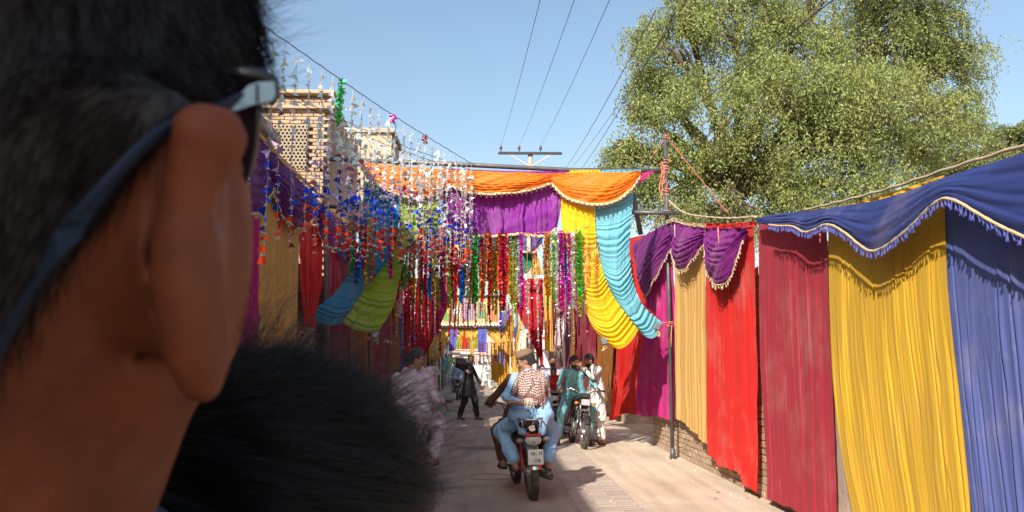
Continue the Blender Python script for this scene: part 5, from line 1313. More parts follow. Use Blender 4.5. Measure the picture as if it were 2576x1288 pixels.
def body(e, P, h=.010, skin=None, fem=1.0, yaw=0, pitch=0, roll=0, hands=None, clothes=None, pants=None, standing=True, hem=.50, beard=True, hair=True, hs=1.0, seed=1,
         feet_m=None, fold=.012, skirt=True, eyes=True, gut=0.0, hair_long=0.0):
    """one continuous body; kameez, shalwar, hair, beard and sandals as its own meshes. all coordinates local to e"""
    P = {k: np.array(v, float) for k, v in P.items()}
    pts = np.array([P[k] for k in P if len(P[k]) == 3]); lo, hi = pts.min(0) - .24, pts.max(0) + .24
    lo[2] = min(lo[2], min(P['anL'][2], P['anR'][2]) - .14)
    f = Field(lo, hi, h)
    pel, che, nec, hea = P['pel'], P['che'], P['nec'], P['hea']
    for s in 'LR':
        f.chain([P['hi' + s], P['kn' + s], P['an' + s]], [.060, .044, .030], .03)
        t = np.array([P['t' + s][0], P['t' + s][1], 0.]); t /= np.linalg.norm(t); a = P['an' + s]
        f.cap(a - t * .04 - [0, 0, .045], a + t * .14 - [0, 0, .065], .036, .026, .03); f.cap(a, a - [0, 0, .05], .036, .036, .02)
        f.chain([P['sh' + s], P['el' + s], P['wr' + s]], [.038, .031, .025], .03)
        f.cap(nec * .6 + che * .4, P['sh' + s], .038, .036, .04)
        f.cap(pel + (P['hi' + s] - pel) * .6, che + (P['sh' + s] - che) * .35, .062, .055, .05)
    f.chain([che, nec], [.066, .050], .04); f.cap(nec, hea - [0, 0, .03], .055, .052, .03)
    mh_ = Euler((R(pitch), R(roll), R(yaw)), 'ZXY').to_matrix() if False else (Matrix.Rotation(R(yaw), 3, 'Z') @ Matrix.Rotation(R(pitch), 3, 'X') @ Matrix.Rotation(R(roll), 3, 'Y'))
    HM = np.array(mh_); r, fw, u = HM[:, 0], HM[:, 1], HM[:, 2]; c = hea
    def hp(a, b, d): return c + (r * a + fw * b + u * d) * hs
    def hr(*q): return [v * hs for v in q]
    f.ell(hp(0, -.008, .025), hr(.074, .094, .098), .015, HM); f.ell(hp(0, .02, -.04), hr(.054, .066, .068), .03, HM)
    f.ell(hp(0, .055, -.085), hr(.028, .026, .022), .03, HM); f.cap(hp(0, .082, .012), hp(0, .104, -.022), .009 * hs, .015 * hs, .012)
    f.ell(hp(0, .082, -.052), hr(.024, .014, .010), .01, HM)
    for s in (-1, 1):
        f.ell(hp(.033 * s, .093, .010), hr(.017, .014, .010), .008, HM, op='cut')
        f.ell(hp(.074 * s, -.008, -.008), hr(.010, .020, .032), .008, HM)
        f.cap(hp(.012 * s, .086, .028), hp(.048 * s, .076, .028), .008 * hs, .007 * hs, .01); f.ell(hp(.042 * s, .062, -.022), hr(.018, .02, .016), .02, HM)
    V, F = f.mesh()
    for k_, s in enumerate('LR'):
        hd = (hands or {}).get(s)
        w_ = P['wr' + s]; dflt = P['wr' + s] - P['el' + s]
        hd = hd or (dflt, (0.9 if s == 'R' else -0.9, .0, .3), (0, 1, 0), .28)
        v2, f2 = hand_geo(w_, hd[0], hd[1], hd[2], hd[3]); F = np.concatenate([F, f2 + len(V)]); V = np.concatenate([V, v2])
    link('body', raw_mesh('body', V, F, skin or m_skin, True), e)
    if eyes:
        for s in (-1, 1):
            b = MB(); b.lathe([(.001, -.012), (.008, -.006), (.0095, 0), (.008, .006), (.001, .011)], 8, Matrix.Rotation(R(90), 3, 'X') if False else mh_ @ Matrix.Rotation(R(-90), 3, 'X'), hp(.033 * s, .0735, .010))
            o = b.build('eye', m_eyew, None, True); o.parent = e
            b = MB(); b.lathe([(.001, -.004), (.0055, -.002), (.0055, .002), (.001, .003)], 8, mh_ @ Matrix.Rotation(R(-90), 3, 'X'), hp(.033 * s, .0825, .010)); o2 = b.build('iris', m_eyed, None, True); o2.parent = o
            f3 = Field(hp(.03 * s, .085, .03) - .05, hp(.03 * s, .085, .03) + .05, .004); f3.cap(hp(.012 * s, .094, .030), hp(.052 * s, .080, .031), .0045, .0035, .003); sdf_obj('eyebrow', f3, m_hair, e, True)
    if clothes is not None:
        f = Field(lo, hi, h)
        for s in 'LR':
            wd = P['wr' + s] - P['el' + s]
            f.chain([P['sh' + s], P['el' + s], P['wr' + s] - wd * .10], [.052, .048, .040], .025)
            f.cap(nec * .55 + che * .45, P['sh' + s] - [0, 0, .005], .058, .052, .04)
            f.cap(pel + (P['hi' + s] - pel) * .8, che + (P['sh' + s] - che) * .42, .098 + gut, .088, .05)
            if skirt and standing:
                hm_ = P['hi' + s] * .35 + P['kn' + s] * .65; hm_ = np.array([hm_[0] * 1.35, hm_[1], hem])
                f.cap(P['hi' + s] + [0, 0, .03], hm_, .112, .118, .06)
            elif skirt:
                f.cap(P['hi' + s], P['hi' + s] * .25 + P['kn' + s] * .75, .108, .088, .05); sg9 = -1 if s == 'L' else 1; f.cap(che + [sg9 * .075, 0, -.04], P['hi' + s] + [sg9 * .05, -.03, .02], .085, .100, .05)
                f.cap(P['hi' + s] + [0, -.08, 0], P['hi' + s] + [0, -.10, -.16], .085, .05, .05)
        f.chain([che, nec - [0, 0, .015]], [.108, .064], .05)
        if standing and skirt:
            f.cap((P['hiL'] + P['hiR']) / 2, [(P['knL'][0] + P['knR'][0]) / 2, (P['knL'][1] + P['knR'][1]) / 2, hem], .13, .12, .06)
            f.half((0, 0, hem), (0, 0, -1)) if not hands or True else None
        f.noise(fold, (26, 37, 48, 62), seed); f.noise(fold * .6, (75, 96, 120), seed + 3)
        sdf_obj('kameez', f, clothes, e, True)
        f = Field(nec - .12, nec + .12, .005)      # stand collar
        f.cap(nec - [0, 0, .03], nec + [0, 0, .012], .070, .064, .01); f.half(nec + [0, 0, .028], (0, .25, 1)); sdf_obj('collar', f, clothes, e, True)
        f = Field(lo, hi, h)
        for s in 'LR':
            k_, a_ = P['kn' + s], P['an' + s]; q = a_ + (k_ - a_) * .12
            f.chain([P['hi' + s], k_, q], [.100, .088, .062], .04); f.cap(k_ * .4 + a_ * .6 + [0, -.02, 0], q, .078, .066, .04)
            nrm = (a_ - k_) / np.linalg.norm(a_ - k_)
        f.noise(fold * 1.1, (26, 37, 49), seed + 7); f.noise(fold * .4, (80, 110), seed + 8)
        sdf_obj('shalwar', f, pants or clothes, e, True)
    if hair:
        f = Field(c - .17 * hs, c + .17 * hs, .006)
        f.ell(hp(0, -.012, .034), hr(.083, .101, .101), .01, HM); f.ell(hp(0, -.03, .0), hr(.078, .082, .08), .02, HM)
        if hair_long: f.ell(hp(0, -.045, -.03), hr(.075, .07, .08 + hair_long), .02, HM)
        f.half(hp(0, .062, .052), list(fw * .80 - u * .60)); f.half(hp(0, 0, -.045 - hair_long), list(-u)); f.noise(.006, (70, 100, 140), seed)
        f.ell(hp(.078, .01, -.012), hr(.02, .028, .036), .004, HM, op='cut'); f.ell(hp(-.078, .01, -.012), hr(.02, .028, .036), .004, HM, op='cut')
        sdf_obj('hair', f, m_hair, e, True)
    if beard:
        f = Field(c - .17 * hs, c + .17 * hs, .006)
        f.ell(hp(0, .024, -.055), hr(.060, .068, .070), .01, HM); f.ell(hp(0, .058, -.095), hr(.034, .032, .034), .02, HM)
        f.half(hp(0, .06, -.040), list(u * .8 + fw * .35)); f.cap(hp(-.03, .084, -.046), hp(.03, .084, -.046), .008, .008, .008); f.noise(.005, (90, 130), seed + 1)
        sdf_obj('beard', f, m_hair, e, True)
    fm = feet_m or m_sandal
    for s in 'LR':
        t = np.array([P['t' + s][0], P['t' + s][1], 0.]); t /= np.linalg.norm(t); a = P['an' + s]
        f = Field(a - .2, a + .2, .007); f.cap(a - t * .045 - [0, 0, .075], a + t * .15 - [0, 0, .082], .042, .034, .02); f.half(a - [0, 0, .066], (0, 0, 1)); f.half(a - [0, 0, .092], (0, 0, -1))
        f.cap(a + t * .10 - [0, 0, .07], a + t * .09 - [0, 0, .055], .040, .036, .01)
        sdf_obj('sandal', f, fm, e, True)
    return dict(hp=hp, HM=HM, mh=mh_)
def person(label, loc, rz, P, group=None, **k):
    e = empty('person', loc, label, 'person', group, R(rz)); k.setdefault('seed', int(abs(loc[0]) * 100) + 3); info = body(e, P, **k); return e, info
def Pz(**k): d = dict(STAND); d.update(k); return d

# dark clothed man crossing the road
g = G(1179, 1056)
person('man in black shalwar kameez striding across the road with one elbow raised', g, 248, Pz(
    hea=(.0, .05, 1.60), elR=(.22, -.26, 1.42), wrR=(.22, .0, 1.30), elL=(-.22, .12, 1.16), wrL=(-.22, .24, .91), shR=(.17, -.04, 1.42),
    knL=(-.09, .14, .50), anL=(-.08, .22, .09), knR=(.10, -.08, .50), anR=(.11, -.22, .10)), yaw=-55, pitch=-6, skin=m_skin_d, clothes=cloth_mat('black', (.009, .007, .010)), hem=.58, h=.013, seed=5)
# man with mobile at right
g = G(1503, 1118)
m_wk = cloth_mat('white', (.66, .63, .60))
ew, inf = person('bearded man in white shalwar kameez holding a black mobile phone up to his face', g, 118, Pz(
    pel=(0, 0, .94), che=(0, .04, 1.24), nec=(0, .10, 1.44), hea=(0, .17, 1.53), shL=(-.18, .06, 1.38), shR=(.18, .06, 1.38), elL=(-.22, .24, 1.22), wrL=(-.05, .36, 1.40), elR=(.24, .22, 1.18), wrR=(.09, .36, 1.36),
    knL=(-.10, .02, .50), knR=(.10, .06, .50)), yaw=2, pitch=-12, clothes=m_wk, hem=.44, h=.010, hands={'L': ((.05, .05, .9), (-.5, .8, 0), (.3, -.2, .3), .9), 'R': ((-.25, .1, .9), (.7, .6, 0), (-.3, 0, .3), .5)}, seed=9, gut=.02)
ph = empty('mobile_phone', AY(1468, 931, g.y - .16), 'black mobile phone held up by the man in white', 'phone')
ph.rotation_euler = (R(-12), R(10), R(118))
p_ = MB().box((0, 0, 0), (.075, .010, .15), bev=.004).build('phone_body', mat('phone black', (.015, .015, .018), .25, var=.05), None); p_.parent = ph
p_ = MB().box((0, -.0065, 0), (.066, .002, .138)).build('screen', mat('phone glass', (.03, .035, .045), .1, var=.02), None); p_.parent = ph
# ------------------------------------------------------------------ motorcycles
m_rub = mat('dusty rubber', (.045, .038, .034), .85, var=.25, scale=30, bump=.4, bscale=90, dirt=(.22, .17, .13), dirt_amt=.5)
m_chr = mat('dull chrome', (.55, .54, .52), .28, metal=1.0, var=.2, scale=30, dirt=(.3, .25, .2), dirt_amt=.4)
m_alu = mat('engine alloy', (.38, .37, .35), .45, metal=.8, var=.25, scale=25, bump=.3, bscale=60, dirt=(.15, .12, .10), dirt_amt=.6)
m_blk = mat('black paint', (.014, .014, .016), .3, var=.2, scale=20, coat=.3, dirt=(.12, .10, .08), dirt_amt=.35)
m_seat = mat('black vinyl seat', (.018, .017, .018), .5, var=.2, scale=20, bump=.3, bscale=60)
m_redp = mat('red bike paint', (.30, .012, .015), .25, var=.1, scale=10, coat=.5)
m_rlens = mat('red lens', (.45, .012, .01), .2, var=.1)
m_glens = mat('grey clear lens', (.42, .40, .40), .18, var=.15, scale=40)
m_orl = mat('orange lens', (.70, .16, .01), .2, var=.1)
m_plate = mat('white plate', (.62, .60, .56), .5, var=.08, scale=12, dirt=(.35, .3, .25), dirt_amt=.4)
m_txt = mat('plate black', (.02, .02, .02), .6, var=.05)
def wheel(e, y, lean=0, r=.288, w=.045):
    M_ = Matrix.Rotation(R(90), 3, 'Y')
    prof = [(r - .062, -w * .62), (r - .03, -w * 1.0), (r - .010, -w * .78), (r, -w * .3), (r, w * .3), (r - .010, w * .78), (r - .03, w * 1.0), (r - .062, w * .62), (r - .066, 0)]
    b = MB(); n = 44
    for k in range(n):
        a = 2 * math.pi * k / n
        for (rr, xx) in prof: b.V.append((xx, y + rr * math.cos(a), r + rr * math.sin(a)))
    m_ = len(prof)
    for k in range(n):
        for j in range(m_): b.F.append((k * m_ + j, k * m_ + (j + 1) % m_, ((k + 1) % n) * m_ + (j + 1) % m_, ((k + 1) % n) * m_ + j))
    for k in range(n):  # tread blocks
        a = 2 * math.pi * (k + .5) / n; Mx = Matrix.Rotation(a, 3, 'X')
        for xx in (-.024, 0, .024): b.box((xx + (.006 if k % 2 else 0), y + (r - .001) * math.cos(a), r + (r - .001) * math.sin(a)), (.016, .024, .006), Mx)
    t = b.build('wheel', m_rub, None); t.parent = e
    b = MB()
    for k in range(n):
        a = 2 * math.pi * k / n
        for (rr, xx) in ((r - .05, -.026), (r - .07, -.022), (r - .075, 0), (r - .07, .022), (r - .05, .026)): b.V.append((xx, y + rr * math.cos(a), r + rr * math.sin(a)))
    for k in range(n):
        for j in range(4): b.F.append((k * 5 + j, k * 5 + j + 1, ((k + 1) % n) * 5 + j + 1, ((k + 1) % n) * 5 + j))
    o = b.build('rim', m_chr, None, True); o.parent = t
    b = MB()
    for k in range(18):
        a = 2 * math.pi * k / 18; s_ = -1 if k % 2 else 1
        b.tube([(s_ * .03, y + .03 * math.cos(a + .5), r + .03 * math.sin(a + .5)), (s_ * .008, y + (r - .07) * math.cos(a), r + (r - .07) * math.sin(a))], .002, 4, cap=False)
    o = b.build('spokes', m_chr, None); o.parent = t; o['kind'] = 'stuff'
    b = MB(); b.lathe([(.02, -.07), (.055, -.05), (.06, 0), (.055, .05), (.02, .07)], 14, M_, (0, y, r)); o = b.build('hub', m_alu, None, True); o.parent = t
def motorcycle(label, loc, rz, paint=None, lean=0, plate=None, apple=False, detail=2, emblem=None):
    e = empty('motorcycle', loc, label, 'motorcycle', None, R(rz)); e.rotation_euler = (0, R(lean), R(rz))
    paint = paint or m_blk
    def P(mb, nm, m, smooth=False, par=None): o = mb.build(nm, m, None, smooth); o.parent = par or e; return o
    wheel(e, -.60); wheel(e, .62)
    # frame
    b = MB(); b.tube([(0, .38, .88), (0, .12, .76), (0, -.28, .72), (0, -.72, .74)], .022, 8); b.tube([(0, .38, .84), (0, .30, .50), (0, .24, .30)], .022, 8)
    for s in (-.06, .06): b.tube([(s, -.10, .32), (s, -.34, .30), (s, -.60, .288)], .018, 6); b.tube([(s * .5, -.05, .72), (s, -.14, .50), (s, -.16, .30)], .018, 6); b.tube([(s, -.18, .42), (s * 1.5, -.70, .70)], .012, 6)
    P(b, 'frame', m_blk, True)
    # engine
    b = MB(); b.box((0, .08, .34), (.20, .30, .20), bev=.04); b.lathe([(.085, 0), (.10, .02), (.10, .035), (.06, .04)], 16, Matrix.Rotation(R(90), 3, 'Y'), (.09, .04, .34)); b.lathe([(.09, 0), (.10, .02), (.10, .035), (.06, .04)], 16, Matrix.Rotation(R(-90), 3, 'Y'), (-.09, .06, .34))
    en = P(b, 'engine', m_alu); b = MB(); Mc = Matrix.Rotation(R(-18), 3, 'X')
    for k in range(9): b.box((0, .17 + k * .006, .46 + k * .019), (.15 if k % 2 == 0 else .11, .14 if k % 2 == 0 else .10, .010), Mc)
    b.box((0, .235, .65), (.10, .12, .05), Mc, bev=.01); P(b, 'cylinder', m_alu, False, en)
    b = MB(); b.tube([(-.06, .10, .56), (-.03, -.02, .57), (0, -.12, .56)], [.025, .03, .05], 8); P(b, 'carburettor', m_alu, True, en)
    # tank, seat, side covers
    f = Field((-.2, -.25, .60), (.2, .50, 1.0), .010); f.ell((0, .20, .81), (.125, .235, .095), .02); f.cap((0, .0, .79), (0, .33, .84), .075, .085, .03); f.half((0, 0, .735), (0, 0, -1)); sdf_obj('fuel_tank', f, paint, e, True)
    f = Field((-.22, -1.0, .62), (.22, .2, 1.0), .010)
    for s in (-.06, .06): f.cap((s, -.02, .79), (s, -.62, .815), .055, .06, .03)
    f.half((0, 0, .845), (0, 0, 1), .01); f.half((0, 0, .765), (0, 0, -1), .01); sdf_obj('seat', f, m_seat, e, True)
    for s in (-1, 1):
        f = Field((-.25, -.5, .45), (.25, .1, .80), .010); f.ell((s * .10, -.20, .63), (.03, .15, .10), .01); sdf_obj('side_cover', f, paint, e, True)
    # tail
    f = Field((-.25, -1.05, .55), (.25, -.45, .95), .008)
    f.cap((-.06, -.55, .78), (-.065, -.79, .785), .075, .075, .04); f.cap((.06, -.55, .78), (.065, -.79, .785), .075, .075, .04); f.half((0, 0, .84), (0, -.2, 1), .01); f.half((0, 0, .705), (0, 0, -1), .01); f.half((0, -.855, .78), (0, -1, -.25), .01)
    tc_ = sdf_obj('tail_cowl', f, m_blk, e, True)
    b = MB(); b.box((0, -.853, .708), (.17, .03, .030), bev=.008); tl = P(b, 'tail_lamp', m_rlens)
    f = Field((-.14, -.95, .54), (.14, -.78, .73), .006); f.ell((0, -.845, .655), (.092, .035, .062), .01); f.half((0, 0, .690), (0, 0, 1), .006); sdf_obj('lens', f, m_glens, tl, True)
    P(MB().box((0, -.882, .640), (.014, .006, .014)), 'screw', m_blk, False, tl)
    b = MB()                          # grab rail
    for s in (-1, 1): b.tube([(s * .10, -.45, .80), (s * .125, -.62, .87), (s * .11, -.84, .875), (0, -.90, .872)], .010, 6); b.tube([(s * .11, -.84, .875), (s * .10, -.80, .78)], .009, 6)
    P(b, 'grab_rail', m_chr, True)
    # rear mudguard
    b = MB(); pr = []
    for k in range(15):
        a = R(62 + k * 7.6); pr.append((a, .335 if k < 11 else .335))
    V = []; F = []
    for i, (a, rr) in enumerate(pr):
        for j, q in enumerate((-.068, -.05, 0, .05, .068)): V.append((q, -.60 + (rr - .028 * (abs(j - 2) == 2) - .008 * (abs(j - 2) == 1)) * math.cos(a), .288 + (rr - .028 * (abs(j - 2) == 2)) * math.sin(a)))
        if i:
            for j in range(4): F.append(((i - 1) * 5 + j, (i - 1) * 5 + j + 1, i * 5 + j + 1, i * 5 + j))
    o = link('rear_mudguard', raw_mesh('rear_mudguard', V, F, m_chr if apple else m_blk, True), e)
    if plate:
        pm = MB().box((.0, 0, 0), (.165, .006, .155), bev=.002).build('number_plate', m_plate, None); pm.parent = e; pm.location = (.0, -.955, .49); pm.rotation_euler = (R(-6), R(2), 0)
        b = MB(); b.box((0, -.925, .56), (.05, .02, .09)); P(b, 'plate_bracket', m_blk)
        for txt, z, s_ in ((plate[0], .018, .062), (plate[1], -.056, .062)):
            fc = bpy.data.curves.new('lettering', 'FONT'); fc.body = txt; fc.size = s_ * .80; fc.align_x = 'CENTER'; fc.extrude = .0008; fc.offset = .0007; to = link('tmp_text', fc); bpy.context.view_layer.update()
            tme = bpy.data.meshes.new_from_object(to.evaluated_get(bpy.context.evaluated_depsgraph_get())); bpy.data.objects.remove(to); tme.materials.clear(); tme.materials.append(m_txt)
            to = link('lettering', tme, pm, (.008, -.0045, z), (R(90), 0, 0)); to.scale = (.80, 1.0, 1)
        P(MB().box((.0, -.0045, .006), (.006, .003, .006)), 'rivet', m_txt, False, pm)
    if apple:
        # pale apple shaped emblem with a bite and a leaf, standing on the cowl back
        V = []; n = 40
        for k in range(n):
            a = 2 * math.pi * k / n; rr = 1.0 - .10 * max(0, math.cos(a - math.pi / 2)) ** 8 * 2.2 - .09 * max(0, math.cos(a + math.pi / 2)) ** 12 * 1.5 - .04 * math.cos(2 * a) * -1
            x, z = math.cos(a) * rr * .030, math.sin(a) * rr * .031
            dx, dz = x - .036, z - .006; d_ = math.hypot(dx, dz)
            if d_ < .0155: x, z = .036 + dx / d_ * .0155, .006 + dz / d_ * .0155
            V.append((x, z))
        b = MB(); b.add([(x - .005, -.003, z) for x, z in V] + [(x - .005, .003, z) for x, z in V] + [(-.008, -.003, 0)], [((k + 1) % n, k, 2 * n) for k in range(n)] + [(k, (k + 1) % n, n + (k + 1) % n, n + k) for k in range(n)])
        L_f = [(-.002, .031), (.002, .040), (.010, .047), (.012, .040), (.006, .033)]
        b.add([(x - .003, -.003, z) for x, z in L_f], [tuple(range(5))])
        o = b.build('apple_emblem', mat('emblem cream', (.72, .62, .42), .5, var=.1), None); o.parent = tc_; o.location = (.0, -.866, .782); o.rotation_euler = (R(-14), 0, 0); o.scale = (1.2, 1, 1.2)
        if False: pass
    # indicators
    for s in (-1, 1):
        if detail > 1:
            b = MB(); b.tube([(s * .05, -.80, .66), (s * .11, -.83, .655)], .008, 6); ind = P(b, 'indicator', m_blk, True)
            f = Field((s * .16 - .09, -.92, .58), (s * .16 + .09, -.74, .74), .006); f.ell((s * .145, -.84, .655), (.042, .030, .028), .01); sdf_obj('lens', f, m_orl if not apple else mat('dirty lens', (.16, .13, .09), .4, var=.3, scale=30), ind, True)
        b = MB(); b.tube([(s * .06, .50, .78), (s * .13, .53, .78)], .008, 6); ind = P(b, 'indicator', m_blk, True)
        f = Field((s * .16 - .08, .46, .70), (s * .16 + .08, .62, .86), .006); f.ell((s * .16, .54, .78), (.038, .028, .028), .01); sdf_obj('lens', f, m_orl, ind, True)
    # shocks, swing arm, chain case
    for s in (-1, 1):
        b = MB(); b.tube([(s * .09, -.60, .30), (s * .085, -.52, .50)], .022, 8); b.tube([(s * .085, -.52, .50), (s * .08, -.46, .68)], .014, 8)
        for k in range(7): b.lathe([(.026, -.004), (.030, 0), (.026, .004)], 8, None, (s * .086, -.575 + k * .012, .36 + k * .030))
        P(b, 'shock_absorber', m_redp if apple else m_chr, True)
    b = MB(); b.box((-.075, -.34, .33), (.02, .56, .075), bev=.008); P(b, 'chain_case', m_chr)
    # exhaust on the right
    b = MB(); b.tube([(.05, .26, .54), (.09, .30, .40), (.11, .22, .25), (.12, -.05, .22), (.13, -.30, .23)], .020, 8); b.tube([(.13, -.28, .23), (.15, -.36, .235), (.165, -.84, .27), (.165, -.88, .272)], [.026, .042, .046, .034], 14); ex = P(b, 'exhaust', m_chr if not apple else mat('sooty steel', (.20, .17, .15), .5, metal=.6, var=.3, scale=20), True)
    P(MB().lathe([(.026, 0), (.022, .004)], 14, Matrix.Rotation(R(90), 3, 'X'), (.165, -.882, .272)), 'outlet', m_blk, False, ex)
    # pegs
    b = MB(); b.tube([(-.24, .02, .30), (.24, .02, .30)], .012, 6); b.tube([(-.22, -.34, .34), (.22, -.34, .34)], .012, 6)
    for s in (-1, 1): b.box((s * .21, -.34, .345), (.09, .035, .02)); b.box((s * .22, .02, .305), (.09, .035, .02))
    P(b, 'foot_pegs', m_rub)
    # fork, headlamp, bars
    for s in (-1, 1):
        b = MB(); b.tube([(s * .075, .64, .29), (s * .075, .53, .56)], .026, 10); b.tube([(s * .075, .53, .56), (s * .075, .40, .90)], .016, 10); P(b, 'fork_leg', m_chr, True)
    b = MB(); b.box((0, .40, .90), (.20, .06, .03), bev=.01); b.box((0, .455, .74), (.20, .06, .03), bev=.01); P(b, 'fork_yoke', m_blk)
    V = []; F = []
    for i in range(13):
        a = R(30 + i * 12)
        for j, q in enumerate((-.055, -.03, .03, .055)): V.append((q, .62 + (.325 - .018 * (j in (0, 3))) * math.cos(a), .288 + (.325 - .018 * (j in (0, 3))) * math.sin(a)))
        if i:
            for j in range(3): F.append(((i - 1) * 4 + j, (i - 1) * 4 + j + 1, i * 4 + j + 1, i * 4 + j))
    link('front_mudguard', raw_mesh('front_mudguard', V, F, m_blk, True), e)
    f = Field((-.15, .38, .68), (.15, .66, .95), .007); f.cap((-.035, .50, .80), (.035, .50, .80), .062, .062, .03); f.half((0, .545, .8), (0, 1, 0), .006); hd = sdf_obj('headlamp', f, m_blk, e, True)
    P(MB().box((0, .548, .80), (.155, .012, .105), bev=.010), 'lamp_glass', m_glens, False, hd)
    P(MB().box((0, .556, .80), (.04, .006, .05), bev=.002), 'bulb_glint', mat('painted glint', (.8, .8, .78), .1), False, hd)  # small pale block stands for a glint on the lamp
    P(MB().box((0, .46, .905), (.19, .085, .085), Matrix.Rotation(R(25), 3, 'X'), bev=.015), 'instrument_cowl', m_blk)
    P(MB().box((0, .555, .665), (.12, .012, .035), bev=.004), 'badge_strip', m_chr)
    b = MB()
    for s in (-1, 1): b.tube([(0, .40, .925), (s * .08, .39, .93), (s * .17, .35, 1.00), (s * .26, .32, 1.015), (s * .36, .27, 1.005)], .011, 8)
    hb = P(b, 'handlebar', m_chr, True)
    for s in (-1, 1):
        b = MB(); b.tube([(s * .26, .325, 1.015), (s * .385, .262, 1.005)], .017, 8); P(b, 'grip', m_rub, True, hb)
        b = MB(); b.tube([(s * .24, .37, 1.01), (s * .36, .33, .995)], .006, 5); b.box((s * .235, .335, 1.02), (.04, .04, .035), bev=.008); P(b, 'lever', m_chr, True, hb)
    b = MB(); b.tube([(.18, .36, 1.0), (.12, .50, .98), (.03, .50, .80)], .005, 5); b.tube([(-.2, .36, 1.0), (-.14, .52, .96), (-.03, .50, .72)], .005, 5); P(b, 'cables', m_blk, True)
    return e
def loc_between(rear, front):
    """place so that rear and front contact points match; returns location, rotation in degrees"""
    d = (front - rear); a = math.degrees(math.atan2(d.y, d.x)) - 90
    return rear + d.normalized() * .60, a
def seated(e_b, label, rot, dy, z0, **kw):
    """person seated on motorcycle e_b"""
    pass
# ---- the two riders in blue and brown, seen from behind
rear = G(1344, 1256); lc1, rz1 = loc_between(rear, G(1304, 1222)); rz1 = rz1 * .8
e1 = motorcycle('red and black motorcycle from behind with apple emblem and plate HIL 1278', lc1, rz1, lean=-3, plate=('HIL- 19', '1278'), apple=True)
def rider(label, be, P, rz=None, **kw):
    loc = Vector(be.location); e = empty('person', loc, label, 'person', None, R(rz) if rz is not None else be.rotation_euler[2])
    kw.setdefault('standing', False); return e, body(e, P, **kw)
SB = dict(pel=(0, -.50, .90), che=(0, -.46, 1.17), nec=(0, -.42, 1.37), hea=(0, -.38, 1.475), shL=(-.165, -.44, 1.31), shR=(.165, -.44, 1.31),
          elL=(-.22, -.38, 1.06), elR=(.22, -.34, 1.05), wrL=(-.22, -.2, .90), wrR=(.20, -.12, .90), hiL=(-.11, -.50, .88), hiR=(.11, -.50, .88), knL=(-.26, -.16, .72), knR=(.26, -.16, .72),
          anL=(-.22, -.40, .40), anR=(.22, -.36, .40), tL=(-.15, 1), tR=(.15, 1))
def S_(base=SB, **k): d = dict(base); d.update(k); return d
def shift(P, dy=0, dz=0): return {k: ((v[0], v[1] + dy, v[2] + dz) if len(v) == 3 else v) for k, v in P.items()}
m_lb = cloth_mat('light blue', (.25, .42, .62))
P1 = S_(SB, elL=(-.30, -.58, 1.10), wrL=(-.17, -.72, 1.04), hea=(-.035, -.36, 1.49), knL=(-.29, -.20, .70), knR=(.30, -.22, .70), anL=(-.17, -.46, .37), anR=(.20, -.46, .37))
ep1, inf1 = rider('pillion rider in light blue with brown cap and red chequered scarf', e1, P1, clothes=m_lb, yaw=78, pitch=-22, beard=False, h=.0085, fold=.011, seed=21,
      hands={'L': ((-.75, -.2, .15), (0, -.3, 1), (.3, .2, .9), .25)}, feet_m=mat('black shoe', (.02, .018, .018), .45, var=.2), hair_long=.02)
hp = inf1['hp']; HM = inf1['HM']
f = Field(np.array(hp(0, 0, .08)) - .15, np.array(hp(0, 0, .08)) + .15, .006)
f.ell(hp(0, -.012, .078), (.090, .108, .055), .01, HM); f.ell(hp(0, -.012, .112), (.080, .096, .030), .02, HM); f.half(hp(0, 0, .052), list(-HM[:, 2])); f.noise(.003, (60, 90), 3)
sdf_obj('cap', f, mat('garment brown cap', (.20, .125, .075), .9, var=.2, scale=30, bump=.6, bscale=90), ep1, True)
# chequered scarf lying over the back: follow the back surface
m_sc, t, p, o = new_mat('chequered scarf')
uv = N(t, 'ShaderNodeUVMap', uv_map='UVMap'); sp = N(t, 'ShaderNodeSeparateXYZ'); t.links.new(uv.outputs[0], sp.inputs[0])
def stripes(out, sc_, thr, wob):
    nz_ = N(t, 'ShaderNodeTexNoise', i_Scale=4.0, i_Detail=2.0); t.links.new(uv.outputs[0], nz_.inputs[0])
    wv = N(t, 'ShaderNodeMath', operation='MULTIPLY_ADD'); t.links.new(nz_.outputs['Fac'], wv.inputs[0]); wv.inputs[1].default_value = wob; t.links.new(out, wv.inputs[2])
    ml = N(t, 'ShaderNodeMath', operation='MULTIPLY'); t.links.new(wv.outputs[0], ml.inputs[0]); ml.inputs[1].default_value = sc_
    sn = N(t, 'ShaderNodeMath', operation='FRACT'); t.links.new(ml.outputs[0], sn.inputs[0])
    g_ = N(t, 'ShaderNodeMath', operation='GREATER_THAN'); t.links.new(sn.outputs[0], g_.inputs[0]); g_.inputs[1].default_value = thr; return g_.outputs[0]
s1 = stripes(sp.outputs[1], 13.0, .45, .05); s2 = stripes(sp.outputs[0], 15.0, .60, .05)
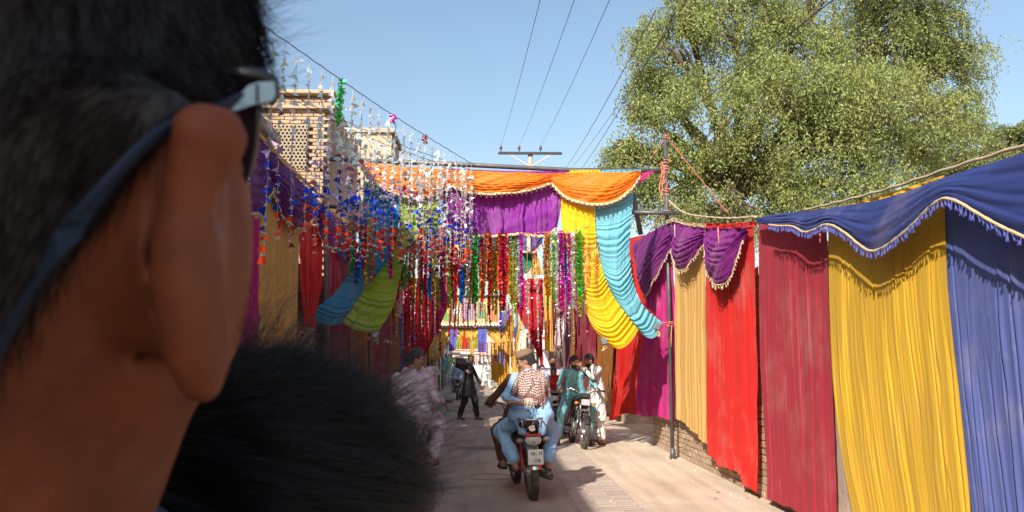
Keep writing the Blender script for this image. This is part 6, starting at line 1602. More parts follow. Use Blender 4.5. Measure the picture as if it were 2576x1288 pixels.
# weight of dye: warp and weft together
wt = N(t, 'ShaderNodeMath', operation='MULTIPLY_ADD'); t.links.new(s1, wt.inputs[0]); wt.inputs[1].default_value = .75
w2 = N(t, 'ShaderNodeMath', operation='MULTIPLY'); t.links.new(s2, w2.inputs[0]); w2.inputs[1].default_value = .5; t.links.new(w2.outputs[0], wt.inputs[2])
bd = N(t, 'ShaderNodeMapRange'); bd.inputs[1].default_value = .74; bd.inputs[2].default_value = .76; t.links.new(sp.outputs[1], bd.inputs[0])
bd2 = N(t, 'ShaderNodeMapRange'); bd2.inputs[1].default_value = .90; bd2.inputs[2].default_value = .88; t.links.new(sp.outputs[1], bd2.inputs[0])
bm = N(t, 'ShaderNodeMath', operation='MULTIPLY'); t.links.new(bd.outputs[0], bm.inputs[0]); t.links.new(bd2.outputs[0], bm.inputs[1])
mxm = N(t, 'ShaderNodeMath', operation='MAXIMUM'); t.links.new(wt.outputs[0], mxm.inputs[0]); bm9 = N(t, 'ShaderNodeMath', operation='MULTIPLY'); t.links.new(bm.outputs[0], bm9.inputs[0]); bm9.inputs[1].default_value = .8; t.links.new(bm9.outputs[0], mxm.inputs[1])
mc = N(t, 'ShaderNodeMix', data_type='RGBA'); mc.inputs['A'].default_value = (.52, .46, .40, 1); mc.inputs['B'].default_value = (.12, .008, .014, 1); t.links.new(mxm.outputs[0], mc.inputs['Factor'])
t.links.new(mc.outputs['Result'], p.inputs['Base Color']); p.inputs['Roughness'].default_value = .9
def drape_back(e, P, tl, tr, br_, bl, name, m, lift=.018, nu=70, nv=70, seed=1, fold=.012):
    """cloth laid over the back: columns of points pushed out to the body's rear surface"""
    cs = [np.array(P[k]) for k in ('pel', 'che', 'nec', 'shL', 'shR', 'elL', 'elR')]
    caps = [(P['pel'], P['che'], .14, .145), (P['che'], P['nec'], .12, .07), (P['nec'], P['shL'], .07, .07), (P['nec'], P['shR'], .07, .07), (P['shL'], P['elL'], .07, .06), (P['shR'], P['elR'], .07, .06), (P['che'], P['shL'], .11, .075), (P['che'], P['shR'], .11, .075)]
    u = np.linspace(0, 1, nu); v = np.linspace(0, 1, nv); U, V_ = np.meshgrid(u, v)
    tl, tr, br_, bl = [np.array(q, float) for q in (tl, tr, br_, bl)]
    XZ = ((1 - U) * (1 - V_))[..., None] * tl + (U * (1 - V_))[..., None] * tr + (U * V_)[..., None] * br_ + ((1 - U) * V_)[..., None] * bl
    X = XZ[..., 0] + .008 * nz(V_ * 2.2, seed); Z = XZ[..., 1] + .014 * nz(U * 2.3 + .4 * V_, seed + 1)
    Yb = np.full(X.shape, 9.0)
    for a, b, ra, rb in caps:
        a = np.array(a, float); b = np.array(b, float)
        for t_ in np.linspace(0, 1, 14):
            c_ = a + (b - a) * t_; r_ = ra + (rb - ra) * t_ + lift
            q = r_ * r_ - (X - c_[0])**2 - (Z - c_[2])**2
            Yb = np.where(q > 0, np.minimum(Yb, c_[1] - np.sqrt(np.maximum(q, 0))), Yb)
    bad = Yb > 5
    if bad.any():
        fill = Yb.copy(); fill[bad] = np.nan
        for i in range(nv):
            row_ = fill[i]; ok = ~np.isnan(row_)
            if ok.any(): fill[i] = np.interp(np.arange(nu), np.arange(nu)[ok], row_[ok])
        for i in range(nv):
            if np.isnan(fill[i]).all(): fill[i] = fill[i - 1]
        Yb = fill
    for _ in range(6):
        Yb[1:-1, 1:-1] = .2 * (Yb[1:-1, 1:-1] + Yb[:-2, 1:-1] + Yb[2:, 1:-1] + Yb[1:-1, :-2] + Yb[1:-1, 2:])
    Yb = Yb - fold * (1 + nz(U * 2.2 + 1.1 * V_, seed + 4, 1.0, 4)) * (.4 + V_)
    Pp = np.stack([X, Yb, Z], -1).reshape(-1, 3)
    return link(name, raw_mesh(name, Pp, grid_faces(nu, nv), m, True, np.stack([U.ravel(), V_.ravel()], 1)), e)
scf = drape_back(ep1, P1, (-.15, 1.375), (.09, 1.40), (.13, 1.02), (-.28, 1.05), 'scarf', m_sc, .022, seed=2)
drape_back(ep1, P1, (-.04, 1.41), (.15, 1.365), (.235, 1.12), (.09, .97), 'scarf', m_sc, .034, seed=6)
b = MB()
for k in range(10): x_ = -.10 + k * .009; b.tube([(x_, P1['pel'][1] - .215, 1.09), (x_ + rng.uniform(-.012, .012), P1['pel'][1] - .235, 1.03), (x_ + rng.uniform(-.02, .02), P1['pel'][1] - .235, .97 + rng.uniform(0, .03))], .0035, 4)
o = b.build('fringe', m_sc, None); o.parent = scf
# the rider in brown in front of him
P2 = shift(S_(SB, elL=(-.33, -.22, 1.06), wrL=(-.34, .0, 1.0), elR=(.30, -.2, 1.06), wrR=(.34, .0, 1.0), knL=(-.27, -.12, .68), anL=(-.24, -.36, .36), anR=(.24, -.36, .36), knR=(.27, -.12, .68)), .40, -.02)
P2['wrL'] = (-.36, .24, 1.0); P2['wrR'] = (.36, .24, 1.0); P2['elL'] = (-.40, .02, 1.02)
rider('driver in dark brown hidden behind the light blue pillion rider', e1, P2, clothes=cloth_mat('dark brown', (.085, .032, .018)), yaw=0, beard=True, h=.011, seed=31, hands={'L': ((.0, .9, -.1), (0, 0, 1), (1, 0, 0), .9), 'R': ((0, .9, -.1), (0, 0, 1), (-1, 0, 0), .9)})

# ---- pair on the left: pink pillion rider
rl = G(1010, 1255); e2 = motorcycle('motorcycle at the left with a black tassel below its footpeg', Vector((-.90, 9.40, 0)), -4, lean=0, detail=1)
P3 = S_(SB, elR=(.29, -.44, 1.05), wrR=(.24, -.26, .90), knR=(.30, -.20, .72), anR=(.26, -.40, .42), hea=(.03, -.39, 1.50))
rider('boy in pale pink shalwar kameez riding pillion at the left and looking right', e2, P3, clothes=cloth_mat('pale lilac', (.50, .39, .45)), yaw=-72, pitch=-4, beard=False, h=.0095, seed=41, hair_long=.0)
P4 = shift(S_(SB), .42, .06); P4['wrL'] = (-.33, .24, 1.0); P4['wrR'] = (.33, .24, 1.0)
rider('driver in pale pink seen over the shoulder of the pink pillion boy', e2, P4, clothes=cloth_mat('pale pink', (.56, .40, .47)), yaw=-10, beard=False, h=.011, seed=43)[0].scale = (.86, .92, 1)
tp = G(1075, 1238); 
b = MB(); b.tube([(tp.x, 8.95, .40), (tp.x, 8.95, .24)], .012, 6); b.lathe([(.004, .10), (.022, .08), (.018, .05), (.012, .04), (.030, -.02), (.034, -.10), (.02, -.13)], 9, c=(tp.x, 8.95, .13))
tag(b.build('tassel', m_blk, None, True), 'black tassel hanging below the footpeg of the left motorcycle', 'tassel')

# ---- teal rider facing the camera
fr_ = G(1469, 1130); rr_ = G(1424, 1104)
lc3, rz3 = loc_between(rr_, fr_); d = (fr_ - rr_).normalized(); lc3 = fr_ - d * .62
e3 = motorcycle('black motorcycle with rectangular headlamp facing the camera at the right kerb', lc3, rz3, lean=-4, detail=2)
m_teal = cloth_mat('teal', (.17, .38, .42))
PT = dict(pel=(.0, -.28, .90), che=(.02, -.20, 1.18), nec=(.02, -.14, 1.40), hea=(.03, -.08, 1.50), shL=(-.18, -.15, 1.33), shR=(.21, -.17, 1.33), elL=(-.30, .02, 1.12), elR=(.33, -.02, 1.10), wrL=(-.33, .20, 1.03), wrR=(.36, .19, 1.02),
          hiL=(-.11, -.28, .88), hiR=(.11, -.28, .88), knL=(-.24, .02, .66), knR=(.28, .0, .62), anL=(-.22, -.02, .12), anR=(.34, -.12, .13), tL=(-.2, 1), tR=(.2, 1))
rider('bearded man in teal shalwar kameez astride the motorcycle facing the camera', e3, PT, clothes=m_teal, yaw=38, pitch=-14, h=.0095, seed=51, hands={'L': ((0, .9, -.1), (0, 0, 1), (1, 0, 0), .9), 'R': ((0, .9, -.1), (0, 0, 1), (-1, 0, 0), .9)})
# ---- second motorcycle behind with a man and two children
lc4 = G(1392, 1100) + Vector((0, 1.0, 0)); e4 = motorcycle('second motorcycle half hidden between the blue pillion and the teal rider', Vector((AY(1395, 1000, 16.2).x, 16.2, 0)), 176, detail=1)
PM = shift(PT, -.12, 0.02)
rider('bearded man in lilac seated on the half hidden second motorcycle', e4, PM, clothes=cloth_mat('lilac', (.50, .42, .52)), yaw=10, pitch=-6, h=.013, seed=61)
def small(P, s, dx=0, dy=0, dz=0): return {k: ((v[0] * s + dx, v[1] * s + dy, v[2] * s + dz) if len(v) == 3 else v) for k, v in P.items()}
PC = small(PT, .62, 0, .10, .36)
rider('small child in red seated in front of the man in lilac', e4, PC, clothes=cloth_mat('red child', (.50, .03, .02)), yaw=0, beard=False, hs=.82, h=.011, seed=63)
PC2 = small(PT, .66, .24, -.42, .36)
rider('small child with a light headband beside the man in lilac', e4, PC2, clothes=cloth_mat('grey child', (.30, .24, .22)), yaw=12, beard=False, hs=.85, h=.012, seed=65)
# ---- distant motorcycle
e5 = motorcycle('distant motorcycle from behind just left of the man in black', G(1153, 1007) + Vector((0, .6, 0)), -3, detail=1)
rider('distant pillion rider in grey blue left of the man in black', e5, S_(SB), clothes=cloth_mat('grey blue', (.22, .30, .38)), beard=False, h=.017, seed=71, eyes=False)
rider('distant driver in dark clothes ahead of the grey blue pillion', e5, shift(S_(SB), .4, .03), clothes=cloth_mat('dark grey', (.05, .05, .06)), beard=False, h=.017, seed=73, eyes=False)
# ------------------------------------------------------------------ the crowd further down the street
def crowd_proto(P, seed, beard, **kw):
    e = empty('person', (0, -50, 0), 'x', 'person'); body(e, P, clothes=cloth_mat('crowd white', (.56, .54, .50)), h=.020, seed=seed, beard=beard, eyes=False, **kw); return e
def copy_person(src, label, loc, rz, col, pcol=None, s=1.0, skin=None):
    e = src.copy(); COL.objects.link(e); e['label'] = label; e['category'] = 'person'; e['group'] = 'people standing and walking far down the street'
    e.location = loc; e.rotation_euler = (0, 0, R(rz)); e.scale = (s, s, s)
    for ch in src.children:
        c = ch.copy(); COL.objects.link(c); c.parent = e
        nm = ch.name.split('.')[0]
        m = col if nm in ('kameez', 'collar') else (pcol or col) if nm == 'shalwar' else None
        if m: c.material_slots[0].link = 'OBJECT'; c.material_slots[0].material = m
    return e
pa = crowd_proto(Pz(), 81, True)
pb_ = crowd_proto(Pz(elR=(.30, .08, 1.12), wrR=(.10, .30, 1.12), elL=(-.28, .10, 1.12), wrL=(-.06, .30, 1.12)), 82, True, pitch=-18)
pc = crowd_proto(Pz(knL=(-.1, .2, .5), anL=(-.1, .32, .10), knR=(.1, -.08, .5), anR=(.1, -.25, .11), wrL=(-.28, -.12, .92), wrR=(.28, .22, .95)), 83, False)
CW = {'cream': cloth_mat('cream', (.58, .52, .44)), 'white': cloth_mat('bright white', (.68, .67, .64)), 'grey': cloth_mat('pale grey', (.36, .37, .38)), 'pblue': cloth_mat('powder blue', (.30, .42, .50)), 'dark': cloth_mat('charcoal', (.03, .03, .035)), 'beige': cloth_mat('beige', (.42, .34, .26)), 'mint': cloth_mat('mint', (.34, .46, .40))}
crowd = [(pb_, 1087, 1012, 185, 'cream', .97, 'man in cream looking down at his hands at the left edge of the road'),
         (pa, 1106, 974, 10, 'dark', .84, 'boy in charcoal seen from behind beside the man in cream'),
         (pa, 1119, 972, -20, 'grey', .90, 'figure in pale grey just right of the boy in charcoal'),
         (pb_, 1128, 970, 150, 'grey', 1.0, 'man in grey raising his hands in the left crowd'),
         (pa, 1141, 970, 20, 'pblue', .98, 'man in powder blue with his back turned left of the distant motorcycle'),
         (pc, 1150, 962, 170, 'mint', .98, 'man in mint walking up behind the distant motorcycle'),
         (pa, 1096, 966, 90, 'beige', .96, 'figure in beige at the foot of the left yellow drape'),
         (pa, 1192, 966, 185, 'white', .97, 'man in white facing us right behind the man in black'),
         (pc, 1204, 972, 160, 'white', 1.0, 'bright white clothed man in the right crowd'),
         (pc, 1221, 980, 260, 'white', .95, 'man in white striding left near the yellow wall cloth'),
         (pa, 1212, 960, 30, 'cream', .95, 'figure in cream behind the striding man in white'),
         (pb_, 1231, 968, 200, 'grey', .96, 'man in grey leaning near the yellow wall cloth'),
         (pa, 1182, 956, 0, 'beige', .95, 'far figure in beige half hidden by the man in black'),
         (pa, 1160, 953, 0, 'white', .95, 'far figure in white seen past the raised elbow'),
         (pc, 1135, 954, 20, 'white', .95, 'far walker in white between the grey and the blue men'),
         (pa, 1172, 950, 190, 'pblue', .95, 'far figure in powder blue near the end of the road'),
         (pc, 1198, 948, 10, 'beige', .95, 'far walker in beige near the end of the road')]
for src, x, y, rz, c, s, lab in crowd: copy_person(src, lab, G(x, y), rz, CW[c], None, s)
for q in (pa, pb_, pc):
    for ch in list(q.children): bpy.data.objects.remove(ch)
    bpy.data.objects.remove(q)
# white fronted van with round lamps under the pennants
g = G(1170, 955); vn = empty('van', (AY(1170, 900, 62).x, 62, 0), 'white topped van with two round lamps parked at the end of the crowd', 'van')
c0 = vn.location
b = MB(); b.box((c0.x, 63.6, 1.5), (1.75, 3.2, 1.3), bev=.12); b.box((c0.x, 63.6, .75), (1.8, 3.3, .5), bev=.1); b.build('body', m_white, vn)
MB().box((c0.x, 63.5, 2.35), (2.1, 3.5, .22), bev=.08).build('roof', m_white, vn)
MB().box((c0.x, 61.98, 1.72), (1.5, .04, .55), bev=.01).build('windscreen', m_dark, vn)
for s in (-.62, .62):
    MB().lathe([(.17, 0), (.17, .05), (.10, .07)], 16, Matrix.Rotation(R(90), 3, 'X'), (c0.x + s, 61.98, .95)).build('headlamp', m_glens, vn)
    for yy in (62.5, 64.8):
        MB().lathe([(.29, -.08), (.31, 0), (.29, .08)], 18, Matrix.Rotation(R(90), 3, 'Y'), (c0.x + s * 1.25, yy, .31)).build('wheel', m_rub, vn)
MB().lathe([(.30, 0), (.28, .03)], 20, Matrix.Rotation(R(90), 3, 'X'), (c0.x - .1, 61.93, 1.0)).build('spare_cover', mat('red disc', (.6, .08, .08), .5), vn)
# rubble and a clump of weeds at the right kerb beyond the gate
for q, (x, y, s_) in enumerate([(1255, 985, .35), (1238, 978, .28), (1270, 990, .22), (1247, 995, .16)]):
    g = G(x, y); f = Field(Vector((g.x, g.y, 0)) - Vector((.6,) * 3), Vector((g.x, g.y, 0)) + Vector((.6,) * 3), .03); f.ell((g.x, g.y, .02), (s_, s_ * .7, s_ * .6), .05); f.noise(.04, (9, 15, 22), q); f.half((0, 0, -.01), (0, 0, -1))
    o = sdf_obj('rubble_heap', f, m_earth, None, False); tag(o, ['largest heap of rubble under the yellow wall cloth', 'smaller rubble heap left of the largest', 'small rubble heap right of the largest', 'tiny rubble heap on the road before the others'][q], 'rubble heap')
gr = MB(); g = G(1272, 992)
for k in range(160):
    x_, y_ = g.x + .25 + rng.gauss(0, .16), g.y + rng.gauss(0, .35); h_ = rng.uniform(.08, .3); dx = rng.uniform(-.08, .08)
    gr.add([(x_ - .008, y_, 0), (x_ + .008, y_, 0), (x_ + dx, y_ + rng.uniform(-.05, .05), h_)], [(0, 1, 2)])
tag(gr.build('weeds', m_leaf, None), 'tuft of green weeds at the right edge of the far road', 'grass', kind='stuff')
# concrete stand pipe / painted column behind the riders on the right
cl = empty('water_tank', (AY(1368, 960, 26).x, 26, 0), 'white painted tapered column behind the seated group on the right', 'column')
c0 = cl.location
MB().lathe([(.62, 0), (.6, 1.1), (.30, 2.0), (.22, 2.4), (.24, 2.45), (.24, 2.6)], 20, c=(c0.x + .1, 26, 0)).build('shaft', m_white, cl, True)
MB().lathe([(.26, 2.3), (.27, 2.34), (.25, 2.38)], 20, c=(c0.x + .1, 26, 0)).build('ring', mat('ring red', (.5, .08, .06), .6), cl, True)
# ------------------------------------------------------------------ the two heads right in front of the camera
m_skn, t, p, o = new_mat('near skin')
tc = N(t, 'ShaderNodeTexCoord'); n1 = N(t, 'ShaderNodeTexNoise', i_Scale=26.0, i_Detail=6.0, i_Roughness=.65); t.links.new(tc.outputs['Object'], n1.inputs[0])
r_ = N(t, 'ShaderNodeValToRGB'); e_ = r_.color_ramp.elements; e_[0].position = .3; e_[0].color = (.085, .021, .008, 1); e_[1].position = .72; e_[1].color = (.190, .052, .021, 1); t.links.new(n1.outputs['Fac'], r_.inputs[0])
t.links.new(r_.outputs[0], p.inputs['Base Color']); p.inputs['Roughness'].default_value = .6; p.inputs['Specular IOR Level'].default_value = .25
p.inputs['Subsurface Weight'].default_value = .4; p.inputs['Subsurface Radius'].default_value = (.9, .35, .18); p.inputs['Subsurface Scale'].default_value = .008
n2 = N(t, 'ShaderNodeTexNoise', i_Scale=900.0, i_Detail=3.0); t.links.new(tc.outputs['Object'], n2.inputs[0])
b_ = N(t, 'ShaderNodeBump', i_Strength=.25, i_Distance=.0006); t.links.new(n2.outputs['Fac'], b_.inputs['Height']); t.links.new(b_.outputs[0], p.inputs['Normal'])
m_scalp = mat('dark scalp', (.012, .010, .011), .7, var=.3, scale=60)
def strand_mat(nm, c, c2, rough=.45):
    m, t, p, o = new_mat(nm)
    hi = N(t, 'ShaderNodeHairInfo'); mx = N(t, 'ShaderNodeMix', data_type='RGBA'); mx.inputs['A'].default_value = c4(c); mx.inputs['B'].default_value = c4(c2)
    t.links.new(hi.outputs['Random'], mx.inputs['Factor']); t.links.new(mx.outputs['Result'], p.inputs['Base Color'])
    p.inputs['Roughness'].default_value = rough; p.inputs['Specular IOR Level'].default_value = .03
    return m
m_str = strand_mat('hair strands', (.003, .0025, .003), (.012, .009, .009)); m_str2 = strand_mat('stubble strands', (.02, .013, .010), (.05, .03, .02))
def curves_obj(name, S, rad, m, parent):
    """S: array (n, k, 3) of strand points in world space"""
    n, k, _ = S.shape; hc = bpy.data.hair_curves.new(name); hc.add_curves([k] * n)
    hc.attributes['position'].data.foreach_set('vector', (S - off(parent)).astype(np.float32).ravel()) if 'position' in hc.attributes else None
    if 'radius' not in hc.attributes: hc.attributes.new('radius', 'FLOAT', 'POINT')
    rr = (np.array([1, .95, .85, .7, .5, .25])[np.linspace(0, 5, k).astype(int)][None] * np.full((n, 1), rad) * NR.uniform(.7, 1.25, (n, 1))).astype(np.float32)
    hc.attributes['radius'].data.foreach_set('value', rr.ravel()); hc.materials.append(m)
    o = bpy.data.objects.new(name, hc); COL.objects.link(o); o.parent = parent; return o
cR, cU, cF = [np.array(_M @ Vector(v)) for v in ((1, 0, 0), (0, 1, 0), (0, 0, -1))]
def nd(x, y, dist): return np.array(AD(x, y, dist))
def ellipsoid_pts(c, rad, A, n, sel=None, seed=1):
    """random points and normals on an ellipsoid; A columns = its axes"""
    r = np.random.RandomState(seed); P = []; Nn = []
    while len(P) < n:
        d = r.randn(4000, 3); d /= np.linalg.norm(d, axis=1)[:, None]; q = d * rad; w_ = q @ A.T + c; nn = (d / rad) @ A.T; nn /= np.linalg.norm(nn, axis=1)[:, None]
        ok = np.ones(len(w_), bool) if sel is None else sel(w_, nn)
        P += list(w_[ok]); Nn += list(nn[ok])
    return np.array(P[:n]), np.array(Nn[:n])
def px_of(P):
    d = (P - np.array([0, 0, CAM_H])) @ np.stack([cR, cU, cF], 1)
    return 1288 + F_PX * d[:, 0] / d[:, 2], 644 - F_PX * d[:, 1] / d[:, 2]

# ---------- the man at the left: ear, neck, sunglasses
A3 = np.stack([cR, cU, cF], 1)
hc1 = nd(95, 120, .275)
man = empty('person', Vector(hc1) - Vector((0, 0, 1.0)), 'dark haired man close by at the left edge, seen past his ear, wearing sunglasses', 'person')
axn0, axn1 = nd(150, 630, .246), nd(-230, 1560, .250)
f = Field(nd(-420, 1650, .30) - .0, nd(-420, 1650, .30) + .01, .0016)
lo = np.minimum.reduce([hc1 - .13, nd(-300, 1500, .26) - .075, nd(600, 600, .3) - .03]); hi = np.maximum.reduce([hc1 + .12, nd(620, 200, .26) + .03])
lo[2] = max(lo[2], hc1[2] - .215)
f = Field(lo, hi, .0017)
f.ell(hc1, (.070, .092, .095), .02, A3)
f.cap(axn0, axn1, .0545, .060, .03)
f.cap(nd(320, 470, .236), nd(330, 760, .238), .026, .023, .03)           # mastoid and jaw angle
f.cap(nd(452, 500, .262), nd(476, 850, .255), .0140, .0105, .014)        # cheek edge beyond the ear
ED = .186
ear = [(510, 352, 86), (484, 430, 62), (466, 515, 56), (464, 615, 64), (474, 720, 74), (488, 820, 70), (500, 905, 60), (508, 968, 48)]
def er(x, y, r, d): return nd(x, y, d), r * d / F_PX
for a, b in zip(ear[:-1], ear[1:]):
    pa_, ra = er(a[0], a[1], a[2], ED + .004); pb2, rb = er(b[0], b[1], b[2], ED + .004); f.cap(pa_, pb2, ra, rb, .005)
for a, b in zip([(520, 325, 58), (560, 322, 42), (588, 352, 26), (580, 400, 18), (552, 455, 14)][:-1], [(560, 322, 42), (588, 352, 26), (580, 400, 18), (552, 455, 14)]):
    pa_, ra = er(*a, ED + .003); pb2, rb = er(*b, ED + .003); f.cap(pa_, pb2, ra, rb, .003)
pa_, ra = er(562, 888, 17, ED + .006); f.cap(nd(520, 900, ED + .004), pa_, ra, ra * .9, .003)
f.ell(nd(405, 610, ED + .028), (.0125, .0240, .0160), .014, A3)           # back of the concha
f.cap(nd(440, 430, ED + .022), nd(430, 800, ED + .024), .0130, .0110, .010)
f.cap(nd(455, 640, ED + .012), nd(470, 840, ED + .014), .0080, .0065, .010)
f.cap(nd(350, 885, ED + .030), nd(432, 945, ED + .014), .0016, .0030, .006, op='cut')   # crease under the lobe
for a, b in (((440, 425), (418, 520)), ((418, 520), (414, 640)), ((414, 640), (430, 770))): f.cap(nd(*a, ED + .0055), nd(*b, ED + .0055), .0024, .0024, .005, op='cut')
f.cap(nd(570, 375, ED - .006), nd(540, 480, ED - .004), .0022, .0016, .003, op='cut')   # hollow under the rolled rim
sdf_obj('body', f, m_skn, man, False, relax=2)
# torso below the frame with a shirt
f = Field(hc1 + np.array([-.42, -.22, -.78]), hc1 + np.array([.16, .22, -.16]), .010)
nb = axn1; f.cap(nb + np.array([.0, .0, -.04]), nb + np.array([-.02, 0, -.45]), .10, .14, .05); f.cap(nb + np.array([-.16, 0, -.06]), nb + np.array([.12, .02, -.08]), .07, .07, .05); f.noise(.008, (22, 34, 50), 4)
sdf_obj('shirt', f, cloth_mat('navy shirt', (.03, .04, .07)), man, False)
# hair cap and strands, rooted in the real surface
def hair_part(n_, p_):
    f = Field(lo, hi, .0022); f.ell(hc1, (.0715, .0935, .0965), .02, A3); f.cap(axn0, axn1, .056, .0615, .03); f.cap(nd(320, 470, .236), nd(330, 760, .238), .0272, .0242, .03); f.cap(nd(320, 300, .203), nd(400, 325, .200), .0095, .0100, .02); f.ell(nd(405, 610, ED + .028), (.0137, .0252, .0172), .014, A3); f.cap(nd(440, 430, ED + .022), nd(430, 800, ED + .024), .0142, .0122, .010)
    f.half(p_, list(n_), .002); return f
def cone_n(a, b):
    q = np.cross(nd(*a, 1.0) - np.array([0, 0, CAM_H]), nd(*b, 1.0) - np.array([0, 0, CAM_H])); q /= np.linalg.norm(q); return q if q @ cR > 0 and q @ cU < .3 else -q
fa = hair_part(cone_n((430, 312), (0, 925)), (0, 0, CAM_H)); nb_ = cone_n((300, 330), (600, 262)); nb_ = nb_ if nb_ @ cU < 0 else -nb_; fb = hair_part(nb_, (0, 0, CAM_H)); fa.d = np.minimum(fa.d, fb.d)
ho_ = sdf_obj('hair', fa, m_scalp, man, False)
def mesh_roots(o, parent, n, seed, sel=None):
    me = o.data; nv_ = len(me.vertices); co = np.empty(nv_ * 3, np.float32); me.vertices.foreach_get('co', co); no = np.empty(nv_ * 3, np.float32); me.vertices.foreach_get('normal', no)
    co = co.reshape(-1, 3) + off(parent); no = no.reshape(-1, 3); r = np.random.RandomState(seed); ok = np.arange(nv_) if sel is None else np.nonzero(sel(co, no))[0]
    i = r.choice(ok, n); return co[i] + r.randn(n, 3) * .0009, no[i]
P_, Nn = mesh_roots(ho_, man, 42000, 3, lambda w_, nn: nn @ cF < .45)
k = 6; tt = np.linspace(0, 1, k); flow = -cU * .75 - cR * .30 + cF * .1
T_ = flow - (Nn @ flow)[:, None] * Nn; T_ /= np.linalg.norm(T_, axis=1)[:, None] + 1e-6
rnd = NR.randn(len(P_), 3) * .22; T_ = T_ + rnd; L_h = NR.uniform(.007, .016, len(P_))
S = P_[:, None] + (T_[:, None] * (tt[None, :, None]) + Nn[:, None] * (.28 * np.sin(tt * 1.6))[None, :, None]) * L_h[:, None, None]
curves_obj('hair_strands', S, .00010, m_str, man)
# longer loose strands along the top right outline
def rim(w_, nn): x, y = px_of(w_); return (x > 470) & (y < 240)
P_, Nn = ellipsoid_pts(hc1 + cU * .003, np.array([.0715, .094, .097]), A3, 900, rim, 5)
dirn = cR * .8 + cU * .5; T_ = dirn + NR.randn(len(P_), 3) * .45; L_h = NR.uniform(.006, .020, len(P_))
S = P_[:, None] + (T_[:, None] * tt[None, :, None] * .7 + Nn[:, None] * (.5 * tt)[None, :, None]) * L_h[:, None, None]
curves_obj('loose_strands', S, .00006, m_str, man)
# sideburn stubble on the cheek edge
q = NR.rand(1800, 1); a_ = nd(545, 450, .256); b2 = nd(548, 820, .250); P_ = a_ + (b2 - a_) * q + NR.randn(1800, 3) * .0035
S = P_[:, None] + (cR * .6 - cU * .8 + NR.randn(len(P_), 3) * .4)[:, None] * (tt * .006)[None, :, None]
curves_obj('sideburn', S, .00007, m_str2, man)
# sunglasses: temple arm, hinge, lens
m_frame = mat('dark frame', (.015, .016, .02), .18, var=.1, scale=20); m_tmpl = mat('grey blue temple', (.014, .024, .045), .62, metal=0, var=.15, scale=30)
m_tmpl.node_tree.nodes['Principled BSDF'].inputs['Specular IOR Level'].default_value = .12
m_hinge = mat('brushed hinge', (.30, .42, .52), .42, metal=.25, var=.15, scale=60)
m_len, t, p, o = new_mat('violet tinted lens'); p.inputs['Base Color'].default_value = (.012, .008, .018, 1); p.inputs['Roughness'].default_value = .08; p.inputs['Coat Weight'].default_value = .6
sg_ = MB(); arm_ = [nd(*v) for v in ((700, 232, .245), (640, 236, .232), (585, 258, .220), (520, 292, .208), (430, 318, .186), (345, 382, .1755), (265, 470, .1700), (180, 575, .1675), (100, 690, .1680), (20, 830, .1720), (-60, 990, .178))]
def ribbon(pts, w0, th, nm, m, side, par):
    """flat bar of width w0 in the side direction, thickness th"""
    b = MB(); pts = [Vector(v) for v in resample(pts, .004)]; n_ = len(pts)
    for i, v in enumerate(pts):
        tg = (pts[min(i + 1, n_ - 1)] - pts[max(i - 1, 0)]).normalized(); s = (Vector(side) - tg * tg.dot(Vector(side))).normalized(); q = tg.cross(s); w_ = w0(i / (n_ - 1)) if callable(w0) else w0
        b.V += [tuple(v + s * w_ - q * th * .6), tuple(v + s * w_ * .8 + q * th), tuple(v - s * w_ * .8 + q * th), tuple(v - s * w_ - q * th * .6)]
        if i:
            for j in range(4): b.F.append(((i - 1) * 4 + j, (i - 1) * 4 + (j + 1) % 4, i * 4 + (j + 1) % 4, i * 4 + j))
    b.F += [(0, 1, 2, 3), tuple(range(n_ * 4 - 4, n_ * 4))]
    return b.build(nm, m, par, False)
gl = MB().box(nd(648, 262, .236), (.001, .001, .001)).build('sunglasses', m_frame, man)
ribbon(arm_, lambda t_: .0021 + .0022 * max(0, t_ - .45), .0009, 'temple_arm', m_tmpl, cU * .8 + cR * .5, gl)
hp_ = [(552, 262), (598, 244), (626, 214), (650, 206), (690, 205), (693, 240), (684, 254), (640, 262), (598, 276), (556, 286)]
b = MB(); nH = len(hp_); hd_ = lambda x: .2185 + (x - 552) * .000085
b.add([nd(x, y, hd_(x)) for x, y in hp_] + [nd(x, y, hd_(x) + .0025) for x, y in hp_], [tuple(range(nH - 1, -1, -1)), tuple(range(nH, 2 * nH))] + [(q, (q + 1) % nH, nH + (q + 1) % nH, nH + q) for q in range(nH)])
b.build('hinge', m_hinge, gl, False)
b = MB(); b.tube([nd(648, 212, .2262), nd(648, 258, .2262)], .0004, 5); b.build('hinge_pin', m_frame, gl, True)
b = MB(); rimp = [nd(*v) for v in ((575, 182, .232), (610, 186, .233), (660, 192, .234), (686, 205, .236), (690, 232, .238), (680, 258, .240))]
b.tube(rimp, [.0014, .0024, .0026, .0022, .0020, .0016], 8); b.build('rim', m_frame, gl, True)
lens_o = [(590, 190), (630, 196), (672, 206), (668, 240), (655, 262), (640, 300), (634, 360), (622, 420), (600, 472), (588, 455), (598, 400), (602, 330), (598, 270)]
b = MB(); b.add([nd(x, y, .240 + .00004 * (y - 190)) for x, y in lens_o] + [nd(x - 3, y, .2425 + .00004 * (y - 190)) for x, y in lens_o], [tuple(range(13)), tuple(range(25, 12, -1))] + [(i, (i + 1) % 13, 13 + (i + 1) % 13, 13 + i) for i in range(13)])
b.build('lens', m_len, gl, False)
b = MB(); b.tube([nd(*v) for v in ((655, 262, .241), (646, 310, .242), (640, 370, .244), (626, 430, .246), (602, 478, .248))], [.0010, .0013, .0014, .0013, .0010], 6); b.build('lower_rim', m_frame, gl, True)

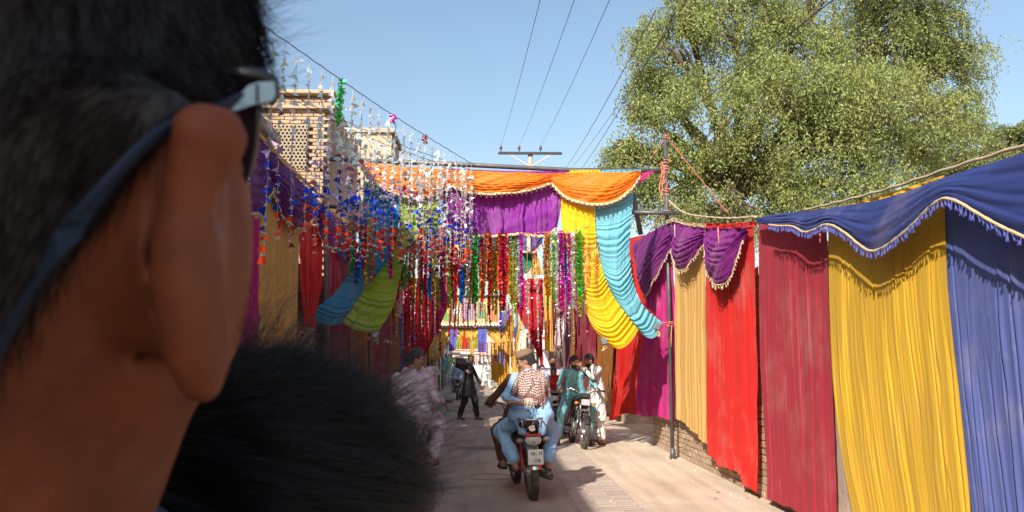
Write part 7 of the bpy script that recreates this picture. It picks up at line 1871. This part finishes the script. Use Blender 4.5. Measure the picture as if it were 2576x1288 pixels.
# ---------- the boy in front: a mop of black hair, a sliver of temple skin
hc2 = nd(632, 1380, .46)
boy = empty('person', Vector(hc2) - Vector((0, 0, 1.0)), 'boy just ahead of the camera, seen from behind as a mop of windblown black hair', 'person')
rb_ = np.array([.099, .105, .102])
f = Field(hc2 - .16, hc2 + .14, .003); f.ell(hc2, rb_ * .955, .02, A3); f.ell(nd(960, 1330, .50), (.022, .05, .03), .02, A3); f.cap(hc2, hc2 - np.array([0, 0, .16]), .07, .06, .03)
f.ell(nd(985, 1290, .455), (.010, .022, .012), .01, A3)
sdf_obj('body', f, m_skn, boy, False)
f = Field(hc2 + np.array([-.30, -.16, -.62]), hc2 + np.array([.30, .20, -.12]), .010)
nb = hc2 + np.array([0, .02, -.14]); f.cap(nb + np.array([0, .0, -.05]), nb + np.array([0, .02, -.40]), .11, .13, .05); f.cap(nb + np.array([-.16, 0, -.05]), nb + np.array([.16, 0, -.05]), .06, .06, .05); f.noise(.008, (22, 34, 50), 6)
sdf_obj('shirt', f, cloth_mat('grey shirt', (.12, .12, .14)), boy, False)
f = Field(hc2 - .13, hc2 + .13, .003); f.ell(hc2 + cU * .002, rb_ * .975, .02, A3); f.half(nd(1000, 1180, .42), list(-cU * .75 + cR * .85 + cF * .1)); sdf_obj('hair', f, m_scalp, boy, False)
whorl = nd(430, 1180, .42)
m_str_b = strand_mat('glossy hair strands', (.004, .0035, .004), (.022, .017, .016), .33); m_str_b.node_tree.nodes['Principled BSDF'].inputs['Specular IOR Level'].default_value = .28
def strands2(n, sel, L0, L1, lift, mess, rad, nm, seed, bend=.5, up=0.0, rr_=None):
    P_, Nn = ellipsoid_pts(hc2, (rr_ if rr_ is not None else rb_) * .98, A3, n, sel, seed); r = np.random.RandomState(seed)
    d = P_ - whorl; d -= (d * Nn).sum(1)[:, None] * Nn; d /= np.linalg.norm(d, axis=1)[:, None] + 1e-6
    sw = np.cross(Nn, d); d = d + sw * .25 + cR * .45 + cU * up; d -= (d * Nn).sum(1)[:, None] * Nn; d /= np.linalg.norm(d, axis=1)[:, None]
    # locks share a direction
    lk = np.sin(P_ @ (A3 @ np.array([310., 210., 120.])) + 2 * np.sin(P_ @ (A3 @ np.array([90., -140., 60.]))))[:, None]
    d = d + sw * lk * .22 + r.randn(len(P_), 3) * mess
    L = r.uniform(L0, L1, len(P_)); k = 7; tt = np.linspace(0, 1, k); lf = lift * (1 + .5 * lk) * (.5 + r.rand(len(P_), 1))
    S = P_[:, None] + (d[:, None] * tt[None, :, None] + Nn[:, None] * (lf[:, None, :] * np.sin(tt * 1.9)[None, :, None]) - Nn[:, None] * (bend * tt * tt * .5)[None, :, None] * (L[:, None, None] / .05)) * L[:, None, None]
    curves_obj(nm, S, rad, m_str_b, boy)
vis2 = lambda w_, nn: (nn @ cF < .35) & (px_of(w_)[0] < 1062 - 2.0 * np.maximum(0, px_of(w_)[1] - 1190))
strands2(60000, vis2, .026, .055, .20, .05, .00015, 'hair_strands', 11)
top2 = lambda w_, nn: (np.abs(nn @ cF) < .5) & (nn @ cU > .35) & (px_of(w_)[0] < 985)
strands2(3600, top2, .018, .042, .85, .30, .00010, 'loose_strands', 12, up=.5)
